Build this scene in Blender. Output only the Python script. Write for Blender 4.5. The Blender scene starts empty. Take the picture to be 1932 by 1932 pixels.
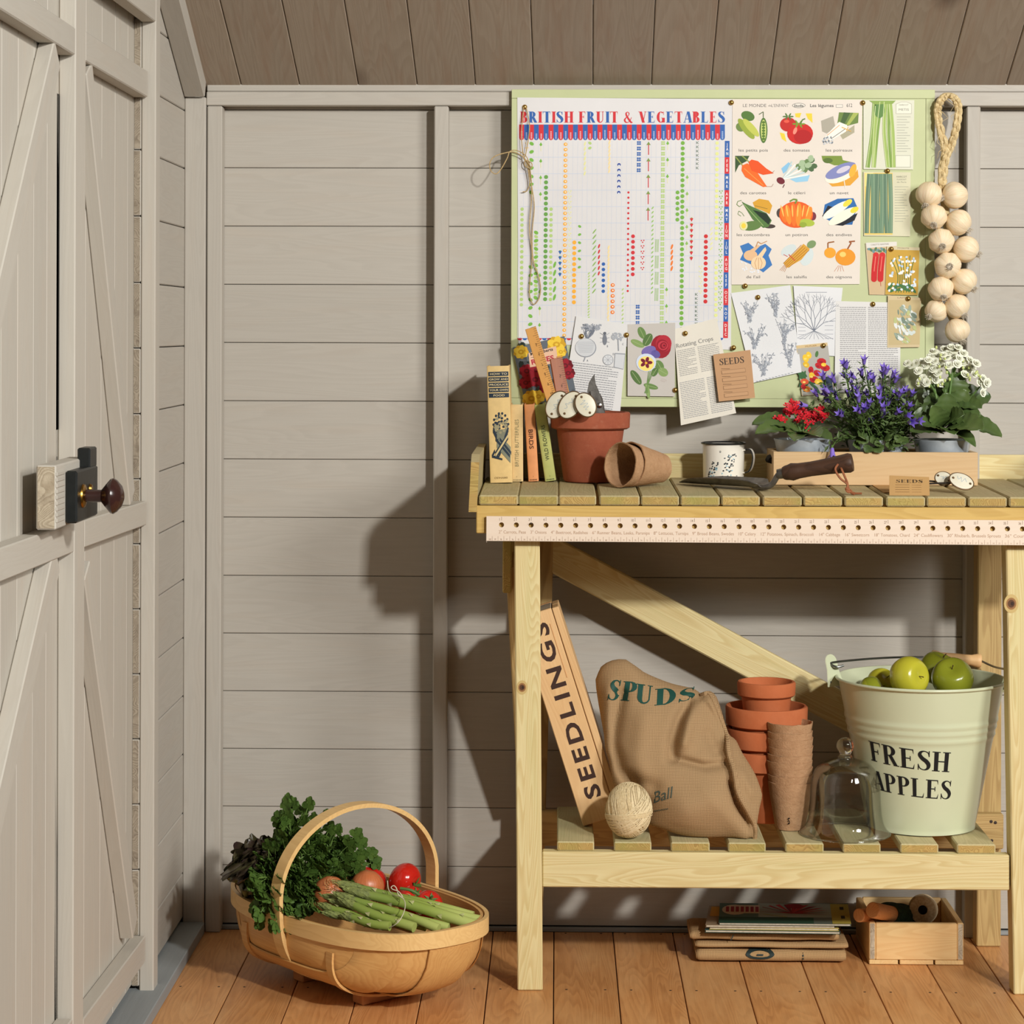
import bpy, bmesh, math, random
from math import sin, cos, pi, sqrt, radians, atan2, hypot
from mathutils import Vector as V, Matrix, noise, Euler
random.seed(7)
S = bpy.context.scene
COL = S.collection
# ------------------------------------------------ camera, world, light, exposure
FPX, CAMY, CAMZ, HZN = 4400.0, -4.405, 1.136, 620.0
TH, RO = math.atan(0.0195), 0.0027
CAM = V((0, CAMY, CAMZ))
_f = V((-sin(TH), cos(TH), 0)); _r0 = V((cos(TH), sin(TH), 0)); _u0 = V((0, 0, 1))
_r = _r0 * cos(RO) + _u0 * sin(RO); _u = _u0 * cos(RO) - _r0 * sin(RO)
cd = bpy.data.cameras.new('camera'); cam = bpy.data.objects.new('camera', cd); COL.objects.link(cam)
cam.matrix_world = Matrix(((_r.x, _u.x, -_f.x, CAM.x), (_r.y, _u.y, -_f.y, CAM.y), (_r.z, _u.z, -_f.z, CAM.z), (0, 0, 0, 1)))
cd.sensor_width = 36.0; cd.lens = 36.0 * FPX / 1932; cd.shift_y = -(966 - HZN) / 1932; cd.clip_start = 0.05
S.camera = cam
w = bpy.data.worlds.new('world'); S.world = w; w.use_nodes = True
w.node_tree.nodes['Background'].inputs[0].default_value = (1.0, 0.95, 0.89, 1)
w.node_tree.nodes['Background'].inputs[1].default_value = 0.05
def area(name, loc, tgt, size, power, col=(1, 1, 1)):
    l = bpy.data.lights.new(name, 'AREA'); l.shape = 'SQUARE'; l.size = size; l.energy = power; l.color = col
    o = bpy.data.objects.new(name, l); COL.objects.link(o)
    d = (V(tgt) - V(loc)); o.matrix_world = Matrix.Translation(V(loc)) @ d.to_track_quat('-Z', 'Y').to_matrix().to_4x4()
    return o
area('key_light', (1.91, -4.5, 2.52), (0.1, -0.1, 0.9), 0.20, 168, (1.0, 0.985, 0.955))
area('soft_light', (3.1, -3.9, 2.35), (0.0, -0.2, 0.9), 1.1, 112, (1.0, 0.985, 0.955))
S.view_settings.view_transform = 'Standard'; S.view_settings.look = 'None'
S.view_settings.exposure = 0.0; S.view_settings.gamma = 1.0; S.view_settings.use_curve_mapping = False
# ------------------------------------------------ pixel rays -> world points at real planes
def ray(px, py):
    return _f + _r * ((px - 966) / FPX) + _u * (-(py - HZN) / FPX)
def P(px, py, Y):
    d = ray(px, py); return CAM + d * ((Y - CAMY) / d.y)
def PX(px, py, X):
    d = ray(px, py); return CAM + d * (X / d.x)
def PZ(px, py, Z):
    d = ray(px, py); return CAM + d * ((Z - CAMZ) / d.z)
def sc(Y): return FPX / (Y - CAMY)          # pixels per metre at depth Y
# ------------------------------------------------ colours and materials
def lin(c):
    return tuple(((x / 255) / 12.92 if x / 255 <= 0.04045 else ((x / 255 + 0.055) / 1.055) ** 2.4) for x in c)
def mat(name):
    m = bpy.data.materials.new(name); m.use_nodes = True
    nt = m.node_tree; return m, nt, nt.nodes['Principled BSDF']
def nd(nt, t, **k):
    n = nt.nodes.new(t)
    for a, b in k.items(): setattr(n, a, b)
    return n
def c4(c): return (*lin(c), 1)
def ramp(nt, src, stops):
    r = nd(nt, 'ShaderNodeValToRGB'); e = r.color_ramp.elements
    while len(e) < len(stops): e.new(0.5)
    for i, (p, c) in enumerate(stops):
        e[i].position = p; e[i].color = c4(c) if len(c) == 3 else c
    nt.links.new(src, r.inputs[0]); return r.outputs[0]
def mixc(nt, f, a, b, mode='MIX'):
    n = nd(nt, 'ShaderNodeMix', data_type='RGBA', blend_type=mode)
    if isinstance(f, (int, float)): n.inputs[0].default_value = f
    else: nt.links.new(f, n.inputs[0])
    for s, i in ((a, 6), (b, 7)):
        if isinstance(s, tuple): n.inputs[i].default_value = s
        else: nt.links.new(s, n.inputs[i])
    return n.outputs[2]
def mth(nt, op, a, b=0.0):
    n = nd(nt, 'ShaderNodeMath', operation=op)
    for s, i in ((a, 0), (b, 1)):
        if isinstance(s, (int, float)): n.inputs[i].default_value = s
        else: nt.links.new(s, n.inputs[i])
    return n.outputs[0]
def nz(nt, vec, scale, detail=4, rough=0.55, dist=0.0):
    n = nd(nt, 'ShaderNodeTexNoise'); n.inputs['Scale'].default_value = scale; n.inputs['Detail'].default_value = detail
    n.inputs['Roughness'].default_value = rough; n.inputs['Distortion'].default_value = dist
    nt.links.new(vec, n.inputs['Vector']); return n.outputs['Fac']
def objvec(nt, scale=(1, 1, 1), rnd=True):
    tc = nd(nt, 'ShaderNodeTexCoord'); v = tc.outputs['Object']
    if rnd:
        oi = nd(nt, 'ShaderNodeObjectInfo'); m = mth(nt, 'MULTIPLY', oi.outputs['Random'], 53.0)
        cx = nd(nt, 'ShaderNodeCombineXYZ'); nt.links.new(m, cx.inputs[0]); nt.links.new(mth(nt, 'MULTIPLY', m, 3.7), cx.inputs[1]); nt.links.new(mth(nt, 'MULTIPLY', m, 1.9), cx.inputs[2])
        a = nd(nt, 'ShaderNodeVectorMath', operation='ADD'); nt.links.new(v, a.inputs[0]); nt.links.new(cx.outputs[0], a.inputs[1]); v = a.outputs[0]
    mp = nd(nt, 'ShaderNodeMapping'); mp.inputs['Scale'].default_value = scale; nt.links.new(v, mp.inputs['Vector'])
    return mp.outputs[0]
def bump(nt, b, h, st, dist=0.002):
    n = nd(nt, 'ShaderNodeBump'); n.inputs['Strength'].default_value = st; n.inputs['Distance'].default_value = dist
    nt.links.new(h, n.inputs['Height']); nt.links.new(n.outputs[0], b.inputs['Normal'])
def wood(name, light, dark, ring=18.0, ringamt=0.5, fib=0.5, rough=0.65, bst=0.3, stain=None, stainamt=0.4, knots=None, kscale=7, patch=0.0, spec=0.3, var=0.0):
    m, nt, b = mat(name)
    v1 = objvec(nt, (0.8, 9, 9)); base = nz(nt, v1, 1.6, 2, 0.45, 0.4)
    fr = mth(nt, 'FRACT', mth(nt, 'MULTIPLY', mth(nt, 'ADD', base, mth(nt, 'MULTIPLY', nz(nt, objvec(nt, (3, 40, 40)), 1.0, 2), 0.035)), ring))
    rings = mth(nt, 'MULTIPLY', mth(nt, 'POWER', fr, 1.6), mth(nt, 'SUBTRACT', 1.0, mth(nt, 'POWER', fr, 9.0)))
    fb = nz(nt, objvec(nt, (9, 170, 170)), 1.0, 4, 0.6)
    f = mth(nt, 'ADD', mth(nt, 'MULTIPLY', rings, ringamt), mth(nt, 'MULTIPLY', mth(nt, 'SUBTRACT', fb, 0.5), fib))
    col = ramp(nt, f, [(0.0, light), (1.0, dark)])
    if patch:
        pf = ramp(nt, nz(nt, objvec(nt, (2.2, 7, 7)), 1.7, 4, 0.6), [(0.42, (0, 0, 0)), (0.72, (255, 255, 255))])
        col = mixc(nt, mth(nt, 'MULTIPLY', pf, patch), col, c4(stain or dark))
    elif stain:
        pf = ramp(nt, nz(nt, objvec(nt, (3, 30, 30)), 1.2, 5, 0.65), [(0.5, (0, 0, 0)), (0.75, (255, 255, 255))])
        col = mixc(nt, mth(nt, 'MULTIPLY', pf, stainamt), col, c4(stain))
    if knots:
        vo = nd(nt, 'ShaderNodeTexVoronoi'); vo.inputs['Scale'].default_value = 1.0
        nt.links.new(objvec(nt, (kscale * 0.55, kscale, kscale * 0.3)), vo.inputs['Vector'])
        kf = ramp(nt, vo.outputs['Distance'], [(0.03, (255, 255, 255)), (0.10, (40, 40, 40)), (0.16, (0, 0, 0))])
        col = mixc(nt, mth(nt, 'MULTIPLY', kf, 0.75), col, c4(knots))
    if var:
        oi = nd(nt, 'ShaderNodeObjectInfo'); hv = nd(nt, 'ShaderNodeHueSaturation')
        nt.links.new(col, hv.inputs['Color']); nt.links.new(mth(nt, 'ADD', mth(nt, 'MULTIPLY', oi.outputs['Random'], var), 1 - var / 2), hv.inputs['Value'])
        col = hv.outputs[0]
    nt.links.new(col, b.inputs['Base Color']); b.inputs['Roughness'].default_value = rough; b.inputs['Specular IOR Level'].default_value = spec
    bump(nt, b, mth(nt, 'ADD', f, fb), bst, 0.0012)
    return m
def flat(name, c, rough=0.6, metal=0.0, nscale=0, c2=None, bst=0.0, spec=0.4, coat=0.0, sub=0.0):
    m, nt, b = mat(name)
    b.inputs['Roughness'].default_value = rough; b.inputs['Metallic'].default_value = metal; b.inputs['Specular IOR Level'].default_value = spec
    if coat: b.inputs['Coat Weight'].default_value = coat
    if sub: b.inputs['Subsurface Weight'].default_value = sub; b.inputs['Subsurface Scale'].default_value = 0.006; b.inputs['Subsurface Radius'].default_value = (1, .6, .3)
    b.inputs['Base Color'].default_value = c4(c)
    if nscale:
        n = nz(nt, objvec(nt), nscale, 5, 0.6)
        nt.links.new(ramp(nt, n, [(0.3, c), (0.7, c2 or c)]), b.inputs['Base Color'])
        if bst: bump(nt, b, n, bst, 0.002)
    return m
# whitewashed shed timber
PAINT = wood('washed_paint', (180, 174, 163), (162, 155, 144), ring=22, ringamt=0.32, fib=0.35, rough=0.6, bst=0.16, stain=(182, 164, 144), stainamt=0.2, var=0.06)
PAINTL = wood('washed_paint_door', (186, 180, 168), (174, 166, 153), ring=20, ringamt=0.3, fib=0.35, rough=0.58, bst=0.15, stain=(194, 176, 156), stainamt=0.22, var=0.07)
PAINTC = wood('thin_paint_ceiling', (163, 149, 132), (142, 126, 108), ring=20, ringamt=0.5, fib=0.5, rough=0.62, bst=0.2, stain=(150, 116, 92), stainamt=0.45, knots=(92, 72, 58), kscale=3.0, var=0.09)
SILL = wood('grey_sill_paint', (142, 146, 146), (126, 130, 130), ring=10, ringamt=0.3, fib=0.3, rough=0.55, bst=0.2)
ENDG = wood('sawn_end_grain', (190, 176, 152), (138, 120, 96), ring=40, ringamt=0.9, fib=0.5, rough=0.8, bst=0.5, stain=(110, 92, 76), stainamt=0.5)
ENDW = wood('cladding_end_grain', (160, 148, 130), (108, 96, 80), ring=44, ringamt=0.9, fib=0.5, rough=0.85, bst=0.4, stain=(84, 70, 58), stainamt=0.6)
FLOORM = wood('orange_floor_pine', (204, 145, 88), (148, 91, 45), ring=24, ringamt=0.55, fib=0.8, rough=0.42, bst=0.25, stain=(220, 170, 114), patch=0.75, knots=(140, 80, 44), kscale=3.2, var=0.22, spec=0.4)
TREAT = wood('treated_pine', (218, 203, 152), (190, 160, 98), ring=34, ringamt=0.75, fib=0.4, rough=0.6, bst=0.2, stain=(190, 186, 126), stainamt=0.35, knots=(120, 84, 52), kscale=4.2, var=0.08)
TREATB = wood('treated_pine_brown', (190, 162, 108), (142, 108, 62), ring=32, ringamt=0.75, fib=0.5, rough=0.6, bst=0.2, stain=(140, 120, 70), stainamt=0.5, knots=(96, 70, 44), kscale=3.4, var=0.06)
SLATM = wood('weathered_slat', (182, 166, 124), (158, 140, 98), ring=30, ringamt=0.55, fib=0.6, rough=0.7, bst=0.35, stain=(160, 158, 112), patch=0.55, var=0.1)
SLATE = wood('slat_end_grain', (188, 158, 94), (136, 100, 48), ring=60, ringamt=0.85, fib=0.4, rough=0.75, bst=0.4, stain=(142, 148, 74), patch=0.6, var=0.15)
SHELFM = wood('shelf_slat', (196, 182, 138), (168, 156, 110), ring=36, ringamt=0.6, fib=0.5, rough=0.7, bst=0.2, stain=(164, 168, 120), patch=0.4, var=0.08)
LIPM = wood('yellow_lip', (204, 170, 98), (176, 138, 68), ring=24, ringamt=0.6, fib=0.5, rough=0.55, bst=0.2, var=0.04)
CRATEM = wood('crate_pine', (218, 178, 126), (196, 148, 96), ring=28, ringamt=0.5, fib=0.4, rough=0.6, bst=0.2, stain=(232, 198, 150), patch=0.4, var=0.06)
CRATED = wood('crate_side', (204, 150, 96), (178, 122, 72), ring=14, ringamt=0.5, fib=0.4, rough=0.65, bst=0.2)
BOXM = wood('planter_pine', (204, 172, 128), (186, 148, 102), ring=20, ringamt=0.4, fib=0.35, rough=0.6, bst=0.15)
CRATE2 = wood('small_crate_pine', (224, 192, 136), (198, 154, 96), ring=30, ringamt=0.5, fib=0.4, rough=0.6, bst=0.2, stain=(220, 150, 86), patch=0.35, knots=(150, 90, 50), kscale=8)
TRUGM = wood('trug_ash', (214, 168, 104), (182, 128, 68), ring=26, ringamt=0.5, fib=0.35, rough=0.45, bst=0.12, stain=(176, 112, 54), patch=0.35, spec=0.45, var=0.08)
TRUGR = wood('trug_rim', (224, 186, 124), (198, 152, 90), ring=20, ringamt=0.45, fib=0.35, rough=0.45, bst=0.12, spec=0.45)
TRUGF = wood('trug_foot', (190, 128, 76), (160, 98, 52), ring=12, ringamt=0.5, fib=0.4, rough=0.6, bst=0.2)
DARKW = wood('dark_handle', (74, 50, 36), (44, 29, 21), ring=22, ringamt=0.7, fib=0.6, rough=0.5, bst=0.3)
RULEM = wood('old_rule', (206, 150, 80), (178, 118, 56), ring=12, ringamt=0.3, fib=0.3, rough=0.45, bst=0.1)
RULED = wood('old_rule_dark', (150, 84, 44), (124, 62, 30), ring=12, ringamt=0.3, fib=0.3, rough=0.45, bst=0.1)
SEEDR = wood('pale_ruler_ply', (226, 208, 188), (216, 194, 170), ring=14, ringamt=0.3, fib=0.25, rough=0.6, bst=0.08)
GRIPM = wood('grip_beech', (220, 178, 126), (200, 152, 100), ring=10, ringamt=0.4, fib=0.3, rough=0.5, bst=0.1)
BLACKM = flat('shade_black', (24, 22, 20), 0.9)  # flat black standing in for the shade inside gaps and holes
# ------------------------------------------------ mesh helpers
WM = {}
def wm(o): return WM.get(o.name, Matrix.Identity(4))
def link(o, parent=None, M=None):
    COL.objects.link(o); M = M or Matrix.Identity(4); WM[o.name] = M
    if parent is not None:
        o.parent = parent; o.matrix_basis = wm(parent).inverted() @ M
    else: o.matrix_basis = M
    return o
def tag(o, label=None, cat=None, group=None, kind=None):
    for k, x in (('label', label), ('category', cat), ('group', group), ('kind', kind)):
        if x: o[k] = x
    return o
def thing(name, label, cat, loc=(0, 0, 0), group=None, kind=None):
    o = bpy.data.objects.new(name, None); o.empty_display_size = 0.03
    link(o, None, Matrix.Translation(V(loc))); return tag(o, label, cat, group, kind)
class MB:
    def __init__(s): s.v = []; s.f = []; s.m = []; s.uv = {}
    def add(s, vs, fs, mi=0, M=None):
        n = len(s.v)
        s.v += [(M @ V(p)) if M is not None else V(p) for p in vs]
        s.f += [tuple(i + n for i in f) for f in fs]; s.m += [mi] * len(fs); return s
    def mesh(s, name, mats, org, smooth=True, ang=40):
        me = bpy.data.meshes.new(name); me.from_pydata([tuple(p - org) for p in s.v], [], s.f)
        for m in (mats if isinstance(mats, (list, tuple)) else [mats]): me.materials.append(m)
        if len(me.materials) > 1: me.polygons.foreach_set('material_index', s.m)
        if smooth: me.shade_smooth(); me.set_sharp_from_angle(angle=radians(ang))
        me.update(); return me
    def build(s, name, mats, parent=None, smooth=True, org=None, ang=40):
        if org is None:
            xs = [p.x for p in s.v]; ys = [p.y for p in s.v]; zs = [p.z for p in s.v]
            org = V(((min(xs) + max(xs)) / 2, (min(ys) + max(ys)) / 2, min(zs)))
        org = V(org)
        return link(bpy.data.objects.new(name, s.mesh(name, mats, org, smooth, ang)), parent, Matrix.Translation(org))
def frame(o, x, y=None, z=None):
    """orthonormal frame with local X along x, local Z near z"""
    x = V(x).normalized(); z = V(z); z = (z - x * z.dot(x)).normalized(); y = z.cross(x)
    o = V(o)
    return Matrix(((x.x, y.x, z.x, o.x), (x.y, y.y, z.y, o.y), (x.z, y.z, z.z, o.z), (0, 0, 0, 1)))
def boxgeo(lx, ly, lz, c=0.0):
    bm = bmesh.new(); bmesh.ops.create_cube(bm, size=1)
    for q in bm.verts: q.co = V((q.co.x * lx, q.co.y * ly, q.co.z * lz))
    if c: bmesh.ops.bevel(bm, geom=list(bm.edges), offset=c, segments=1, affect='EDGES', profile=0.5)
    bm.verts.index_update()
    r = ([q.co.copy() for q in bm.verts], [tuple(q.index for q in f.verts) for f in bm.faces]); bm.free(); return r
def plank(name, p0, p1, wd, th, n, m, parent=None, c=0.001, endm=None, centre=True):
    """box from p0 to p1 (centre line), width wd, thickness th along n"""
    p0, p1 = V(p0), V(p1); L = (p1 - p0).length
    vs, fs = boxgeo(L, wd, th, c)
    me = bpy.data.meshes.new(name); me.from_pydata([tuple(q) for q in vs], [], fs)
    me.materials.append(m)
    if endm:
        me.materials.append(endm)
        for pl in me.polygons:
            if abs(pl.normal.x) > 0.9: pl.material_index = 1
    me.update()
    return link(bpy.data.objects.new(name, me), parent, frame((p0 + p1) / 2, p1 - p0, None, n))
def bx(name, x0, x1, y0, y1, z0, z1, m, parent=None, c=0.001, along='x', endm=None):
    mx, my, mz = (x0 + x1) / 2, (y0 + y1) / 2, (z0 + z1) / 2
    if along == 'x': return plank(name, (x0, my, mz), (x1, my, mz), z1 - z0, y1 - y0, (0, -1, 0), m, parent, c, endm)
    if along == 'y': return plank(name, (mx, y0, mz), (mx, y1, mz), x1 - x0, z1 - z0, (0, 0, 1), m, parent, c, endm)
    return plank(name, (mx, my, z0), (mx, my, z1), x1 - x0, y1 - y0, (0, -1, 0), m, parent, c, endm)
def tube(path, r, n=8, closed=False, cap=True):
    """path: list of points; r: radius or list"""
    path = [V(p) for p in path]; k = len(path); vs = []; fs = []
    R = r if isinstance(r, (list, tuple)) else [r] * k
    t0 = (path[1] - path[0]).normalized(); up = V((0, 0, 1)) if abs(t0.z) < 0.9 else V((1, 0, 0))
    nrm = (up - t0 * up.dot(t0)).normalized()
    for i, p in enumerate(path):
        a = path[(i - 1) % k] if (closed or i > 0) else p; b = path[(i + 1) % k] if (closed or i < k - 1) else p
        t = (b - a).normalized(); q = nrm - t * nrm.dot(t)
        nrm = q.normalized() if q.length > 1e-6 else nrm
        bn = t.cross(nrm)
        for j in range(n):
            an = 2 * pi * j / n; vs.append(p + (nrm * cos(an) + bn * sin(an)) * R[i])
    for i in range(k if closed else k - 1):
        for j in range(n):
            a, b = i * n + j, i * n + (j + 1) % n; c, d = ((i + 1) % k) * n + (j + 1) % n, ((i + 1) % k) * n + j
            fs.append((a, b, c, d))
    if cap and not closed:
        fs.append(tuple(range(n - 1, -1, -1))); fs.append(tuple((k - 1) * n + j for j in range(n)))
    return vs, fs
def ribbon(path, nrms, wd, th, closed=False):
    """flat strap: path points, per-point thickness direction, width across"""
    k = len(path); vs = []; fs = []
    for i, p in enumerate(path):
        a = path[(i - 1) % k] if (closed or i > 0) else p; b = path[(i + 1) % k] if (closed or i < k - 1) else p
        t = (V(b) - V(a)).normalized(); nn = V(nrms[i]); nn = (nn - t * nn.dot(t)).normalized(); s = t.cross(nn)
        p = V(p); w2 = (wd[i] if isinstance(wd, list) else wd) / 2
        vs += [p + s * w2 + nn * th / 2, p - s * w2 + nn * th / 2, p - s * w2 - nn * th / 2, p + s * w2 - nn * th / 2]
    for i in range(k if closed else k - 1):
        for j in range(4):
            fs.append((i * 4 + j, i * 4 + (j + 1) % 4, ((i + 1) % k) * 4 + (j + 1) % 4, ((i + 1) % k) * 4 + j))
    if not closed: fs += [(3, 2, 1, 0), tuple((k - 1) * 4 + j for j in range(4))]
    return vs, fs
def lathe(prof, n=40, close=False):
    vs = []; fs = []; k = len(prof)
    for r, z in prof:
        for j in range(n):
            a = 2 * pi * j / n; vs.append(V((max(r, 1e-5) * cos(a), max(r, 1e-5) * sin(a), z)))
    for i in range(k - 1 + (1 if close else 0)):
        for j in range(n):
            fs.append((i * n + j, i * n + (j + 1) % n, ((i + 1) % k) * n + (j + 1) % n, ((i + 1) % k) * n + j))
    return vs, fs
def sphere(c, rx, ry=None, rz=None, nu=24, nv=14, fn=None):
    ry = ry or rx; rz = rz or rx; vs = []; fs = []
    for i in range(nv + 1):
        t = pi * i / nv
        for j in range(nu):
            a = 2 * pi * j / nu; d = V((sin(t) * cos(a), sin(t) * sin(a), cos(t))); k = fn(d, t, a) if fn else 1.0
            vs.append(V(c) + V((d.x * rx, d.y * ry, d.z * rz)) * k)
    for i in range(nv):
        for j in range(nu):
            fs.append((i * nu + j, (i + 1) * nu + j, (i + 1) * nu + (j + 1) % nu, i * nu + (j + 1) % nu))
    return vs, fs
def cat(pts, n=6, closed=False):
    """Catmull-Rom through tuples of any length"""
    out = []; k = len(pts)
    for i in range(k if closed else k - 1):
        g = lambda q: pts[q % k] if closed else pts[min(max(q, 0), k - 1)]
        a, b, c, d = g(i - 1), g(i), g(i + 1), g(i + 2)
        for s in range(n):
            t = s / n
            out.append(tuple(0.5 * (2 * b[m] + (c[m] - a[m]) * t + (2 * a[m] - 5 * b[m] + 4 * c[m] - d[m]) * t * t + (3 * b[m] - a[m] - 3 * c[m] + d[m]) * t ** 3) for m in range(len(b))))
    if not closed: out.append(tuple(pts[-1]))
    return out
def dup(o, M, parent=None, label=None):
    """copy of an object (and its children) moved by world matrix M"""
    c = o.copy(); W = M @ wm(o); link(c, parent, W)
    if label: c['label'] = label
    for ch in [q for q in bpy.data.objects if q.parent == o]:
        dup(ch, M, c)
    return c
# ------------------------------------------------ flat print: polygons of colour lying on a surface
m_, nt_, b_ = mat('printed_ink'); PRINT = m_
at_ = nd(nt_, 'ShaderNodeAttribute', attribute_name='Col'); nt_.links.new(at_.outputs['Color'], b_.inputs['Base Color'])
b_.inputs['Roughness'].default_value = 0.6; b_.inputs['Specular IOR Level'].default_value = 0.25
GL = {}
def glyph(ch, off=0.0):
    k = (ch, off)
    if k not in GL:
        def msh(body):
            cu = bpy.data.curves.new('t', 'FONT'); cu.body = body; cu.offset = off; cu.resolution_u = 3
            o = bpy.data.objects.new('t', cu); me = o.to_mesh()
            r = ([(q.co.x, q.co.y) for q in me.vertices], [tuple(p.vertices) for p in me.polygons]); o.to_mesh_clear()
            bpy.data.objects.remove(o); bpy.data.curves.remove(cu); return r
        if ch == ' ': GL[k] = ([], [], 0.32)
        else:
            vs, fs = msh(ch); a = max(p[0] for p in msh('H' + ch + 'H')[0]) - max(p[0] for p in msh('HH')[0])
            GL[k] = (vs, fs, a)
    return GL[k]
def text2d(s, off=0.0, track=0.0):
    out = []; x = 0
    for ch in s:
        vs, fs, a = glyph(ch, off)
        for f in fs: out.append([(vs[i][0] + x, vs[i][1] / 0.729) for i in f])
        x += a + track
    return out, x - track
# serif capitals built from stems, hairlines and bowls
def serif(ch, T=0.17):
    t = 0.055; q = []
    R = lambda x0, y0, x1, y1: q.append([(x0, y0), (x1, y0), (x1, y1), (x0, y1)])
    def stem(x, sv=True, w=T, y0=0.0, y1=1.0, top=True, bot=True):
        R(x, y0, x + w, y1)
        if top: R(x - 0.085, y1 - 0.045, x + w + 0.085, y1)
        if bot: R(x - 0.085, y0, x + w + 0.085, y0 + 0.045)
    def arc(cx, cy, rx, ry, a0, a1, w=T, h=t, n=14):
        for i in range(n):
            a, b = radians(a0 + (a1 - a0) * i / n), radians(a0 + (a1 - a0) * (i + 1) / n)
            q.append([(cx + rx * cos(a), cy + ry * sin(a)), (cx + rx * cos(b), cy + ry * sin(b)), (cx + (rx - w) * cos(b), cy + (ry - h) * sin(b)), (cx + (rx - w) * cos(a), cy + (ry - h) * sin(a))])
    def diag(x0, y0, x1, y1, w): q.append([(x0, y0), (x0 + w, y0), (x1 + w, y1), (x1, y1)])
    def stroke(pts, k=6):
        c = cat(pts, k); N = []
        for i in range(len(c)):
            (x0, y0, _), (x1, y1, _) = c[max(i - 1, 0)], c[min(i + 1, len(c) - 1)]; d = hypot(x1 - x0, y1 - y0) or 1e-6; N.append((-(y1 - y0) / d, (x1 - x0) / d))
        for i in range(len(c) - 1):
            (x0, y0, w0), (x1, y1, w1) = c[i], c[i + 1]; (nx, ny), (mx, my) = N[i], N[i + 1]
            q.append([(x0 + nx * w0 / 2, y0 + ny * w0 / 2), (x0 - nx * w0 / 2, y0 - ny * w0 / 2), (x1 - mx * w1 / 2, y1 - my * w1 / 2), (x1 + mx * w1 / 2, y1 + my * w1 / 2)])
    W = 0.7
    if ch in 'FEL':
        stem(0.09)
        if ch in 'FE': R(0.09, 1 - t, 0.62, 1); q.append([(0.56, 1), (0.62, 1), (0.63, 0.74)]); R(0.2, 0.49, 0.5, 0.49 + t); R(0.46, 0.4, 0.5, 0.64)
        if ch in 'EL': R(0.09, 0, 0.64, t); q.append([(0.57, 0), (0.64, 0), (0.67, 0.28)])
        W = 0.66 if ch == 'F' else 0.71
    elif ch == 'H': stem(0.09); stem(0.56); R(0.2, 0.48, 0.6, 0.48 + t); W = 0.84
    elif ch == 'I': stem(0.09); W = 0.36
    elif ch == 'T': stem(0.28, top=False); R(0.02, 1 - t, 0.70, 1); q.append([(0.02, 1), (0.08, 1), (0.02, 0.72)]); q.append([(0.64, 1), (0.70, 1), (0.70, 0.72)]); W = 0.74
    elif ch in 'PR':
        stem(0.09); arc(0.34, 0.735, 0.31, 0.265, -90, 90); R(0.2, 1 - t, 0.35, 1); R(0.2, 0.47, 0.35, 0.47 + t)
        if ch == 'R': diag(0.30, 0.49, 0.55, 0.0, T); R(0.53, 0, 0.80, 0.045)
        W = 0.68 if ch == 'P' else 0.79
    elif ch == 'B':
        stem(0.09); arc(0.34, 0.76, 0.27, 0.24, -90, 90); arc(0.36, 0.27, 0.31, 0.27, -90, 90)
        R(0.2, 1 - t, 0.35, 1); R(0.2, 0.5, 0.36, 0.5 + t); R(0.2, 0, 0.36, t); W = 0.71
    elif ch == 'D': stem(0.09); arc(0.32, 0.5, 0.45, 0.5, -90, 90); R(0.2, 1 - t, 0.33, 1); R(0.2, 0, 0.33, t); W = 0.8
    elif ch == 'U':
        stem(0.09, bot=False, y0=0.3); stem(0.60, w=t, bot=False, y0=0.3); arc(0.375, 0.32, 0.285, 0.33, 180, 270, T, 0.08); arc(0.375, 0.32, 0.28, 0.33, 270, 360, t, 0.08); W = 0.78
    elif ch in 'VA':
        if ch == 'V': diag(0.06, 1, 0.32, 0, T); diag(0.60, 1, 0.39, 0, t); R(-0.02, 0.955, 0.31, 1); R(0.52, 0.955, 0.74, 1)
        else: diag(0.36, 1, 0.08, 0, t); diag(0.32, 1, 0.54, 0, T); R(0.2, 0.3, 0.56, 0.3 + t); R(0.0, 0, 0.23, 0.045); R(0.45, 0, 0.79, 0.045)
        W = 0.74
    elif ch == 'S':
        k = T / 0.17
        stroke([(.54, .76, .04), (.5, .9, .05), (.34, .97, .05), (.19, .91, .1 * k), (.14, .77, .15 * k), (.25, .6, .17 * k), (.42, .47, .18 * k), (.53, .3, .17 * k), (.49, .11, .11 * k), (.33, .025, .05), (.15, .09, .05), (.08, .25, .04)])
        R(.53, .70, .57, 1); R(.05, 0, .09, .30); W = 0.64
    elif ch == 'G':
        arc(0.45, 0.5, 0.38, 0.5, 50, 310, T, t, 24); R(0.56, 0.02, 0.56 + T, 0.44); R(0.48, 0.40, 0.80, 0.44); R(0.68, 0.7, 0.72, 1); W = 0.84
    elif ch == '&':
        stroke([(.74, .48, .05), (.62, .2, .06), (.42, .03, .06), (.2, .06, .12), (.12, .25, .15), (.25, .45, .08), (.46, .63, .06), (.52, .82, .08), (.4, .95, .06), (.26, .86, .12), (.28, .66, .15), (.46, .35, .17), (.7, .04, .16), (.85, .04, .05)]); W = 0.9
    return q, W
def serif2d(s, T=0.17, track=0.05):
    out = []; x = 0
    for ch in s:
        if ch == ' ': x += 0.4; continue
        q, W = serif(ch, T); out += [[(a + x, b) for a, b in p] for p in q]; x += W + track
    return out, x - track
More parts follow.
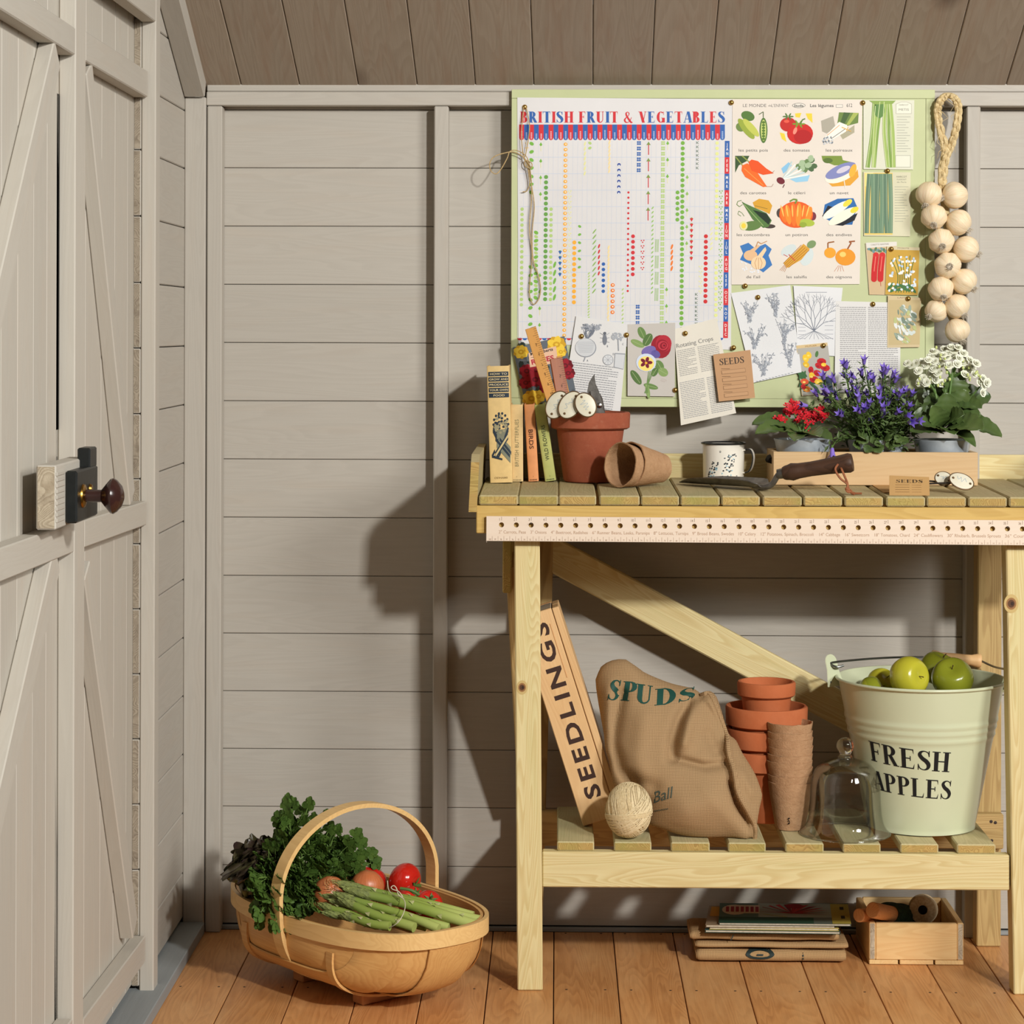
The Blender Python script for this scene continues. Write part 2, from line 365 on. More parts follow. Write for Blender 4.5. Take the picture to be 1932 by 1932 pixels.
class Flat:
    """coloured polygons in a 2D frame (y down unless the map says otherwise)"""
    def __init__(s): s.p = []; s.lv = 1
    def poly(s, pts, col, lv=None): s.p.append((pts, lin(col), lv or s.lv)); return s
    def ell(s, cx, cy, rx, ry, col, rot=0, n=20, a0=0, a1=360, lv=None):
        c, d = cos(radians(rot)), sin(radians(rot)); pts = []
        for i in range(n + (0 if a1 - a0 >= 360 else 1)):
            a = radians(a0 + (a1 - a0) * i / n); x, y = rx * cos(a), ry * sin(a); pts.append((cx + x * c - y * d, cy + x * d + y * c))
        return s.poly(pts, col, lv)
    def rect(s, x0, y0, x1, y1, col, lv=None): return s.poly([(x0, y0), (x1, y0), (x1, y1), (x0, y1)], col, lv)
    def line(s, pts, wd, col, lv=None):
        for (x0, y0), (x1, y1) in zip(pts, pts[1:]):
            d = hypot(x1 - x0, y1 - y0) or 1e-6; nx, ny = -(y1 - y0) / d * wd / 2, (x1 - x0) / d * wd / 2
            s.poly([(x0 + nx, y0 + ny), (x1 + nx, y1 + ny), (x1 - nx, y1 - ny), (x0 - nx, y0 - ny)], col, lv)
        return s
    def text(s, st, x, y, h, col, wd=None, rot=0, off=0.0, kind='sans', T=0.17, track=0.0, anchor='l', lv=None, cols=None):
        """baseline start at x,y; h cap height; wd forces the total width"""
        if cols:                       # letters in alternating colours
            seq = []; X = 0
            for i, ch in enumerate(st):
                if ch == ' ': X += 0.42; continue
                q, W = serif(ch, T); seq.append(([[(a + X, b) for a, b in p] for p in q], cols[i % len(cols)])); X += W + track
            W = X
        else:
            q, W = (serif2d(st, T, 0.05 + track) if kind == 'serif' else text2d(st, off, track)); seq = [(q, col)]
        kx = wd / W if wd else h
        ox = {'l': 0, 'c': -W * kx / 2, 'r': -W * kx}[anchor]; c, d = cos(radians(rot)), sin(radians(rot))
        for q, cl in seq:
            for p in q:
                s.poly([(x + (ox + a * kx) * c + b * h * d, y + (ox + a * kx) * d - b * h * c) for a, b in p], cl, lv)
        return s
    def build(s, name, fn, parent, eps=0.00012):
        vs = []; fs = []; cl = []
        for k_, (pts, col, lv) in enumerate(s.p):
            n = len(vs); q = [fn(x, y, lv * eps + (k_ % 90) * 1.0e-6) for x, y in pts]; vs += [tuple(p) for p in q]; fs.append(tuple(range(n, n + len(pts)))); cl.append((col, len(pts)))
        o_ = wm(parent).translation if parent is not None else V((0, 0, 0))
        me = bpy.data.meshes.new(name); me.from_pydata([tuple(V(p) - o_) for p in vs], [], fs); me.materials.append(PRINT)
        ca = me.color_attributes.new('Col', 'FLOAT_COLOR', 'CORNER'); dat = []
        for c, k in cl: dat += [c[0], c[1], c[2], 1.0] * k
        ca.data.foreach_set('color', dat); me.update()
        return link(bpy.data.objects.new(name, me), parent, Matrix.Translation(o_))
def subdiv(A, mx):
    out = []
    for pts, c, lv in A.p:
        if len(pts) == 4:
            L1 = hypot(pts[1][0] - pts[0][0], pts[1][1] - pts[0][1]); L2 = hypot(pts[2][0] - pts[1][0], pts[2][1] - pts[1][1]); n1, n2_ = max(1, int(L1 / mx + .9)), max(1, int(L2 / mx + .9))
            B = lambda u, v: tuple((pts[0][k] * (1 - u) + pts[1][k] * u) * (1 - v) + (pts[3][k] * (1 - u) + pts[2][k] * u) * v for k in (0, 1))
            for i in range(n1):
                for j in range(n2_): out.append(([B(i / n1, j / n2_), B((i + 1) / n1, j / n2_), B((i + 1) / n1, (j + 1) / n2_), B(i / n1, (j + 1) / n2_)], c, lv))
        else: out.append((pts, c, lv))
    A.p = out
def fmap(o, ex, ey, n):
    o, ex, ey, n = V(o), V(ex), V(ey), V(n)
    return lambda x, y, l: o + ex * x + ey * y + n * l
# ================================================================ THE SHED
# back wall: horizontal cladding boards, joint lines read off the wall, board pitch about 0.11 m
wb = thing('wall_back', None, None, (0, 0, 0), kind='structure')
zs = [P(700, y, 0).z for y in (97, 207, 317, 427, 537, 647, 757, 867, 977, 1087, 1196, 1305, 1414, 1523, 1634, 1744)]
for a, b in zip(zs, zs[1:]):
    bx('plank', -0.735, 1.62, 0.0, 0.014, b + 0.0005, a - 0.0005, PAINT, wb, 0.0011)
bx('gap_shade_sheet', -0.735, 1.62, 0.0142, 0.022, -0.03, 1.75, BLACKM, wb, 0)  # black sheet added behind the boards so the joints read as shaded
bbz = zs[-1]
tag(bx('baseboard_back', -0.70, 1.62, -0.012, 0.0, 0.0, bbz - 0.001, SILL, None, 0.001), kind='structure')
TH_ = 0.036                                    # framing depth proud of the cladding
def trim(n, *a, **k): return tag(bx('trim_%d' % n, *a, **k), kind='structure')
def xat(px, Y, py=650): return P(px, py, Y).x
ztr1, ztr0 = P(700, 173, -TH_).z, P(700, 199, -TH_).z
ztp1 = P(700, 160, -0.03).z
trim(1, xat(388, -TH_), 1.62, -TH_, -0.0005, ztr0, ztr1, PAINT, None, 0.0015)                # head rail
trim(2, xat(388, -TH_), 1.62, -0.03, -0.0005, ztr1 + 0.001, ztp1 + 0.004, PAINT, None, 0.0015)  # wall plate above it
trim(3, xat(389.5, -TH_), xat(418, -TH_), -TH_, -0.0005, 0.0, ztr0 - 0.001, PAINT, None, 0.002, 'z')
trim(4, xat(818, -TH_), xat(845, -TH_), -TH_, -0.0005, 0.0, ztr0 - 0.001, PAINT, None, 0.002, 'z')
trim(5, xat(1823, -TH_), xat(1849, -TH_), -TH_, -0.0005, 0.0, ztr0 - 0.001, PAINT, None, 0.002, 'z')
# corner post of the left wall
XW = P(347, 650, -0.042).x
zpo = P(370, 183, -0.042).z
trim(6, XW, xat(387, -0.042), -0.042, -0.004, 0.0, zpo, PAINT, None, 0.002, 'z')
# left wall cladding between corner post and door post
wl = thing('wall_left', None, None, (XW, 0, 0), kind='structure')
YP1 = PX(293, 650, XW + 0.025).y; YP0 = PX(301, 650, XW + 0.025).y   # door post, near and far edge
lz = [P(347, y, -0.042).z for y in (-20, 95, 208, 317.4, 429.6, 542, 653, 764, 874, 984, 1094, 1204, 1314, 1424, 1535, 1648, 1750)]
for i, (a, b) in enumerate(zip(lz, lz[1:])):
    b = b if i < len(lz) - 2 else 0.028
    if b > a: continue
    plank('plank', (XW - 0.0065, YP1 + 0.0008 * (i % 3), (a + b) / 2), (XW - 0.0065, -0.004, (a + b) / 2), a - b - 0.0016, 0.013, (1, 0, 0), PAINT, wl, 0.0016, endm=ENDW)
plank('gap_shade_sheet', (XW - 0.034, -1.7, 0.95), (XW - 0.034, 0.0, 0.95), 2.0, 0.004, (1, 0, 0), BLACKM, wl, 0)  # added black sheet: blocks outside light so the door gaps look unlit
tag(plank('baseboard_left', (XW + 0.009, -1.7, 0.011), (XW + 0.009, -0.044, 0.011), 0.066, 0.022, (0, 0, 1), SILL, None, 0.0015), kind='structure')
# door post
tag(plank('trim_7', (XW + 0.0127, (YP0 + YP1) / 2, PX(285, 1885, XW + 0.02).z), (XW + 0.0127, (YP0 + YP1) / 2, 2.0), YP0 - YP1, 0.0245, (1, 0, 0), PAINTL, None, 0.002), kind='structure')
# door head
h0 = PX(290, 38, XW + 0.025)
tag(plank('trim_8', (XW + 0.0127, -1.7, h0.z + 0.04), (XW + 0.0127, YP1 - 0.003, h0.z + 0.04), 0.08, 0.0245, (1, 0, 0), PAINTL, None, 0.0015), kind='structure')
# ---- door leaves: boards lie at XB, battens 24 mm proud of them to XF
XB, XF = XW - 0.0125, XW + 0.0125
def ybd(px): return PX(px, 650, XB).y
def yf(px): return PX(px, 650, XF).y
def board_v(par, ya, yb, z0=0.03, z1=1.95, m=PAINTL):
    plank('plank', (XB - 0.006, (ya + yb) / 2, z0), (XB - 0.006, (ya + yb) / 2, z1), abs(yb - ya) - 0.0008, 0.012, (1, 0, 0), m, par, 0.0015)
YS1, YS0 = yf(142), yf(161)                # meeting stile of the far leaf
YR = yf(278)                              # right ends of its rails
d1 = thing('door_1', None, None, (XB, YR, 0.0), kind='structure')
ys = [ybd(254), ybd(240), ybd(216), ybd(191), ybd(161), YS1 - 0.012]
for a, b in zip(ys, ys[1:]): board_v(d1, b, a)
XM = (XB + XF) / 2; BT = XF - XB - 0.0006
def rail(par, name, ya, yb, za, zb, w, m=PAINTL):
    return plank(name, (XM, ya, za), (XM, yb, zb), w, BT, (1, 0, 0), m, par, 0.0018)
rail(d1, 'stile', (YS0 + YS1) / 2, (YS0 + YS1) / 2, 0.02, 1.95, YS0 - YS1)
def zr(px, py): return PX(px, py, XF).z
rails1 = [((62, 110), (133, 183)), ((979.6, 1035), (945, 990)), ((1896, 1950), (1771, 1800))]
for (a, b), (c, d) in rails1:
    zl, zrr = (zr(161, a) + zr(161, b)) / 2, (zr(278, c) + zr(278, d)) / 2
    wd = (zr(278, c) - zr(278, d))
    if a > 1800: zl = zrr + 0.012; wd = 0.044
    rail(d1, 'rail', YS0 + 0.0005, YR, zl, zrr, wd)
def brace(par, px0, py0, px1, py1, w=0.046):
    a, b = PX(px0, py0, XF), PX(px1, py1, XF)
    plank('brace', (XM - .001, a.y, a.z), (XM - .001, b.y, b.z), w, BT - .002, (1, 0, 0), PAINTL, par, 0.0018)
brace(d1, 172, 128, 253, 940)
brace(d1, 168, 1075, 258, 1752)
# near leaf
YL = YS1 - 0.004
d2 = thing('door_2', None, None, (XB, YL, 0.0), kind='structure')
ys = [ybd(118) , ybd(88), ybd(63), ybd(33), ybd(2), ybd(-35), ybd(-70), ybd(-110)]
for a, b in zip(ys, ys[1:]): board_v(d2, b, a)
for (a, b), (c, d) in [((0, 8.7), (52, 104)), ((1023, 1098), (985, 1041)), ((2040, 2110), (1915, 1972))]:
    w = zr(142, c) - zr(142, d); w = min(w, 0.052)
    z1 = (zr(142, c) + zr(142, d)) / 2; z0 = z1 + 0.008
    rail(d2, 'rail', yf(-110), YL, z0, z1, w)
brace(d2, 112, 100, -22, 690, 0.05)
brace(d2, 112, 1052, -20, 1640, 0.05)
# rim lock on the near leaf: wooden block, black case, keep, brass rose and brown knob
LB = 0.0265
yb0, yb1 = PX(105, 940, XF + LB).y, PX(164, 940, XF + LB).y
zb1, zb0 = PX(105, 878, XF + LB).z, PX(105, 1000, XF + LB).z
lock = thing('door_lock', 'black rim lock with brown knob on a painted block, on the left door', 'lock', (XF, yb1, zb0))
plank('mounting_block', (XF + LB / 2 + 0.0004, yb0, (zb0 + zb1) / 2), (XF + LB / 2 + 0.0004, yb1, (zb0 + zb1) / 2), zb1 - zb0, LB, (1, 0, 0), PAINTL, lock, 0.002, endm=ENDG)
for k in range(9):                         # routed ridges on the block face
    z = zb0 + 0.012 + k * (zb1 - zb0 - 0.02) / 8.5
    plank('block_ridge', (XF + LB + 0.0005, yb0 + 0.001, z), (XF + LB + 0.0005, yb0 + 0.05, z), 0.0055, 0.003, (1, 0, 0), PAINTL, lock, 0.0008)
LOCKM = flat('lock_japan_black', (20, 23, 23), 0.4, 0.0, 60, (30, 32, 31), 0.15, 0.35)
BRASS = flat('brass', (176, 134, 60), 0.32, 1.0, 40, (140, 100, 40))
KNOB = flat('knob_brown', (54, 31, 27), 0.2, 0, 0, spec=0.4, coat=0.15)
X2 = XF + LB + 0.0165
yc0, yc1 = PX(122, 940, XF + LB).y, PX(184, 940, X2).y
zc1, zc0 = PX(121, 889, XF + LB).z, PX(121, 988, XF + LB).z
plank('lock_case', (XF + LB + 0.0088, yc0, (zc0 + zc1) / 2), (XF + LB + 0.0088, yc1, (zc0 + zc1) / 2), zc1 - zc0, 0.0160, (1, 0, 0), LOCKM, lock, 0.0025)
kp = plank('keep', (XF + LB + 0.006, yc1 - 0.045, zc1 + 0.012), (XF + LB + 0.006, yc1 + 0.002, zc1 + 0.012), 0.028, 0.018, (1, 0, 0), LOCKM, lock, 0.002)
yk, zk = yc0 + 0.038, PX(152, 937, X2).z
Mx = Matrix(((0, 0, 1, X2), (1, 0, 0, yk), (0, 1, 0, zk), (0, 0, 0, 1)))
MB().add(*lathe([(0, 0.0006), (0.0165, 0.0006), (0.0155, 0.003), (0.0105, 0.005), (0, 0.005)], 28), M=Mx).build('rose', BRASS, lock)
kb = MB().add(*lathe([(0, 0.004), (0.0085, 0.005), (0.0085, 0.026), (0.016, 0.032), (0.0235, 0.0385), (0.0245, 0.042), (0.0215, 0.047), (0.014, 0.0535), (0.005, 0.0565), (0, 0.0568)], 36), M=Mx).build('knob', KNOB, lock)
MB().add(*lathe([(0, 0.0006), (0.0075, 0.0006), (0.006, 0.0035), (0, 0.0035)], 20), M=Matrix.Translation((0, 0.048, 0.006)) @ Mx).build('keyhole_cover', BRASS, lock)
# ceiling: boards run up the roof slope, slightly out of square
ce = thing('ceiling', None, None, (0, 0, ztp1), kind='structure')
cx = [345, 455, 565, 676, 787, 897, 1007, 1118.5, 1229, 1341.6, 1452, 1564, 1675, 1786.5, 1898, 2010, 2121, 2232, 2343, 2454, 2565, 2676]
SL = Vector = V((-0.0146, -1.0, 0.484)).normalized()
nrm = V((0, -0.484, -1)).normalized()
for a, b in zip(cx, cx[1:]):
    p = P((a + b) / 2, 161, -0.03); q = P(b, 161, -0.03) - P(a, 161, -0.03)
    p = p - nrm * 0.008 - SL * 0.04
    plank('plank', p, p + SL * 1.15, q.length - 0.0012, 0.015, nrm, PAINTC, ce, 0.0016)
# rafter batten at the left gable
a0, a1 = P(349, 183, -0.043), P(388, 165, -0.043)
xc = (a0.x + a1.x) / 2; dd = V((0, -1.0, 0.484)).normalized()
pr = V((xc, -0.043, (a0.z + a1.z) / 2 + 0.006))
tag(plank('trim_9', pr, pr + dd * 1.1, (a1.x - a0.x), 0.036, nrm, PAINT, None, 0.002), kind='structure')
# gable cladding above the wall plate follows the same left wall; floor boards run to the wall
fl = thing('floor', None, None, (0, 0, 0), kind='structure')
fx = [378, 489, 599, 710, 820, 930.6, 1045, 1156, 1268.5, 1379, 1489.5, 1600.5, 1712, 1821.5, 1932, 2042, 2153, 2264, 2375, 2486, 2597, 2690]
xs = [PZ(x, 1757, 0).x for x in fx]
for i, (a, b) in enumerate(zip(xs, xs[1:])):
    bx('plank', a + 0.0009, b - 0.0009, -1.5, -0.0005 - 0.012, -0.018, 0.0, FLOORM, fl, 0.0008, 'y')
bx('gap_shade_sheet', XW - 0.02, 1.62, -1.5, 0.02, -0.03, -0.0185, BLACKM, fl, 0)  # black sheet added below, painting the shade in the floor gaps
NAILM = flat('nail_head', (52, 40, 32), 0.6)
nm = MB()
for a, b in zip(xs, xs[1:]):
    for y_ in (-0.022, -0.395):
        for t in (0.2, 0.8):
            nm.add(*lathe([(0, 0.0004), (0.0022, 0.0004), (0.0022, 0.0)], 8), M=Matrix.Translation((a + (b - a) * t, y_, 0)))
tag(nm.build('nail_heads', NAILM, fl), kind='stuff')
# ================================================================ POTTING BENCH
YB0, YB1 = -0.425, -0.032                                  # slat ends
def ztop(Y): return 0.8515 + 0.0165 * (Y + 0.425)
bench = thing('potting_bench', 'tall treated pine potting bench with slatted top and slatted lower shelf', 'bench', (0.37, -0.22, 0))
XE0 = P(904, 935, YB0).x
px_s = [(903.5, 977.5), (978, 1053), (1054, 1125), (1131, 1207), (1209.5, 1281.5), (1284, 1358), (1361.5, 1434), (1439.5, 1513), (1517, 1589.5), (1594, 1666.5), (1672.5, 1746), (1749, 1823), (1827.5, 1900), (1905, 1978), (1982, 2050)]
for a, b in px_s:
    x0, x1 = P(a, 944, YB0).x, P(b, 944, YB0).x; j = random.uniform(-0.002, 0.002)
    y0 = YB0 + random.uniform(0, 0.004)
    plank('slat', ((x0 + x1) / 2, y0, ztop(y0) - 0.0085), ((x0 + x1) / 2, YB1, ztop(YB1) - 0.0085), x1 - x0, 0.017, (0, 0, 1), SLATM, bench, 0.0025, endm=SLATE)
XR1 = P(2052, 944, YB0).x
zlip1 = 0.8335; zlip0 = P(1000, 973.5, -0.4215).z
bx('front_rail', XE0 - 0.005, XR1 + 0.004, -0.4215, -0.395, zlip0 - 0.03, zlip1, LIPM, bench, 0.0015)
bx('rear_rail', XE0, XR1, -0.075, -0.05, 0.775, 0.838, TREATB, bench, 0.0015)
bx('back_board', XE0 + 0.02, XR1, -0.031, -0.0175, 0.848, P(1300, 856, -0.03).z, TREAT, bench, 0.0015)
# left end board with clipped front corner
xe1 = P(899.5, 966, YB0 - 0.002).x; xe0 = P(884, 966, YB0 - 0.002).x
ze0, ze1 = P(890, 966, YB0).z, P(900, 872, YB0).z
for nm_, xa, xb in (('end_board', xe0, xe1), ('end_board', XR1 + 0.005, XR1 + 0.02)):
    m = MB(); pts = [(YB0 - 0.002, ze0), (YB0 - 0.002, ze1), (YB0 + 0.028, ze1 + 0.012), (-0.0178, ze1 + 0.012), (-0.0178, ze0)]
    vs = [V((xa + (0.004 if z > 0.88 else 0), y, z)) for y, z in pts] + [V((xb + (0.004 if z > 0.88 else 0), y, z)) for y, z in pts]
    fs = [(0, 1, 2, 3, 4), (9, 8, 7, 6, 5)] + [(i, 5 + i, 5 + (i + 1) % 5, (i + 1) % 5) for i in range(5)]
    m.add(vs, fs); o = m.build(nm_, [SLATM, SLATE], bench, False)
    for pl in o.data.polygons:
        if pl.normal.y < -0.9: pl.material_index = 1
# legs
def leg(pxt, pxb, wdt, y0, y1, m, ytop=1030, ybot=1873, ztp=0.832):
    xt = P(pxt, ytop, y0).x; xb = P(pxb, ybot, y0).x
    ym = (y0 + y1) / 2; k = (xt - xb) / (P(pxt, ytop, y0).z - 0.0); 
    plank('leg', (xb + wdt / 2, ym, 0.0006), (xb + k * ztp + wdt / 2, ym, ztp), wdt, y1 - y0, (0, -1, 0), m, bench, 0.002)
leg(970.5, 976, 0.0435, -0.405, -0.361, TREAT)
leg(1898, 1913, 0.046, -0.405, -0.361, TREAT)
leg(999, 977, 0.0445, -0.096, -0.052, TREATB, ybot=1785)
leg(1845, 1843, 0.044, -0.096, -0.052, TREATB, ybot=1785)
# shelf rails, shelf slats
xl = P(1023, 1640, -0.40).x; xr = P(1904, 1640, -0.395).x
zsr1, zsr0 = P(1400, 1610, -0.40).z, P(1400, 1677, -0.40).z
bx('shelf_rail', xl, xr, -0.3985, -0.374, zsr0, zsr1, TREAT, bench, 0.002)
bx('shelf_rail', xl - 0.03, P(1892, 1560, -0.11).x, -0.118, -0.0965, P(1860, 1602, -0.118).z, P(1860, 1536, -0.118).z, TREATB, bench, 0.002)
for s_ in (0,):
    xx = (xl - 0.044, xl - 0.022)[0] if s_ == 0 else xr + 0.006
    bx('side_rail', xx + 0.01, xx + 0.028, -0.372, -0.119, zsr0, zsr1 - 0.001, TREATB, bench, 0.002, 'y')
ZSH = zsr1 + 0.0165
for a, b in [(1051, 1121), (1158.6, 1229), (1266, 1339), (1374, 1444.7), (1482, 1554), (1590.6, 1661.5), (1699, 1770.6), (1805.8, 1878.6)]:
    x0, x1 = P(a, 1600, -0.392).x, P(b, 1600, -0.392).x
    plank('shelf_slat', ((x0 + x1) / 2, -0.392, ZSH - 0.0083), ((x0 + x1) / 2, -0.122 if 0 else -0.097, ZSH - 0.0083), x1 - x0, 0.016, (0, 0, 1), SHELFM, bench, 0.002, endm=SLATE)
# rear diagonal brace, left side rail and left side brace
b0 = (P(1230, 1108, -0.084) + P(1230, 1184, -0.084)) / 2; b1 = (P(1500, 1255, -0.084) + P(1500, 1327, -0.084)) / 2
dv = (b1 - b0).normalized()
plank('diagonal_brace', b0 - dv * 0.225, b1 + dv * 0.375, 0.062, 0.022, (0, -1, 0), TREAT, bench, 0.0025)
p0, p1 = P(951, 1000, -0.36), P(967, 1119, -0.36)
xq = P(947, 1119, -0.36).x
bx('side_rail', xq + 0.001, xq + 0.0165, -0.36, -0.06, p1.z, p0.z, SLATE, bench, 0.002, 'y')
q0 = P(957, 1090, -0.345) ; q1 = V((P(985, 1500, -0.09).x, -0.09, P(985, 1500, -0.09).z))
plank('side_brace', q0 + V((0.004, 0.03, 0.03)), q1, 0.05, 0.014, (1, 0, 0), TREATB, bench, 0.002)
for sx, sy in ((1870, 1550), (1871, 1586), (1878, 1552)):
    p = P(sx, sy, -0.118)
    MB().add(*lathe([(0, 0.0008), (0.003, 0.0006), (0.003, 0)], 10), M=Matrix.Translation(p) @ Matrix.Rotation(pi / 2, 4, 'X')).build('screw', NAILM, bench)

legs_ = [o for o in bpy.data.objects if o.parent == bench and o.name.startswith('leg')]
for px_, py_k, r_, lg in ((985, 1297, 9, legs_[0]), (1908, 1139, 12, legs_[1])):
    A = Flat(); A.ell(px_, py_k, r_ * 1.15, r_ * 1.5, (196, 170, 112)); A.ell(px_, py_k, r_ * .8, r_ * .95, (150, 108, 66), lv=2); A.ell(px_, py_k, r_ * .55, r_ * .62, (92, 62, 42), lv=3); A.ell(px_ + r_ * .15, py_k, r_ * .25, r_ * .32, (58, 40, 30), lv=4)
    A.build('knot', lambda x, y, l: P(x, y, -0.4052 - l), lg)
# ================================================================ NOTICEBOARD AND WHAT IS PINNED TO IT
BOARDM = flat('board_green_paint', (194, 200, 155), 0.7, 0, 9, (188, 195, 148), 0.05)
EDGEM = flat('board_edge', (212, 216, 172), 0.6)
YBF = -0.048
nb = thing('noticeboard', 'large pale green painted noticeboard hung on the back wall above the bench', 'noticeboard', P(1363, 767, -0.04))
c0, c1 = P(963.5, 767, YBF), P(1764, 169, YBF)
i0, i1 = P(979, 751, YBF), P(1747, 186, YBF)
bx('panel', i0.x + 0.0004, i1.x - 0.0004, YBF + 0.0006, -0.037, i0.z + 0.0004, i1.z - 0.0004, BOARDM, nb, 0)
bx('frame_rail', c0.x, c1.x, YBF, -0.0368, i1.z, c1.z, BOARDM, nb, 0.0008)
bx('frame_rail', c0.x, c1.x, YBF, -0.0368, c0.z, i0.z, BOARDM, nb, 0.0008)
bx('frame_stile', c0.x, i0.x, YBF, -0.0368, i0.z + .0003, i1.z - .0003, BOARDM, nb, 0.0008, 'z')
bx('frame_stile', i1.x, c1.x, YBF, -0.0368, i0.z + .0003, i1.z - .0003, BOARDM, nb, 0.0008, 'z')
PAPERS = {}
def paper(c, rough=0.75):
    if c not in PAPERS: PAPERS[c] = flat('paper_%d' % len(PAPERS), c, rough, 0, 6, tuple(int(x * 0.965) for x in c), 0.03, 0.25)
    return PAPERS[c]
def card(name, label, ctg, quad, layer, col, art=None, curl=None, n=6, group=None, Y0=None, thick=0.0004, pname='print'):
    (ax, ay), (bx_, by), (cx_, cy), (dx_, dy) = quad
    Yp = (YBF - 0.0005 - 0.0008 * layer) if Y0 is None else Y0
    ex_ = 0.00045 if curl else 0.0; n = 16 if curl else n
    curl = curl or (lambda u, v: 0.0)
    def pt(u, v, lift):
        x = (ax * (1 - u) + bx_ * u) * (1 - v) + (dx_ * (1 - u) + cx_ * u) * v
        y = (ay * (1 - u) + by * u) * (1 - v) + (dy * (1 - u) + cy * u) * v
        return P(x, y, Yp) + V((0, -curl(u, v) - lift, 0))
    vs = []; fs = []
    for lift in (thick, 0.0):
        for j in range(n + 1):
            for i in range(n + 1): vs.append(pt(i / n, j / n, lift))
    m = (n + 1) ** 2
    for j in range(n):
        for i in range(n):
            a = j * (n + 1) + i; fs.append((a, a + n + 1, a + n + 2, a + 1)); fs.append((m + a, m + a + 1, m + a + n + 2, m + a + n + 1))
    rim = [i for i in range(n + 1)] + [j * (n + 1) + n for j in range(1, n + 1)] + [n * (n + 1) + i for i in range(n - 1, -1, -1)] + [j * (n + 1) for j in range(n - 1, 0, -1)]
    for a, b in zip(rim, rim[1:] + rim[:1]): fs.append((a, b, m + b, m + a))
    mb = MB().add(vs, fs)
    o = mb.build(name, paper(col), None, True)
    tag(o, label, ctg, group)
    if art is not None:
        ux, uy, vx, vy = bx_ - ax, by - ay, dx_ - ax, dy - ay; det = ux * vy - uy * vx
        def fm(x, y, l):
            px, py = x - ax, y - ay; u = (px * vy - py * vx) / det; v = (ux * py - uy * px) / det
            return P(x, y, Yp) + V((0, -curl(u, v) - thick - ex_ - l, 0))
        art.build(pname, fm, o)
    return o
RED, BLUE = (206, 52, 58), (52, 98, 168)
# ---- calendar chart
A = Flat()
A.text('BRITISH FRUIT & VEGETABLES', 981, 231.5, 21, RED, wd=388, T=0.25, track=0.075, cols=[RED, BLUE], lv=2)
def skx(x, y): return x - (y - 265) * 0.0085
for k in range(42):
    x0 = 979.5 + k * 9.24; c = RED if k % 2 == 0 else BLUE
    A.rect(x0, 235, x0 + 9.24, 260, c); A.ell(x0 + 4.62, 260, 4.5, 4.6, c, n=10)
    ln = random.uniform(11, 19)
    for j in range(int(ln / 2.2)): A.rect(x0 + 3.2, 261 - j * 2.2, x0 + 6.2, 262.2 - j * 2.2, (232, 190, 200) if c == RED else (178, 198, 228), 2)
GRID = (206, 210, 222)
for k in range(43):
    x0 = 979.5 + k * 9.24; A.line([(x0, 266), (skx(x0, 637), 637)], 0.55, GRID)
MN = ['JAN', 'FEB', 'MAR', 'APR', 'MAY', 'JUN', 'JUL', 'AUG', 'SEP', 'OCT', 'NOV', 'DEC']
for k in range(12):
    y0 = 265.8 + 31 * k
    A.line([(skx(980, y0), y0 + 31), (skx(1367, y0), y0 + 31)], 0.6, (186, 200, 222))
    A.poly([(skx(1367.5, y0), y0), (skx(1376.5, y0), y0), (skx(1376.5, y0 + 31), y0 + 31), (skx(1367.5, y0 + 31), y0 + 31)], BLUE if k % 2 == 0 else RED)
    for j, ch in enumerate(MN[k]): A.text(ch, skx(1372, y0), y0 + 10 + j * 8.4, 6, (240, 232, 228), anchor='c', off=0.02, lv=2)
for k in range(42):
    x0 = skx(979.5, 637) + k * 9.24
    A.ell(x0 + 4.62, 637.5, 4.6, 4.6, RED if k % 2 == 0 else BLUE, n=10, a0=0, a1=180)
LG, MG, DG, PY, OR, PO = (176, 202, 124), (120, 178, 72), (104, 158, 74), (226, 224, 160), (240, 172, 56), (232, 122, 48)
def zx(x): return 950 + x / 4.293
def zy(y): return 150 + y / 4.293
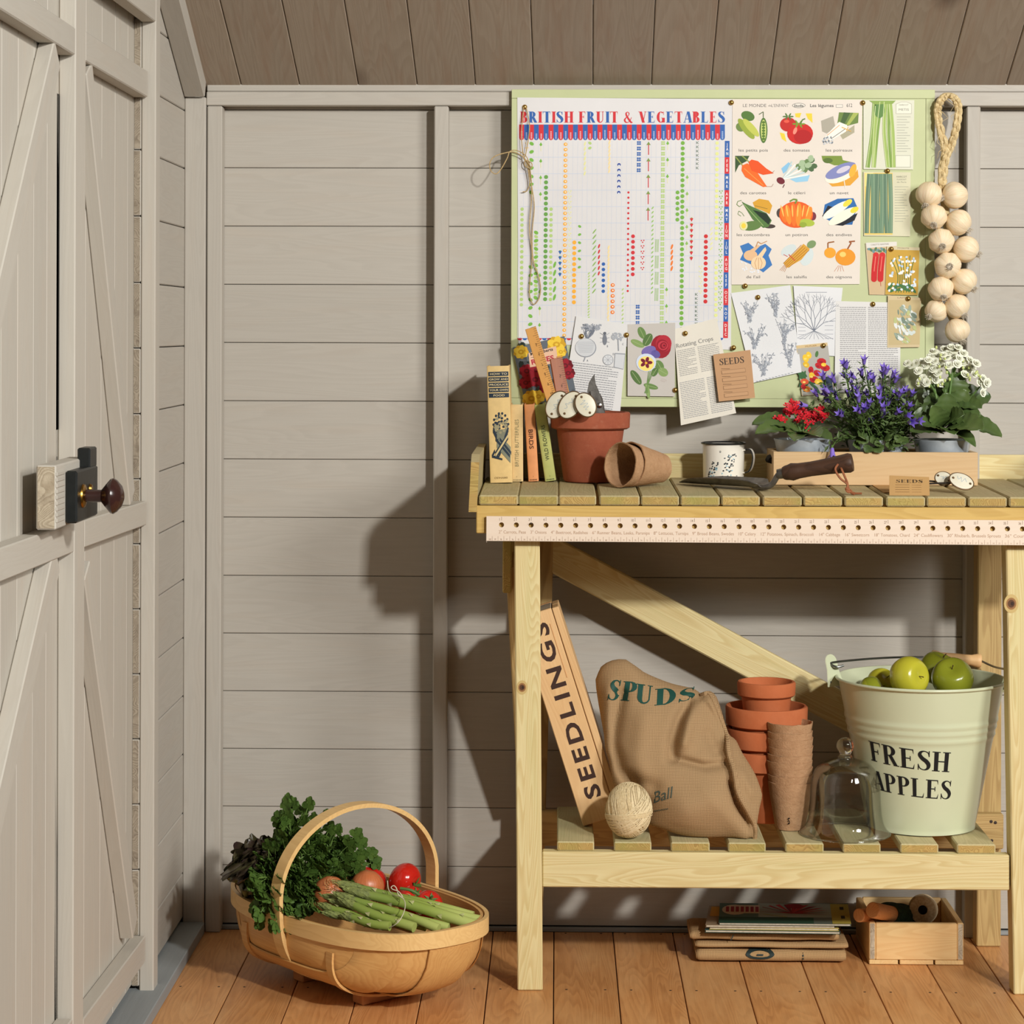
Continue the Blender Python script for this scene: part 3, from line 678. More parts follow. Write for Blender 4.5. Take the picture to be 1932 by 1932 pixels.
def icons(x, col, y0, y1, st, sh='c', r=3.3):
    y = y0; i = 0
    while y <= y1:
        px, py = zx(x), zy(y); px2 = skx(px, py) + (py - 265) * 0.001
        if sh == 'c': A.ell(px2, py, r, r, col, n=9, lv=2)
        elif sh == 'ring': A.ell(px2, py, r, r * .9, col, n=9, lv=2); A.ell(px2 + .4, py - .2, r * .45, r * .4, (240, 226, 196), n=7, lv=3)
        elif sh == 'sq':
            for a, b in ((-1, -1), (1, -1), (-1, 1), (1, 1)): A.ell(px2 + a * 1.9, py + b * 1.9, 1.9, 1.9, col, n=7, lv=2)
        elif sh == 'leaf': A.ell(px2, py, r * 1.1, r * .8, col, -25 if i % 2 else 35, n=8, lv=2)
        elif sh == 'slash': A.ell(px2, py, r * 1.35, 1.3, col, -52, n=8, lv=2)
        elif sh == 'arrow': A.poly([(px2, py - 4), (px2 + 2.8, py + 1), (px2, py + 4), (px2 - 2.8, py + 1)], col, 2); A.line([(px2, py + 3), (px2, py + 13)], 0.9, PY, 2)
        elif sh == 'stalk': A.poly([(px2, py - 4), (px2 + 4, py + 2.5), (px2 - 4, py + 2.5)], (128, 150, 76), 2); A.line([(px2, py + 2), (px2, py + 21)], 1.7, (202, 64, 70), 2)
        elif sh == 'dots':
            for a, b in ((-2.4, -1.2), (2.2, -1.6), (0, 2)): A.ell(px2 + a, py + b, 1.4, 1.4, col, n=6, lv=2)
        elif sh == 'bean': A.ell(px2, py, r * .55, r * 1.5, col, 18, n=8, lv=2)
        elif sh == 'lines':
            for a in (-2.6, 0, 2.6): A.line([(px2 + a, py - 13), (px2 + a - .8, py + 11)], 1.0, col, 2)
        elif sh == 'k': A.line([(px2 - 2, py - 2.5), (px2 - 2, py + 2.5)], 1, col, 2); A.line([(px2 + 2, py - 2.5), (px2 - 1, py), (px2 + 2, py + 2.5)], .9, col, 2)
        elif sh == 'blue': A.ell(px2, py, 3.3, 3.1, col, n=8, lv=2); A.ell(px2, py + 1.6, 1.6, 1.8, (226, 232, 236), n=6, lv=3)
        elif sh == 'heart': A.poly([(px2 - 3.3, py - 2), (px2 - 1.5, py - 3.2), (px2 + 1.5, py - 3.2), (px2 + 3.3, py - 2), (px2, py + 4)], col, 2); A.ell(px2, py - 3.4, 1.6, 0.8, MG, n=6, lv=3)
        y += st; i += 1
NZ = 2080
for a in [(155, LG, 1050, 1830, 43), (190, (232, 206, 150), 520, 560, 40, 'dots'), (228, MG, 520, 925, 66, 'leaf', 4.2), (228, MG, 1520, NZ, 66, 'leaf', 4.2), (270, MG, 1240, 1770, 66, 'leaf', 4.2), (270, LG, 1273, 1800, 66, 'leaf', 3.6), (303, MG, 525, 930, 134, 'arrow'), (303, MG, 1585, NZ, 134, 'arrow'), (347, DG, 790, 1820, 43, 'c', 3.9), (390, LG, 1050, 1820, 43), (422, MG, 1500, 1810, 66, 'bean', 4.4), (465, BLUE, 1400, 1600, 45, 'heart'), (503, OR, 525, NZ, 43, 'ring', 3.7), (540, PY, 910, 1700, 43, 'dots'), (580, OR, 1320, 1820, 44, 'c', 3.9), (622, MG, 1190, 1540, 66, 'leaf', 3), (660, PY, 520, 760, 40, 'bean', 3), (700, LG, 515, 590, 40, 'leaf'), (700, LG, 1570, NZ, 24, 'slash', 2.2), (742, (140, 178, 96), 1230, 1730, 44, 'slash', 4.4), (780, RED, 1350, 1590, 44, 'bean', 3), (817, BLUE, 1495, 1730, 44, 'c', 3.4), (858, (238, 216, 160), 510, 760, 33, 'bean', 3), (858, (238, 216, 160), 1360, NZ, 33, 'bean', 3), (893, PO, 1665, 1900, 44, 'ring', 4), (937, (46, 72, 150), 690, 940, 45, 'blue'), (975, LG, 1700, NZ, 34, 'slash', 2.2), (1015, RED, 915, 1720, 42, 'c', 2.2), (1055, RED, 1270, 1600, 44, 'c', 3.7), (1097, BLUE, 515, 760, 44, 'sq'), (1097, BLUE, 1840, NZ, 44, 'sq'), (1133, RED, 1310, 1550, 44, 'dots'), (1175, RED, 520, 1060, 133, 'stalk'), (1212, (150, 190, 110), 1040, 1740, 36, 'slash', 2.4), (1250, (140, 184, 92), 1350, 1790, 132, 'lines'), (1293, LG, 515, NZ, 43, 'sq'), (1330, MG, 515, 800, 134, 'arrow'), (1330, MG, 1700, NZ, 134, 'arrow'), (1370, PO, 1355, 1560, 44, 'bean', 3.6), (1413, (118, 172, 70), 915, 1150, 44, 'c', 3.7), (1452, (118, 172, 70), 515, NZ, 43, 'c', 3.9), (1490, (140, 184, 92), 790, 1340, 134, 'arrow'), (1528, RED, 1135, 1470, 45, 'heart'), (1572, (88, 112, 96), 512, 740, 34, 'k'), (1572, (88, 112, 96), 1740, NZ, 34, 'k'), (1605, PY, 1520, 1750, 40, 'dots'), (1645, (204, 48, 48), 1270, 1820, 44, 'c', 3.9), (1690, PY, 1210, 1370, 40, 'slash', 3), (1730, (222, 226, 150), 515, 1290, 43, 'c', 3.4), (1730, (222, 226, 150), 1480, NZ, 43, 'c', 3.4), (1765, (140, 184, 92), 910, 1860, 43, 'dots')]:
    icons(*a)
card('calendar_chart', 'large white fruit and vegetable season chart with red and blue title letters', 'poster', [(976, 184), (1383, 187), (1379, 660), (978, 648)], 0, (221, 219, 218), A, n=10, pname='chart_print')
# ---- French vegetable poster
A = Flat(); TX = (74, 74, 72)
A.text("LE MONDE", 1401, 202, 6.2, (120, 116, 112), wd=45); A.text('de', 1449, 201, 3.6, (120, 116, 112), wd=8); A.text("L'ENFANT", 1455, 202, 6.2, (140, 136, 130), wd=33)
A.ell(1507, 199, 12.5, 4.6, TX, n=20); A.ell(1507, 199, 11.7, 3.9, (226, 220, 208), n=20, lv=2); A.text('Studia', 1507, 201.5, 4.6, TX, wd=18, anchor='c', off=.02, lv=3)
A.text('Les légumes', 1528, 202, 6.2, TX, wd=45, off=0.01); A.rect(1577, 197, 1590, 203, (150, 146, 140)); A.rect(1577.7, 197.7, 1589.3, 202.3, (226, 220, 208), 2)
A.text('612', 1597, 202, 7, TX, wd=11)
caps = [['les petits pois', 'des tomates', 'les poireaux'], ['des carottes', 'le céleri', 'un navet'], ['les concombres', 'un potiron', 'des endives'], ["de l'ail", 'les salsifis', 'des oignons']]
cw = [[56, 50, 51], [50, 33, 36], [63, 43, 49], [27, 39, 49]]
for r_ in range(4):
    for c_ in range(3):
        A.text(caps[r_][c_], [1421, 1502, 1581][c_] + (0, 1, 2)[c_], [286, 366.5, 445.5, 525][r_], 5.6, (92, 90, 86), wd=cw[r_][c_], anchor='c')
G1, G2, G3 = (150, 166, 62), (84, 118, 56), (190, 196, 88)
# peas
A.ell(1411, 219, 13, 9, G2, 20); A.ell(1397, 240, 9, 8, (110, 134, 70), 40); A.ell(1408, 243, 24, 7.5, G1, 52, lv=2); A.ell(1417, 241, 22, 6.5, G3, 48, lv=3); A.ell(1440.5, 246, 7.5, 24, G2, 0, lv=3); A.ell(1440.5, 246, 5, 20, (200, 210, 120), 0, lv=4)
for k in range(7): A.ell(1440.5, 231 + k * 5.2, 3.2, 2.6, (90, 122, 48), n=8, lv=5)
A.line([(1432, 216), (1440, 211), (1440, 222)], 1.4, (70, 92, 44), 3)
# tomatoes
YW = (246, 204, 66)
A.poly([(1500, 214), (1512, 213), (1509, 222), (1501, 221)], YW); A.poly([(1520, 214), (1532, 214), (1533, 232), (1524, 224)], YW); A.poly([(1471, 250), (1480, 252), (1484, 268), (1475, 262)], YW)
A.ell(1487, 235, 15.5, 13.5, (190, 40, 34), lv=2); A.ell(1484, 229, 5, 3, (226, 90, 70), lv=3); A.ell(1509.5, 252, 24.5, 20, (200, 36, 30), lv=4); A.ell(1515, 258, 17, 13, (176, 26, 26), lv=5); A.ell(1500, 247, 3.4, 7, (240, 140, 120), 20, lv=6)
for a in range(0, 360, 60): A.ell(1487 + 6 * cos(radians(a)), 220 + 3 * sin(radians(a)), 5, 1.5, G2, a, n=6, lv=4); A.ell(1507 + 7 * cos(radians(a)), 234 + 3 * sin(radians(a)), 6, 1.7, (120, 150, 50), a, n=6, lv=6)
A.line([(1510, 234), (1514, 226), (1519, 224)], 2.2, G2, 7)
# leeks
A.poly([(1549, 228), (1572, 219), (1576, 240), (1560, 252), (1551, 248)], (170, 164, 148)); A.poly([(1585, 255), (1612, 236), (1612, 250), (1590, 263)], (172, 166, 140))
A.poly([(1583, 212), (1620, 213), (1619, 232), (1590, 240), (1580, 232)], (108, 132, 66), 2); A.poly([(1592, 212), (1604, 213), (1592, 236), (1584, 236)], (72, 98, 54), 3); A.poly([(1610, 213), (1620, 213), (1602, 236), (1596, 236)], (166, 178, 90), 3)
A.poly([(1583, 230), (1598, 236), (1600, 246), (1566, 266), (1556, 258)], (240, 234, 222), 4); A.line([(1584, 236), (1560, 256)], 1.2, (226, 160, 110), 5); A.line([(1595, 243), (1568, 262)], 1.2, (120, 116, 110), 5)
for k in range(14): A.ell(1553 + (k % 7) * 2.8 + random.uniform(-1, 1), 262 + (k // 7) * 7 + random.uniform(-3, 3), 2.6, 1.6, (124, 132, 140) if k % 2 else (196, 200, 204), random.uniform(0, 180), n=6, lv=6)
A.line([(1588, 240), (1606, 248)], 1.6, (216, 172, 90), 6); A.line([(1597, 248), (1600, 240)], 1.4, (216, 172, 90), 6)
# carrots
A.poly([(1387, 294), (1414, 294), (1409, 304), (1394, 312), (1387, 326)], (58, 84, 48)); A.line([(1388, 296), (1404, 316)], 2.2, (142, 156, 76), 2); A.line([(1400, 294), (1416, 308)], 2.2, (142, 156, 76), 2)
A.poly([(1400, 312), (1410, 308), (1424, 318), (1447, 352), (1440, 353), (1406, 334), (1399, 322)], (236, 106, 36), 3); A.poly([(1412, 306), (1418, 301), (1430, 304), (1446, 318), (1460, 327), (1440, 330), (1418, 322)], (228, 84, 30), 4)
A.line([(1404, 318), (1440, 350)], 1.5, (248, 150, 70), 5); A.line([(1445, 352), (1456, 352), (1459, 347)], 0.7, (150, 90, 60), 3); A.line([(1456, 327), (1461, 322)], 0.7, (150, 90, 60), 5)
# celery
A.poly([(1474, 318), (1488, 306), (1494, 312), (1478, 328)], (136, 190, 222)); A.poly([(1490, 338), (1528, 330), (1524, 342), (1502, 344)], (150, 200, 226))
for k in range(22):
    a = random.uniform(0, 6.28); r_ = random.uniform(0, 1) ** .5; A.ell(1519 + 18 * r_ * cos(a), 311 + 16 * r_ * sin(a), 6, 5, [(106, 134, 84), (76, 104, 66), (164, 186, 148)][k % 3], a * 57, n=7, lv=2 + k % 3)
for k in range(6): A.line([(1477, 338), (1494 + k * 6, 305 + k * 5)], 2.6, (236, 238, 230) if k % 2 else (190, 208, 206), 5)
A.ell(1473, 341, 8, 6, (112, 32, 44), 30, lv=6); A.line([(1480, 348), (1477, 354)], 1.5, (90, 30, 40), 6)
# turnip
A.poly([(1550, 294), (1588, 294), (1590, 302), (1607, 306), (1600, 312), (1574, 312), (1552, 303)], (122, 144, 60)); A.ell(1562, 303, 9, 5, (88, 112, 48), lv=2)
A.poly([(1560, 342), (1618, 320), (1620, 334), (1604, 350), (1570, 352)], (222, 160, 52)); A.ell(1587, 327, 33, 15, (244, 232, 214), -24, lv=2, n=22); A.ell(1586, 322, 31, 11, (128, 134, 184), -24, lv=3, n=22); A.ell(1591, 320, 14, 5, (206, 200, 214), -24, lv=4); A.ell(1609, 322, 6, 13, (240, 176, 60), 20, lv=4); A.line([(1592, 338), (1595, 356)], 1.6, (236, 226, 210), 4)
# cucumbers
A.ell(1452, 427, 11, 4, (70, 58, 52)); A.poly([(1420, 382), (1432, 375), (1450, 378), (1457, 388), (1452, 404), (1440, 398), (1424, 392)], (212, 158, 50)); A.line([(1424, 388), (1448, 394)], 0.8, (120, 100, 40), 2)
A.poly([(1399, 380), (1406, 384), (1446, 402), (1456, 416), (1450, 428), (1440, 430), (1420, 414)], (84, 120, 62), 3); A.poly([(1420, 396), (1446, 403), (1454, 415), (1450, 424), (1432, 408)], (30, 48, 30), 4); A.line([(1404, 386), (1440, 426)], 1.4, (150, 176, 108), 5)
A.ell(1418, 426, 19, 9, (96, 126, 66), -8, lv=5); A.ell(1403, 426, 7.5, 8.5, (222, 220, 160), lv=6); A.ell(1403, 426, 4.5, 5.2, (240, 206, 70), lv=7, n=8)
A.line([(1399, 378), (1392, 380), (1390, 386), (1395, 390), (1401, 386)], 1.3, (110, 134, 80), 3); A.line([(1398, 408), (1392, 404), (1394, 398), (1400, 402), (1404, 408)], 1, (110, 134, 80), 3)
# pumpkin
A.ell(1472, 402, 7, 9, (74, 66, 62)); A.ell(1534, 408, 6, 8, (120, 50, 62)); A.ell(1502, 405, 32, 25, (226, 92, 30), lv=2, n=26)
for k, dx in enumerate((-24, -15, -5, 5, 15, 24)): A.ell(1502 + dx, 405, 5.6, 24 - abs(dx) * 0.35, (240, 140, 44) if k % 2 else (234, 116, 38), dx * 0.6, lv=3); A.ell(1500 + dx, 398, 1.3, 12, (252, 196, 96), dx * 0.6, lv=4, n=8)
A.line([(1500, 384), (1504, 377), (1497, 376), (1490, 380)], 3, (112, 140, 56), 5); A.ell(1523, 420, 14, 7, (170, 188, 66), 8, lv=5); A.ell(1515, 424, 7, 5, (146, 166, 56), 0, lv=6)
# endives
A.poly([(1556, 386), (1580, 375), (1610, 374), (1617, 390), (1608, 424), (1580, 424), (1552, 410)], (44, 104, 168)); A.poly([(1551, 408), (1562, 388), (1576, 392), (1560, 412)], (28, 30, 40), 2); A.poly([(1570, 424), (1618, 402), (1612, 416), (1590, 426)], (26, 28, 36), 2)
A.ell(1578, 396, 30, 8.5, (246, 240, 224), -32, lv=3); A.ell(1590, 408, 31, 9, (242, 236, 214), -30, lv=4); A.ell(1599, 383, 10, 5, (238, 214, 70), -36, lv=4); A.ell(1612, 396, 8.5, 5, (238, 212, 62), -30, lv=5)
# garlic
A.poly([(1396, 464), (1412, 458), (1424, 468), (1444, 460), (1456, 470), (1450, 482), (1457, 500), (1440, 514), (1420, 500), (1396, 490), (1402, 478)], (60, 118, 182))
for k in range(16): A.ell(1398 + random.uniform(0, 40), 494 + random.uniform(0, 20), 2.2, 1.2, (226, 232, 240), random.uniform(0, 180), n=6, lv=2)
A.ell(1416, 482, 13, 10, (226, 184, 140), lv=3); A.poly([(1412, 474), (1424, 474), (1434, 464), (1430, 462)], (226, 184, 140), 3); A.ell(1431, 496, 14, 12.5, (238, 206, 164), lv=4); A.poly([(1426, 487), (1437, 487), (1446, 472), (1444, 466), (1440, 470)], (238, 206, 164), 4)
for dx in (-7, 0, 7): A.line([(1431 + dx * .4, 486), (1431 + dx, 496), (1431 + dx * .5, 508)], .9, (190, 146, 104), 5)
A.line([(1426, 466), (1430, 456), (1436, 460), (1447, 455)], 1.4, (190, 136, 80), 4)
# salsify
A.ell(1488, 472, 16, 9, (206, 216, 214), -30); A.ell(1522, 484, 12, 18, (208, 218, 216), 20)
A.poly([(1478, 496), (1498, 478), (1516, 460), (1528, 470), (1512, 490), (1484, 506)], (216, 160, 54), 2)
for k in range(5): A.line([(1478 + k * 2.4, 497 + k * 2), (1512 + k * 3.6, 462 + k * 2.6)], 1.1, (170, 112, 36), 3)
A.ell(1531, 461, 9, 7, (122, 148, 98), -30, lv=3); A.line([(1488, 480), (1500, 492)], 1.3, (206, 64, 50), 4); A.line([(1486, 484), (1478, 480)], 1, (206, 64, 50), 4)
for k in range(4): A.line([(1480 + k * 2, 500), (1471 + k * 3, 510 + k)], .8, (186, 130, 90), 3)
# onions
A.ell(1566, 477, 11, 10, (234, 160, 44), lv=2); A.line([(1562, 468), (1562, 458), (1574, 456)], 2.4, (150, 92, 40), 2); A.ell(1595, 485, 19, 16, (228, 148, 36), lv=3); A.ell(1590, 480, 6, 5, (250, 204, 110), lv=4); A.line([(1599, 470), (1606, 458), (1602, 456), (1613, 455)], 2.6, (150, 84, 40), 4)
for k in range(4): A.line([(1582 + k * 2, 501), (1574 + k * 6, 512)], .8, (196, 130, 100), 2)
card('vegetable_poster', 'cream French school poster of twelve painted vegetables with captions', 'poster', [(1382, 187), (1627, 188), (1622, 536), (1380, 537)], 1, (230, 220, 208), A, n=8, pname='poster_print')
# ---- bean cards
A = Flat()
for k, (x0, x1, x2, wd) in enumerate([(1650, 1646, 1637, 10), (1654, 1650, 1648, 9), (1662, 1655, 1649, 8), (1670, 1668, 1675, 8), (1676, 1676, 1680, 8), (1679, 1684, 1686, 9)]):
    c = cat([(x0, 192), (x1, 250), (x2, 316)], 5)
    A.line(c, wd * .8, [(128, 158, 76), (160, 184, 100)][k % 2], 2 + k % 2); A.line([(x - 2, y) for x, y in c], 1.2, (206, 218, 160), 5)
A.ell(1659, 207, 10, 16, (96, 134, 72), lv=5); A.poly([(1640, 190), (1690, 190), (1684, 196), (1650, 197)], (140, 166, 84), 5)
A.poly([(1690, 196), (1700, 192), (1711, 192), (1720, 196), (1720, 215), (1690, 215)], (188, 186, 168)); A.poly([(1691, 197), (1700, 193), (1711, 193), (1719, 197), (1719, 214), (1691, 214)], (226, 226, 208), 2)
A.text('HARICOT', 1705, 199.5, 3.2, (150, 150, 134), wd=18, anchor='c', lv=3); A.text('METIS', 1705, 209, 4.6, (140, 140, 126), wd=20, anchor='c', lv=3)
for k, y in enumerate(range(220, 290, 5)): A.rect(1692, y, 1718 - (k * 7 % 12), y + 1.1, (176, 176, 160))
A.rect(1689, 293, 1718, 316, (176, 176, 160)); A.rect(1690, 294, 1717, 315, (224, 224, 206), 2)
card('bean_card', 'upper bean card, pale green bean pods beside the words HARICOT METIS', 'card', [(1629, 189), (1725, 189), (1723, 320), (1629, 319)], 1, (222, 222, 202), A, pname='card_print')
A = Flat(); A.poly([(1631, 326), (1684, 326), (1684, 443), (1631, 443)], (226, 198, 110)); A.poly([(1632, 326), (1648, 326), (1634, 352), (1632, 352)], (238, 220, 140), 2)
for k, (x0, x1, wd) in enumerate([(1640, 1635, 8), (1647, 1646, 9), (1656, 1655, 9), (1664, 1663, 9), (1671, 1673, 8), (1679, 1680, 8)]):
    c = cat([(x0, 328), ((x0 + x1) / 2 + (k % 2) * 2 - 1, 385), (x1, 440)], 5); A.line(c, wd, [(96, 124, 100), (110, 140, 112)][k % 2], 3); A.line([(x + 1.5, y) for x, y in c], 1, (150, 172, 140), 4)
A.text('HARICOT', 1701, 335, 3.4, (110, 110, 96), wd=20, anchor='c'); A.text('FLAGEOLET', 1701, 340, 3, (140, 140, 124), wd=18, anchor='c'); A.text('de Paris', 1701, 345, 3, (140, 140, 124), wd=18, anchor='c')
for k, y in enumerate(range(352, 420, 5)): A.rect(1688, y, 1714 - (k * 5 % 11), y + 1, (170, 170, 150))
card('bean_card', 'lower bean card, dark blue-green pods on yellow, with small French print', 'card', [(1629, 324), (1718, 325), (1717, 446), (1630, 445)], 1, (216, 212, 182), A, pname='card_print')
# ---- seed packets at the right
A = Flat(); A.poly([(1635, 466), (1690, 460), (1688, 556), (1640, 556)], (204, 178, 138)); A.poly([(1634, 458), (1692, 456), (1692, 464), (1635, 468)], (220, 216, 206), 2); A.text('CAROTTE NANTAISE', 1660, 462.5, 3, (140, 130, 120), wd=34, anchor='c', rot=-3, lv=3)
for k in range(9): A.ell(1640 + k * 4, 470 + (k % 3) * 2, 4, 2.4, (86, 122, 84) if k % 2 else (110, 146, 150), k * 37, lv=3)
for x, y1 in ((1651, 530), (1663, 540)): A.line(cat([(x + 2, 480), (x - 1, 505), (x - 2, 526)], 5), 11, (198, 34, 36), 4); A.ell(x - 2, 527, 5.5, 5, (198, 34, 36), lv=4); A.ell(x + 1.5, 481, 5.6, 5, (206, 44, 44), lv=4); A.line([(x - 2, 530), (x - 1, y1)], .8, (190, 60, 50), 4); A.line([(x + 1, 484), (x - 2, 512)], 1.6, (236, 120, 104), 5)
card('seed_packet', 'seed packet with two long red radishes, partly under the yellow flower packet', 'packet', [(1633, 459), (1691, 456), (1688, 557), (1640, 556)], 1, (214, 200, 176), A, pname='packet_print')
A = Flat(); A.poly([(1673, 468), (1735, 470), (1731, 556), (1671, 555)], (196, 156, 62)); A.poly([(1674, 465), (1735, 467), (1735, 472.5), (1673, 471)], (208, 196, 160), 2); A.text('MYOSOTIS', 1704, 469.6, 2.8, (120, 110, 80), wd=22, anchor='c', rot=2, lv=3)
A.ell(1700, 500, 20, 16, (214, 176, 82))
for k in range(7): A.line(cat([(1690 + k * 5, 552), (1694 + k * 4, 520), (1682 + k * 7, 490 - (k % 3) * 4)], 4), 1.3, (70, 110, 60), 3)
for k in range(8): A.ell(1680 + k * 6, 540 + (k % 2) * 6, 9, 3, (64, 112, 62), -50 + k * 14, lv=3)
for k in range(58):
    x, y = random.uniform(1677, 1727), random.uniform(484, 550)
    if y < 528 and abs(x - [1683, 1699, 1712, 1722][k % 4]) > 5: x = [1683, 1699, 1712, 1722][k % 4] + random.uniform(-5, 5)
    A.ell(x, y, 2.7, 2.2, [(226, 232, 234), (186, 204, 224), (240, 240, 232)][k % 3], k * 31, n=7, lv=4 + k % 3)
card('seed_packet', 'yellow seed packet with white forget-me-not flowers at the board right edge', 'packet', [(1673, 465), (1735, 467), (1732, 557), (1670, 556)], 3, (204, 178, 112), A, pname='packet_print')
A = Flat(); A.poly([(1677, 566), (1736, 566), (1735, 650), (1677, 651)], (196, 176, 130)); A.text('LAITUE', 1705, 563, 3, (150, 120, 100), wd=24, anchor='c', lv=2)
for k in range(70):
    a = random.uniform(0, 6.28); r_ = random.uniform(0, 1) ** .5
    A.ell(1707 + 21 * r_ * cos(a), 610 + 36 * r_ * sin(a), random.uniform(3, 8), random.uniform(1.5, 4), [(206, 214, 208), (150, 164, 146), (184, 190, 130), (224, 226, 220), (120, 136, 120)][k % 5], 60 + random.uniform(-40, 40), n=8, lv=2 + k % 4)
card('seed_packet', 'tan seed packet picturing a pale leafy lettuce, above the white flowers', 'packet', [(1675, 557), (1738, 562), (1735, 655), (1674, 656)], 4, (212, 192, 152), A, pname='packet_print')
# ---- line drawings: herbs, pruning tree, text page
GR = (112, 118, 130)
def sprig(A, x, y, w_, h_, n, lv=1, dense=1.0, col=(140, 145, 154)):
    for k in range(n):
        a = random.uniform(-1, 1); tx, ty = x + a * w_ * .5, y - h_ * random.uniform(.5, 1)
        c = cat([(x, y), (x + a * w_ * .2, y - h_ * .4), (tx, ty)], 4); A.line(c, .5, col, lv)
        for j in range(int(7 * dense)):
            i = random.randrange(len(c)); A.ell(c[i][0] + random.uniform(-3, 3), c[i][1] + random.uniform(-3, 3), 2.6, .8, (176, 181, 188) if j % 2 else col, random.uniform(0, 180), n=6, lv=lv + 1)
A = Flat()
for x, y, w_, h_, n in [(1414, 605, 36, 42, 12), (1464, 595, 38, 44, 14), (1424, 655, 44, 44, 13), (1479, 645, 40, 46, 15), (1440, 706, 42, 40, 15), (1490, 690, 34, 44, 12)]: sprig(A, x, y, w_, h_, n)
for k in range(12): A.rect(1426 + k * 6, 719 - k * 1.5, 1430 + k * 6, 719.8 - k * 1.5, GR)
card('book_page', 'torn page with six grey herb drawings, left of the bare tree drawing', 'page', [(1379, 553), (1491, 538), (1512, 702), (1421, 722)], 1, (226, 226, 226), A, lambda u, v: 0.004 * v * v, pname='page_print')
A = Flat()
def branch(x, y, a, L, wd, d):
    x2, y2 = x + L * cos(a), y - L * sin(a); A.line([(x, y), (x2, y2)], wd, GR)
    if d:
        for s_ in (-1, 1): branch(x2, y2, a + s_ * random.uniform(.18, .5), L * random.uniform(.66, .86), max(.45, wd * .7), d - 1)
for a in (60, 85, 105, 130, 40, 148): branch(1536, 624, radians(a), 22, 1.2, 4)
for k in range(9): A.line(cat([(1536, 624), (1536 + (k - 4) * 6, 634), (1536 + (k - 4) * 9, 640)], 3), .6, GR)
A.rect(1520, 551, 1560, 552, (150, 152, 160))
for k in range(5): A.rect(1506, 610 + k * 7, 1520, 610.8 + k * 7, (160, 162, 170)); A.rect(1556, 606 + k * 8, 1572, 606.8 + k * 8, (160, 162, 170))
card('book_page', 'torn page with a drawing of a bare branching shrub and its roots', 'page', [(1497, 539), (1590, 543), (1576, 672), (1506, 668)], 2, (228, 228, 228), A, pname='page_print')
def para(A, x0, x1, y0, y1, st, col, sk=0.0, skx=0.0, h=1.3):
    y = y0
    while y < y1:
        x = x0 + skx * (y - y0); e = x1 + skx * (y - y0) - (random.uniform(4, 22) if random.random() < .12 else 0)
        while x < e:
            wl_ = random.uniform(2, 6); A.poly([(x, y + sk * (x - x0)), (min(x + wl_, e), y + sk * (x - x0 + wl_)), (min(x + wl_, e), y + h + sk * (x - x0 + wl_)), (x, y + h + sk * (x - x0))], col); x += wl_ + 1.1
        y += st
A = Flat(); TG = (162, 160, 160); para(A, 1585, 1634, 579, 735, 3.7, TG, 0.004); para(A, 1638, 1694, 579, 735, 3.7, TG, 0.004)
card('book_page', 'printed text page in two columns behind the purple flowers', 'page', [(1577, 568), (1699, 571), (1698, 742), (1574, 740)], 2, (224, 222, 218), A, lambda u, v: 0.002 * v, pname='page_print')
# ---- snapdragon packet
A = Flat(); A.poly([(1504, 658), (1562, 652), (1573, 741), (1514, 746)], (176, 172, 162)); A.poly([(1503, 652), (1560, 647), (1561, 652), (1504, 657)], (214, 188, 140), 2); A.text('MUFLIER', 1530, 654, 2.8, (150, 110, 70), wd=22, anchor='c', rot=-5, lv=3)
RD, YL2 = (190, 28, 34), (238, 196, 52)
for x, y, r_, c in [(1520, 676, 8, YL2), (1526, 670, 7, YL2), (1521, 688, 7, (226, 180, 44)), (1550, 682, 9, RD), (1544, 690, 7, RD), (1557, 694, 9, RD), (1530, 698, 7, RD), (1554, 688, 5, YL2), (1542, 704, 8, RD), (1532, 710, 8, YL2), (1536, 716, 9, RD), (1544, 720, 8, YL2), (1518, 720, 8, (222, 90, 50)), (1522, 734, 8, (236, 140, 50)), (1516, 730, 6, RD)]: A.ell(x, y, r_, r_ * .72, c, random.uniform(0, 90), lv=4, n=9); A.ell(x - 1, y + 1, r_ * .4, r_ * .25, (150, 20, 30) if c == RD else (250, 220, 110), lv=5, n=6)
for k in range(10): A.ell(1512 + k * 6, 722 + (k % 3) * 7, 9, 2.6, (52, 92, 56), -60 + k * 23, lv=3); A.ell(1510 + (k % 3) * 4, 706 + (k % 2) * 4, 7, 2, (60, 104, 60), 30 + k * 9, lv=3)
A.ell(1541, 668, 3, 6, (80, 120, 64), 10, lv=3); A.poly([(1556, 712), (1568, 708), (1573, 741), (1560, 742)], (50, 60, 84), 3)
card('seed_packet', 'seed packet with red and yellow snapdragons, left of the purple flowers', 'packet', [(1502, 652), (1561, 646), (1574, 742), (1513, 747)], 4, (214, 196, 160), A, pname='packet_print')
# ---- brown SEEDS packet
A = Flat(); BK = (62, 52, 44); A.text('SEEDS', 1357, 689, 12, BK, wd=47, rot=-6, kind='serif', T=0.15)
for k in range(4):
    y = 695 + k * 14.5; x = 1360 + k * 1.6; A.rect(x, y, x + 16, y + 1, (140, 106, 74)); q = [(x, y + 4), (x + 45, y - 1), (x + 46, y + 6.5), (x + 1, y + 11)]; A.poly(q, (150, 114, 80)); A.poly([(q[0][0] + .7, q[0][1] + .7), (q[1][0] - .7, q[1][1] + .8), (q[2][0] - .7, q[2][1] - .7), (q[3][0] + .7, q[3][1] - .8)], (190, 148, 108), 2)
card('seed_packet', 'brown kraft SEEDS packet pinned over the crop clipping', 'packet', [(1345, 669), (1415, 660), (1423, 750), (1355, 757)], 5, (192, 150, 110), A, lambda u, v: 0.007 + 0.010 * v, pname='packet_print', thick=0.0012)
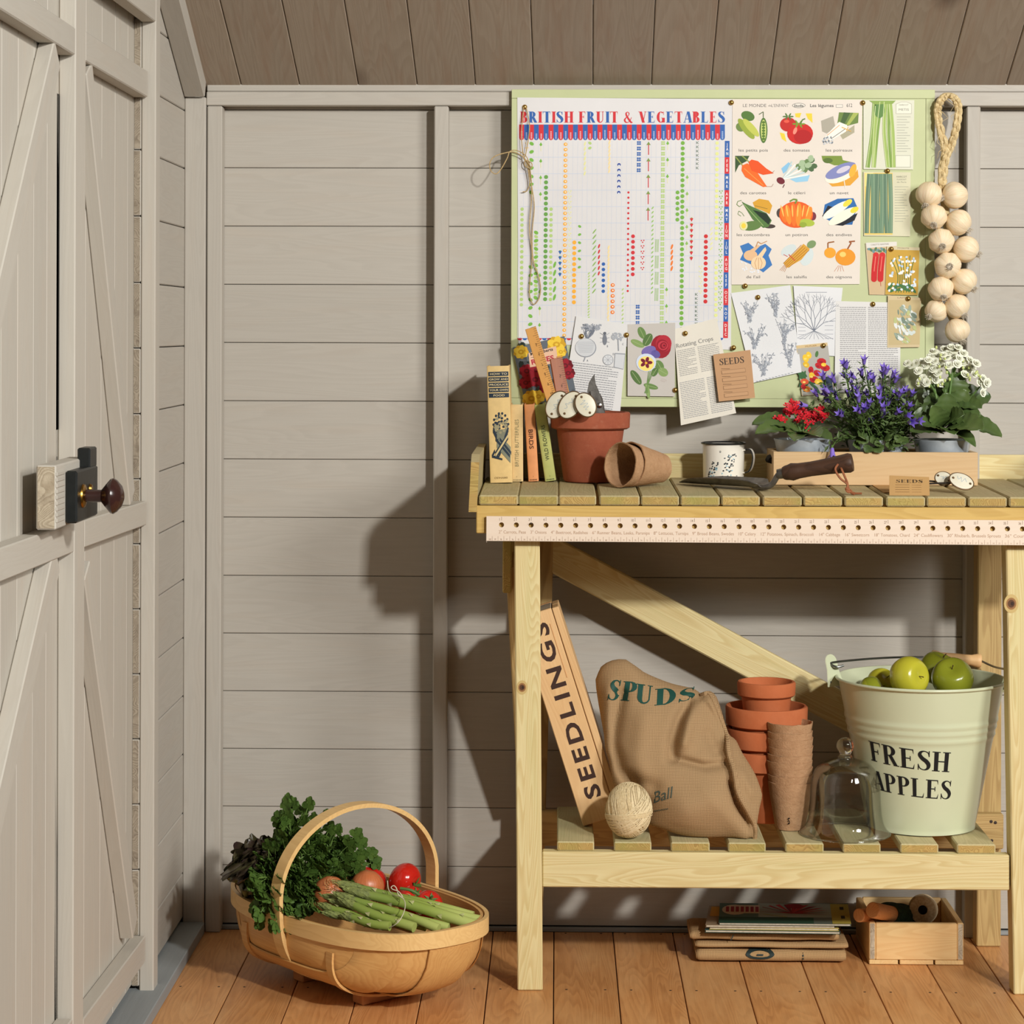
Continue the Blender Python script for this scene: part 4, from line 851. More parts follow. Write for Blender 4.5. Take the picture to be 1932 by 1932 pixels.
# ---- rose and pansy card
A = Flat()
LF = [(104, 134, 74), (132, 158, 94), (86, 116, 62)]
for k, (x, y, rx, ry, ro) in enumerate([(1211, 628, 12, 7, 65), (1203, 648, 14, 6, 25), (1222, 641, 13, 8, 120), (1244, 690, 11, 8, 60), (1251, 702, 10, 8, 30), (1200, 712, 16, 7, 55), (1228, 729, 14, 5, 15), (1222, 738, 14, 4, 80), (1235, 702, 9, 6, 120)]): A.ell(x, y, rx, ry, LF[k % 3], ro, lv=2); A.line([(x - rx * .8 * cos(radians(ro)), y - rx * .8 * sin(radians(ro))), (x + rx * .8 * cos(radians(ro)), y + rx * .8 * sin(radians(ro)))], .7, (168, 186, 130), 3)
for k in range(4): A.line(cat([(1224 + k * 3, 700), (1221 + k, 722), (1222 - k * 2, 742)], 4), 1.3, (110, 140, 80), 3)
A.ell(1247, 654, 19, 22, (150, 26, 40), lv=4, n=18); A.ell(1252, 648, 15, 16, (178, 40, 54), lv=5)
for r_, c in ((12, (146, 22, 38)), (9.5, (196, 56, 70)), (7, (140, 20, 36)), (4.4, (186, 44, 60)), (2, (112, 14, 28))): A.ell(1250 + (12 - r_) * .3, 652, r_, r_ * .9, c, r_ * 20, lv=6)
A.ell(1224, 662, 14, 9, (118, 104, 168), -20, lv=5); A.ell(1237, 668, 9, 7, (98, 88, 156), 30, lv=5)
A.ell(1219, 684, 19, 17, (206, 216, 232), lv=6, n=18); A.ell(1219, 686, 15, 14, (244, 220, 120), lv=7); 
for a in range(5): A.ell(1219 + 7 * cos(a * 1.256), 684 + 6 * sin(a * 1.256), 5, 3.2, (118, 22, 44), a * 72, lv=8)
A.ell(1219, 685, 2.5, 2, (240, 180, 40), lv=9); A.text('EJ', 1254, 722, 9, (190, 178, 170), rot=-70)
card('greeting_card', 'grey card painted with a crimson rose and a pansy', 'card', [(1184, 612), (1274, 609), (1273, 748), (1184, 747)], 4, (198, 192, 184), A, pname='card_print', thick=0.0008)
# ---- beet page and crops clipping
A = Flat()
for k in range(26): A.line(cat([(1107, 641), (1107 + random.uniform(-8, 14), 626), (1104 + random.uniform(-10, 32), 610 + random.uniform(0, 8))], 3), .8, GR); A.ell(1108 + random.uniform(-12, 26), 612 + random.uniform(0, 10), 3, 1.4, (158, 162, 170), k * 40, n=6, lv=2)
A.ell(1105, 656, 20, 18, (136, 140, 148), lv=2, n=22); A.ell(1104.5, 655.5, 19, 17, (204, 206, 208), lv=3, n=22)
for k in range(9): A.line([(1088 + k * .6, 646 + k * 2.4), (1122 - k * .6, 645 + k * 2.4)], .45, (158, 162, 168), 4)
A.line([(1105, 672), (1101, 682)], 2, (150, 154, 160), 3)
A.ell(1141, 641, 4.2, 10, (120, 124, 132), lv=2); A.ell(1141, 629, 3, 3, (100, 104, 112), lv=2)
for s_ in (-1, 1):
    for k in range(3): A.line([(1141, 634 + k * 5), (1141 + s_ * 9, 628 + k * 9)], .6, GR, 2)
for k in range(14): A.ell(1162 + random.uniform(-8, 12), 632 + random.uniform(-4, 8), 4, 1.8, (168, 172, 178), k * 50, n=7, lv=2)
A.line([(1166, 640), (1167, 662)], 2, (150, 154, 160), 2)
A.ell(1147, 679, 10, 10, (140, 144, 150), lv=2); A.ell(1147, 679, 9, 9, (210, 212, 214), lv=3)
for k in range(8): A.line([(1147, 679), (1147 + 8.5 * cos(k * .785), 679 + 8.5 * sin(k * .785))], .5, (150, 154, 160), 4)
A.poly([(1160, 666), (1180, 667), (1176, 697), (1158, 693)], (150, 154, 160), 2); A.poly([(1161, 668), (1179, 669), (1175.5, 696), (1159, 692)], (206, 208, 210), 3)
for ch, x, y in (('A', 1107, 682), ('B', 1145, 655), ('C', 1174, 651), ('D', 1156, 670)): A.text(ch, x, y, 4, GR)
para(A, 1080, 1168, 683, 770, 4.4, (150, 152, 156), 0.12, -0.16)
card('book_page', 'printed page with a drawn beetroot and beetle, above the flower pot', 'page', [(1087, 596), (1185, 612), (1170, 777), (1062, 760)], 4, (222, 221, 219), A, lambda u, v: 0.003 * v, pname='page_print')
A = Flat(); A.text('Rotating Crops', 1276, 657, 8.5, (140, 138, 134), wd=72, rot=-12)
para(A, 1277, 1311, 662, 712, 3.4, (164, 162, 158), -0.2, 0.12); para(A, 1316, 1355, 654, 704, 3.4, (164, 162, 158), -0.2, 0.16)
para(A, 1282, 1328, 722, 790, 3.4, (160, 160, 160), -0.2, 0.12); para(A, 1333, 1372, 712, 780, 3.4, (160, 160, 160), -0.2, 0.14)
card('newspaper_clipping', 'cream Rotating Crops clipping whose lower end hangs below the board', 'clipping', [(1272, 621), (1352, 600), (1388, 779), (1284, 802)], 3, (226, 220, 206), A, lambda u, v: 0.016 * max(0, v - .2) ** 1.4, n=8, pname='page_print')
# ---- roses booklet behind the books
A = Flat(); A.poly([(967, 656), (1065, 635), (1086, 742), (992, 765)], (96, 104, 112))
for k in range(70):
    x, y = random.uniform(975, 1080), random.uniform(645, 760)
    u_ = (x - 967 - (y - 650) * .2); 
    if u_ < 4 or u_ > 92: continue
    A.ell(x, y, random.uniform(3, 9), random.uniform(2, 5), [(58, 72, 66), (80, 92, 104), (44, 52, 48), (118, 126, 132)][k % 4], k * 47, n=7, lv=2)
def rose(x, y, r_, c0, c1):
    for k in range(9): A.ell(x + r_ * .6 * cos(k * .7), y + r_ * .5 * sin(k * .7), r_ * .55, r_ * .42, c0 if k % 2 else c1, k * 40, lv=3 + k % 2, n=8)
    A.ell(x, y, r_ * .45, r_ * .36, c1, lv=5, n=8); A.ell(x, y, r_ * .2, r_ * .16, c0, lv=6, n=6)
YR_, YD, CR, CD = (236, 200, 66), (206, 160, 40), (150, 24, 40), (104, 14, 28)
for x, y, r_, a, b in [(983, 664, 13, YR_, YD), (1050, 650, 16, YR_, YD), (1058, 664, 10, YR_, YD), (1003, 752, 16, YR_, YD), (1016, 748, 12, YR_, YD), (994, 700, 13, CR, CD), (1010, 716, 14, CR, CD), (992, 722, 12, CR, CD), (1066, 690, 14, CR, CD), (1072, 704, 12, CR, CD), (1030, 730, 12, CR, CD), (1012, 698, 11, CR, CD)]: rose(x, y, r_, a, b)
A.poly([(997, 666), (1049, 653), (1053, 684), (1000, 693)], (224, 186, 156), 7); A.text('McRobberts', 1001, 671, 6, (40, 34, 32), wd=44, rot=-13, off=.02, lv=8); A.text('ROSES', 1003, 688, 9.5, (176, 40, 60), wd=44, rot=-12, off=.03, lv=8); A.rect(1002, 674, 1030, 674.8, (120, 80, 70), 8)
card('rose_booklet', 'booklet of red and yellow roses behind the wooden folding rule', 'booklet', [(967, 656), (1065, 634), (1087, 742), (993, 768)], 5, (110, 112, 110), A, pname='cover_print', thick=0.003)
# ---- drawing pins
PINM = flat('pin_brass', (186, 150, 84), 0.28, 1.0)
pinset = [(990, 202, 1, 'the top left corner of the season chart'), (1380, 193.5, 3, 'the top between the season chart and the vegetable poster'), (1628, 194, 3, 'the top left of the upper bean card'), (1674.5, 322.5, 3, 'between the two bean cards'), (1681.5, 470, 5, 'the yellow forget-me-not packet'), (1406, 539.5, 3, 'the bottom left of the vegetable poster'), (1430, 561, 3, 'the top of the herb drawings page'), (1647, 574, 4, 'the top of the two-column text page'), (1713.5, 563.5, 6, 'the lettuce packet'), (1553.5, 652, 6, 'the snapdragon packet'), (1384, 656, 7, 'just above the brown SEEDS packet'), (1386, 672, 7.5, 'the middle of the top of the brown SEEDS packet'), (1293, 629, 6, 'the head of the Rotating Crops clipping'), (1274, 736, 7, 'the side of the Rotating Crops clipping'), (1182, 632, 6.5, 'between the beetroot page and the rose card'), (1097, 634.5, 7, 'the beetroot drawing')]
pm = None
for x, y, l_, wh in pinset:
    p = P(x, y, YBF - 0.0008 - 0.0008 * l_); M_ = Matrix.Translation(p) @ Matrix.Rotation(pi / 2, 4, 'X')
    if pm is None:
        mb = MB().add(*lathe([(0, 0.0036), (0.002, 0.0033), (0.0036, 0.0023), (0.0047, 0.0008), (0.0048, 0), (0, 0)], 16)); pm = mb.mesh('drawing_pin', PINM, V((0, 0, 0)))
    o = link(bpy.data.objects.new('drawing_pin', pm), None, M_); tag(o, 'round brass drawing pin at ' + wh, 'pin', 'brass drawing pins on the noticeboard')
# ---- twine hanging from the chart pin
TWINE = flat('raw_twine', (196, 170, 122), 0.85, 0, 300, (160, 134, 90), 0.4)
def PP(lst, Y): return [P(x, y, Y - (z if len(r) else 0)) for x, y, *r in lst for z in (r or [0])]
tw = thing('twine_hank', 'loop of pale garden twine tied and hung over the chart', 'twine', P(992, 205, -0.053))
YT = -0.0525
for i, pts in enumerate([[(988, 202), (984, 250, .004), (987, 292, .006), (995, 312, .008), (999, 345, .004), (994, 360, .003), (986, 362, .003)], [(993, 203), (999, 240, .004), (993, 285, .006), (990, 300, .008), (1000, 320, .007), (1003, 370, .003), (999, 430, .002), (1004, 480, .002), (1000, 530, .001), (999, 555, .001), (1006, 574, .001), (1016, 565, .001), (1020, 545, .001), (1016, 520, .001), (1006, 490, .001), (1004, 440, .001), (1008, 390, .002), (1003, 350, .003), (998, 318, .006)], [(1000, 314, .008), (988, 297, .009), (970, 287, .012), (951, 289, .016), (932, 296, .022), (924, 308, .026), (926, 322, .026), (936, 328, .024), (946, 318, .02), (957, 298, .016), (962, 286, .012), (975, 284, .01), (992, 294, .008), (1000, 312, .007)], [(988, 300, .009), (1003, 308, .011), (1001, 318, .011), (990, 312, .009), (992, 302, .01), (1002, 316, .01)]]):
    MB().add(*tube([V(q) for q in cat([tuple(p) for p in PP(pts, YT)], 6)], 0.0010, 6)).build('strand', TWINE, tw)
# ================================================================ GARLIC PLAIT
STRAW = flat('dry_straw', (222, 202, 156), 0.75, 0, 220, (192, 166, 116), 0.5)
GARM, nt, b = mat('garlic_skin'); b.inputs['Roughness'].default_value = 0.55; b.inputs['Subsurface Weight'].default_value = 0.15; b.inputs['Subsurface Scale'].default_value = 0.004
tc = nd(nt, 'ShaderNodeTexCoord'); sp = nd(nt, 'ShaderNodeSeparateXYZ'); nt.links.new(tc.outputs['Object'], sp.inputs[0])
an = mth(nt, 'ARCTAN2', sp.outputs[1], sp.outputs[0]); cmb = nd(nt, 'ShaderNodeCombineXYZ'); nt.links.new(mth(nt, 'MULTIPLY', an, 6.0), cmb.inputs[0]); nt.links.new(mth(nt, 'MULTIPLY', sp.outputs[2], 20.0), cmb.inputs[1])
gn = nz(nt, cmb.outputs[0], 2.2, 4, .6); nt.links.new(ramp(nt, gn, [(0.3, (238, 222, 192)), (0.6, (230, 206, 168)), (0.8, (206, 172, 126))]), b.inputs['Base Color']); bump(nt, b, gn, .35)
ROOTM = flat('garlic_root', (216, 206, 188), 0.9, 0, 400, (170, 156, 134), 0.5)
gp = thing('garlic_plait', 'plait of twelve pale garlic bulbs hanging right of the noticeboard', 'garlic', P(1787, 180, -0.06))
YG = -0.062
loop = cat([(1778, 362), (1777, 320), (1783, 285), (1772, 235), (1769, 205), (1778, 186), (1788, 180), (1800, 185), (1808, 204), (1804, 240), (1794, 275), (1784, 300), (1778, 345)], 12)
base = [P(x, y, YG - 0.003 * sin(i * .25)) for i, (x, y) in enumerate(loop)]
for s_ in range(3):
    path = []
    for i, p in enumerate(base):
        ph = i * 0.42 + s_ * 2 * pi / 3; path.append(p + V((0.0038 * sin(ph), 0.0030 * cos(2 * ph), 0.0012 * cos(ph))))
    MB().add(*tube(path, [0.0043 * (0.9 + 0.18 * abs(sin(i * .31 + s_ * 2.1))) for i in range(len(path))], 7)).build('plait_strand', STRAW, gp)
core = cat([(1778, 350), (1782, 380), (1786, 420), (1794, 460), (1800, 500), (1797, 545), (1790, 580), (1800, 605)], 5)
MB().add(*tube([P(x, y, YG + 0.004) for x, y in core], 0.008, 7)).build('stem_core', STRAW, gp)
for k in range(7):
    x, y = random.choice(loop); p = P(x, y, YG - .008); MB().add(*tube([p, p + V((random.uniform(-.01, .01), -.006, -.008)), p + V((random.uniform(-.016, .018), -.008, -.018)), p + V((random.uniform(-.016, .016), -.004, -.03))], [.0007, .0006, .0005, .0003], 4)).build('straw_wisp', STRAW, gp)
def bulbmesh():
    fn = lambda d, t, a: (1 + 0.035 * cos(a * 7 + 0.6 * sin(a * 2)) * sin(t)) * (1 + 0.10 * max(0, d.z) ** 6)
    return sphere((0, 0, 0), 0.0252, 0.0252, 0.0228, 28, 16, fn)
bm_ = [MB().add(*bulbmesh()).mesh('garlic_bulb', GARM, V((0, 0, 0)), True, 80)]
def roots():
    m = MB()
    for k in range(22):
        a = k * 2.4; r_ = 0.0055 * sqrt((k + 1) / 22); p = V((r_ * cos(a), r_ * sin(a), -0.0215)); m.add(*tube([p, p * 1.02 + V((cos(a) * .001, sin(a) * .001, -.003)), p + V((cos(a + 1) * .003, sin(a + 1) * .003, -.0058 - .002 * (k % 3)))], [.0007, .0006, .0003], 4))
    m.add(*lathe([(0, -.0235), (.006, -.023), (.0075, -.021)], 12)); return m.mesh('bulb_roots', ROOTM, V((0, 0, 0)))
rm_ = roots()
for i, (x, y, rx, ry_, fwd) in enumerate([(1753, 367, 150, 20, -.004), (1801, 369, 60, 80, -.004), (1762, 409, 205, 10, -.010), (1809, 420, 120, -50, -.008), (1776, 455, 230, 5, -.012), (1823, 470, 120, -65, -.004), (1788, 501, 260, 8, -.014), (1819, 531, 130, -50, -.006), (1775, 545, 205, -10, -.012), (1806, 578, 140, -35, -.008), (1766, 587, 215, 55, -.004), (1806, 624, 160, -25, -.006)]):
    p = P(x, y, -0.0735 + fwd)
    R_ = Matrix.Translation(p) @ Matrix.Rotation(radians(ry_), 4, 'Y') @ Matrix.Rotation(radians({150: 25, 60: 15, 205: 55, 120: 20, 230: 75, 260: 88, 130: 25, 140: 30, 215: 40, 160: 20}.get(rx, 30)), 4, 'X') @ Matrix.Rotation(i * 1.3, 4, 'Z') @ Matrix.Scale([.98, 1, .96, .98, .95, 1, .98, .98, .94, .93, .84, .93][i], 4)
    R_ = Matrix.Translation(p) @ Matrix.Rotation(radians(ry_), 4, 'Y') @ Matrix.Rotation(radians(-{150: 20, 60: 10, 205: 45, 120: 15, 230: 62, 260: 84, 130: 20, 140: 25, 215: 30, 160: 15}.get(rx, 30)), 4, 'X') @ Matrix.Rotation(i * 1.3, 4, 'Z') @ Matrix.Scale([.98, 1, .96, .98, .95, 1, .98, .98, .94, .93, .84, .93][i], 4)
    bo = link(bpy.data.objects.new('garlic_bulb', bm_[0]), gp, R_); link(bpy.data.objects.new('bulb_roots', rm_), bo, R_)
MB().add(*tube([P(1787, 178, -0.037), P(1787, 179.5, -0.066)], 0.0016, 8)).build('hanging_nail', NAILM, gp)
# ================================================================ ON THE BENCH TOP
def boxv(x0, x1, y0, y1, z0, z1):
    return ([(x0, y0, z0), (x1, y0, z0), (x1, y1, z0), (x0, y1, z0), (x0, y0, z1), (x1, y0, z1), (x1, y1, z1), (x0, y1, z1)],
            [(0, 3, 2, 1), (4, 5, 6, 7), (0, 1, 5, 4), (1, 2, 6, 5), (2, 3, 7, 6), (3, 0, 4, 7)])
PAGES = flat('book_pages', (226, 206, 166), 0.8, 0, 120, (206, 184, 142), 0.2)
def book(label, tl, tr, bl, Y, depth, col, art, c2=None, group='old garden books on the bench'):
    A_, B_, C_ = P(*tl, Y), P(*tr, Y), P(*bl, Y)
    ex = (B_ - A_); wd = ex.length; ez = A_ - C_; h = ez.length; ez.normalize(); ex = (ex - ez * ex.dot(ez)).normalized(); ey = ez.cross(ex)
    C_.z = ztop(Y + 0.02) + 0.0008 + max(0, -ex.z * wd)
    M_ = Matrix(((ex.x, ey.x, ez.x, C_.x), (ex.y, ey.y, ez.y, C_.y), (ex.z, ey.z, ez.z, C_.z), (0, 0, 0, 1)))
    t = thing('book', label, 'book', C_, group)
    m = flat('book_cloth_%d' % len(bpy.data.materials), col, 0.75, 0, 60, c2 or tuple(int(x * .93) for x in col), 0.12)
    mb = MB()
    prof = [(wd * (1 - cos(pi * i / 20)) / 2, -0.0028 * sin(pi * i / 20)) for i in range(21)]
    vs = [(x, y, z) for z in (0, h) for x, y in prof] + [(x, 0.003, z) for z in (0, h) for x in (wd, 0)]
    fs = [(i, i + 1, 22 + i, 21 + i) for i in range(20)]
    mb.add(vs, fs)
    for x0, x1 in ((0, 0.0024), (wd - 0.0024, wd)): mb.add(*boxv(x0, x1, 0.0, depth, 0, h))
    mb.add(*boxv(0.001, wd - 0.001, 0.0, 0.0018, 0, h))
    mb.v = [M_ @ q for q in mb.v]; mb.build('cover', m, t, True, C_)
    mb = MB().add(*boxv(0.0026, wd - 0.0026, 0.002, depth - 0.003, 0.0025, h - 0.003)); mb.v = [M_ @ q for q in mb.v]; mb.build('page_block', PAGES, t, False, C_)
    if art:
        def fm(x, y, l):
            u = min(max(x, 0), 1); return M_ @ V((u * wd, -0.0028 * sqrt(max(0, 1 - (2 * u - 1) ** 2)) - 0.0004 - l, y * h))
        for pn, sp in art(wd / h): subdiv(sp, .09); sp.build(pn, fm, t)
    return t
def yt(A, s, x, y, h, col, wd, k, **kw):     # text on a spine: x,y in 0..1 of spine, aspect k
    for q in A: pass
class Spine(Flat):
    def __init__(s, k): super().__init__(); s.k = k
    def t(s, st, cx, y, w_, h_, col, off=0.0, vert=0, lv=2):
        q, W = text2d(st, off)
        for p in q:
            if not vert: s.poly([(cx - w_ / 2 + a / W * w_, y + b * h_) for a, b in p], col, lv)
            elif vert > 0: s.poly([(cx - h_ / 2 + b * h_, y + w_ / 2 - a / W * w_) for a, b in p], col, lv)      # reads downwards
            else: s.poly([(cx + h_ / 2 - b * h_, y - w_ / 2 + a / W * w_) for a, b in p], col, lv)
        return s
NAVY = (38, 50, 62)
def art1(k):
    A = Spine(k); T = Spine(k)
    for i, w_ in enumerate(['HOW TO', 'GROW AND', 'PRODUCE', 'YOUR OWN', 'FOOD']):
        y = 0.925 - i * 0.046; T.rect(0.06, y - 0.011, 0.96, y + 0.026, NAVY, 1); T.t(w_, 0.51, y - 0.001, min(.84, .13 * len(w_)), 0.018, (216, 196, 150), .01)
    for r_ in range(40):
        a, q = random.uniform(0, 6.28), sqrt(random.random()); A.ell(.56 + .30 * q * cos(a), .505 + .085 * q * sin(a), .06, .011, [NAVY, (150, 142, 110)][r_ % 2], 0, n=8, lv=2 + r_ % 2)
    for r_ in range(14):
        a = r_ * .45; A.ell(.56 + .33 * cos(a), .50 + .095 * sin(a), .05, .012, NAVY, n=8, lv=2)
    A.poly([(.18, .45), (.9, .46), (.72, .37), (.4, .36)], (120, 120, 100), 2); A.line([(.2, .455), (.42, .36)], .05, NAVY, 3); A.line([(.88, .46), (.7, .37)], .05, NAVY, 3)
    A.line([(.36, .37), (.95, .235)], .14, (120, 122, 104), 3); A.line([(.3, .375), (.92, .225)], .03, NAVY, 4); A.line([(.48, .375), (.98, .25)], .03, NAVY, 4)
    A.line([(.86, .40), (.28, .235)], .06, NAVY, 5); A.line([(.86, .40), (.28, .235)], .025, (200, 180, 130), 6); A.line([(.12, .225), (.42, .225)], .016, NAVY, 5); A.line([(.12, .225), (.58, .20)], .016, NAVY, 5); A.line([(.12, .225), (.26, .275)], .03, NAVY, 5); A.line([(.42, .225), (.52, .265)], .03, NAVY, 5)
    T.t('ODHAMS', .5, .035, .6, .016, (150, 124, 78), .01); return [('spine_lettering', T), ('spine_picture', A)]
def art2(tx, col, pub, vert, n, c2=None):
    def f(k):
        A = Spine(k); A.t(tx, .5, .5 if n else .55, *((.62, .3) if len(tx) > 12 else ((.26, .42) if len(tx) < 7 else (.46, .34))), col, .012 if len(tx) < 14 else 0, vert); B = Spine(k); B.t('1', .5, .055, .10, .018, col); B.t(pub, .5, .012, .72, .017, col, .01); return [('spine_lettering', A), ('publisher_lettering', B)]
    return f
book('tall tan book titled How to Grow and Produce Your Own Food', (918.5, 691), (960.5, 691), (925, 911), -0.185, 0.125, (222, 190, 128), art1)
book('small cream book titled British Butterflies on the spine', (963, 763), (986.5, 763), (963.5, 908), -0.150, 0.095, (214, 186, 132), art2('BRITISH BUTTERFLIES', (140, 132, 96), 'WARNE', -1, 1))
book('small orange book titled Birds on the spine', (989, 763), (1008.5, 763), (997, 908), -0.150, 0.095, (222, 150, 96), art2('BIRDS', (86, 48, 30), 'WARNE', 1, 0))
book('small leaning green book titled Wild Flowers', (1007.5, 764), (1028.5, 762), (1028.5, 908), -0.150, 0.095, (178, 178, 106), art2('WILD FLOWERS', (72, 76, 46), 'WARNE', -1, 1), (164, 168, 96))
# ---- terracotta
def terra(name, a, b, c=None):
    m, nt, bb = mat(name); bb.inputs['Roughness'].default_value = 0.82; bb.inputs['Specular IOR Level'].default_value = 0.2
    n1 = nz(nt, objvec(nt), 22, 5, .6); col = ramp(nt, n1, [(.3, a), (.7, b)])
    if c: col = mixc(nt, ramp(nt, nz(nt, objvec(nt), 45, 6, .7), [(.56, (0, 0, 0)), (.75, (150, 150, 150))]), col, c4(c))
    nt.links.new(col, bb.inputs['Base Color']); bump(nt, bb, nz(nt, objvec(nt), 160, 3), .12); return m
TERRA_OLD = terra('old_terracotta', (164, 92, 66), (144, 74, 52), (190, 146, 118))
TERRA = terra('new_terracotta', (188, 108, 68), (178, 96, 56))
def potprof(R, rb, H, rim, t=0.006, lip=0.005):
    rr = rb + (R - lip - rb) * (H - rim) / H
    return [(0, 0.0), (rb - .003, 0.0), (rb, 0.003), (rr, H - rim), (rr + lip * .8, H - rim + .001), (R - .001, H - rim + .004), (R, H - .003), (R - .002, H), (R - t, H), (R - t - .002, H - .004), (rr - t, H - rim), (rb - t, t + .004), (0, t + .003)]
Yc = -0.135
pc = P(1113.5, 800, Yc); zb = ztop(Yc) + 0.001
R = 75.5 / sc(Yc); ztp = P(1113, 777, Yc - .0).z
pot = thing('flower_pot', 'large weathered terracotta pot holding a folding rule and oval labels', 'flower pot', (pc.x, Yc, zb))
MB().add(*lathe(potprof(R, 50.5 / sc(Yc), ztp - zb, 0.032, 0.008, 0.007), 56), M=Matrix.Translation((pc.x, Yc, zb))).build('pot_body', TERRA_OLD, pot)
# folding rule sections standing in the pot
def rulep(name, label, a, b, wd, th, m, Ya, Yb, n=(0, -1, 0), marks=True):
    p0, p1 = P(*a, Ya), P(*b, Yb); t = thing(name, label, 'ruler', p1)
    o = plank('rule_section', p0, p1, wd, th, n, m, t, 0.0008); F_ = frame((p0 + p1) / 2, p1 - p0, None, n); L = (p1 - p0).length
    if marks:
        A = Flat()
        for k in range(int(L / 0.004)): A.rect(-L / 2 + k * .004, wd / 2 - (.006 if k % 4 else .010), -L / 2 + k * .004 + .0005, wd / 2, (60, 36, 20))
        for k in range(1, 7): A.text(str(k + 4), -L / 2 + .012 + k * .019, 0.000, 0.006, (60, 36, 20), rot=90)
        A.build('scale_marks', lambda x, y, l: F_ @ V((x, y, th / 2 + .0001 + l)), t)
    return t
rulep('folding_rule', 'long yellow folding rule section leaning up across the rose booklet', (1001, 619), (1052, 790), 0.0205, 0.006, RULEM, -0.115, -0.15)
rulep('folding_rule', 'short dark folding rule section standing in the terracotta pot', (1049, 676), (1070, 800), 0.024, 0.005, RULED, -0.12, -0.14, (0.35, -1, 0))
rulep('folding_rule', 'narrow yellow rule section at the right of the dark one', (1054, 672), (1083, 800), 0.0085, 0.005, RULEM, -0.112, -0.13, (0, -1, 0), False)
ENAM = flat('enamel_cream', (222, 218, 200), 0.4, 0, 40, (212, 204, 178), 0.0, 0.4)
RUST = flat('rusty_rim', (120, 92, 58), 0.55, 0.5, 80, (86, 64, 42), 0.3)
INK = flat('faded_ink', (150, 160, 160), 0.6)
IRON = flat('dark_iron', (64, 58, 54), 0.5, 0.7, 50, (88, 80, 74), 0.2)
def label_obj(lbl, c, rx, ry, rot, nrm, stake, seed=0):
    """oval enamel plant label: enamelled disc, rusty rim, two rivets, iron stake; long axis turned by rot in the disc plane"""
    nrm = V(nrm).normalized(); up = V((0, 0, 1)); ex = up.cross(nrm).normalized(); ey = nrm.cross(ex)
    c_, s_ = cos(radians(rot)), sin(radians(rot)); ax, ay = ex * c_ + ey * s_, -ex * s_ + ey * c_
    M_ = Matrix(((ax.x, ay.x, nrm.x, c.x), (ax.y, ay.y, nrm.y, c.y), (ax.z, ay.z, nrm.z, c.z), (0, 0, 0, 1)))
    t = thing('plant_label', lbl, 'plant label', c, 'oval enamel plant labels')
    d = lathe([(0, .0022), (.80, .0018), (.92, .0010), (.93, -.0008), (0, -.0008)], 36); d = ([V((p.x * rx, p.y * ry, p.z)) for p in d[0]], d[1])
    MB().add(*d, M=M_).build('enamel_face', ENAM, t)
    ring = tube([V((rx * .95 * cos(a * pi / 20), ry * .95 * sin(a * pi / 20), 0)) for a in range(40)], 0.0014, 6, True); MB().add(*ring, M=M_).build('rim', RUST, t)
    for s in (-1, 1): MB().add(*lathe([(0, .0033), (.0016, .003), (.0024, .0018), (.0024, .001)], 10), M=M_ @ Matrix.Translation((s * rx * .68, 0, 0))).build('rivet', RUST, t)
    random.seed(seed); A = Flat(); x = -rx * .4
    pts = [(x + i * rx * .1, (random.random() - .5) * ry * .5 + (ry * .2 if i % 3 == 0 else 0)) for i in range(9)]
    A.line(cat(pts, 4), .0007, (150, 166, 176)); A.build('handwriting', lambda x, y, l: M_ @ V((x, y, .0021 + l)), t)
    MB().add(*tube([c - nrm * .0025] + [V(q) for q in stake], 0.0017, 6)).build('stake', IRON, t)
    return t
zin = ztop(Yc) + 0.03
for i, (lbl, x, y, Y_, rot, s) in enumerate([('leftmost oval cream plant label in the pot, partly hidden', 1051, 764, -0.212, 62, 3), ('middle oval white plant label in the pot', 1076, 764, -0.222, 58, 5), ('rightmost oval cream plant label in the pot, facing front', 1105, 764, -0.232, 118, 8)]):
    c = P(x, y, Y_); label_obj(lbl, c, 0.0275 if i < 2 else .0235, 0.0195 if i < 2 else 0.0185, rot, (-.25 + i * .12, -1, .15), [c + V((.008, .03, .022)), V((pc.x - .01 + .006 * i, Yc - .02, ztp + .006)), V((pc.x + .012 * i - .01, Yc + .02, zin))], s)
# secateurs standing in the pot, blade up
t = thing('secateurs', 'dark steel secateurs with the curved blade sticking up from the pot', 'secateurs', P(1138, 776, -0.14))
def flatshape(name, pts, Y_, th, m, parent):
    A_ = [P(x, y, Y_) for x, y in pts]; n = len(A_)
    vs = [p + V((0, -th / 2, 0)) for p in A_] + [p + V((0, th / 2, 0)) for p in A_]
    fs = [tuple(range(n - 1, -1, -1)), tuple(range(n, 2 * n))] + [(i, (i + 1) % n, n + (i + 1) % n, n + i) for i in range(n)]
    return MB().add(vs, fs).build(name, m, parent, False)
STEEL = flat('worn_steel', (128, 124, 118), 0.38, 0.85, 70, (92, 88, 84), 0.15)
flatshape('blade', [(1122, 705), (1117, 712), (1111, 722), (1108, 738), (1109, 752), (1116, 768), (1126, 790), (1144, 790), (1138, 770), (1135, 755), (1130, 738), (1124, 724), (1122, 712)], -0.146, 0.0032, STEEL, t)
flatshape('counter_blade', [(1132, 742), (1137, 752), (1140, 768), (1144, 792), (1132, 792), (1130, 765)], -0.141, 0.004, IRON, t)
MB().add(*lathe([(0, .004), (.004, .003), (.0055, 0)], 12), M=Matrix.Translation(P(1131, 765, -.1478)) @ Matrix.Rotation(pi / 2, 4, 'X')).build('pivot_bolt', flat('bright_steel', (210, 208, 204), .2, 1), t)
MB().add(*tube([P(1133, 788, -.146), P(1128, 830, -.14), P(1122, 880, -.14)], .006, 8)).build('handle', DARKW, t)
MB().add(*tube([P(1137, 788, -.141), P(1140, 830, -.135), P(1136, 880, -.132)], .006, 8)).build('handle', DARKW, t)
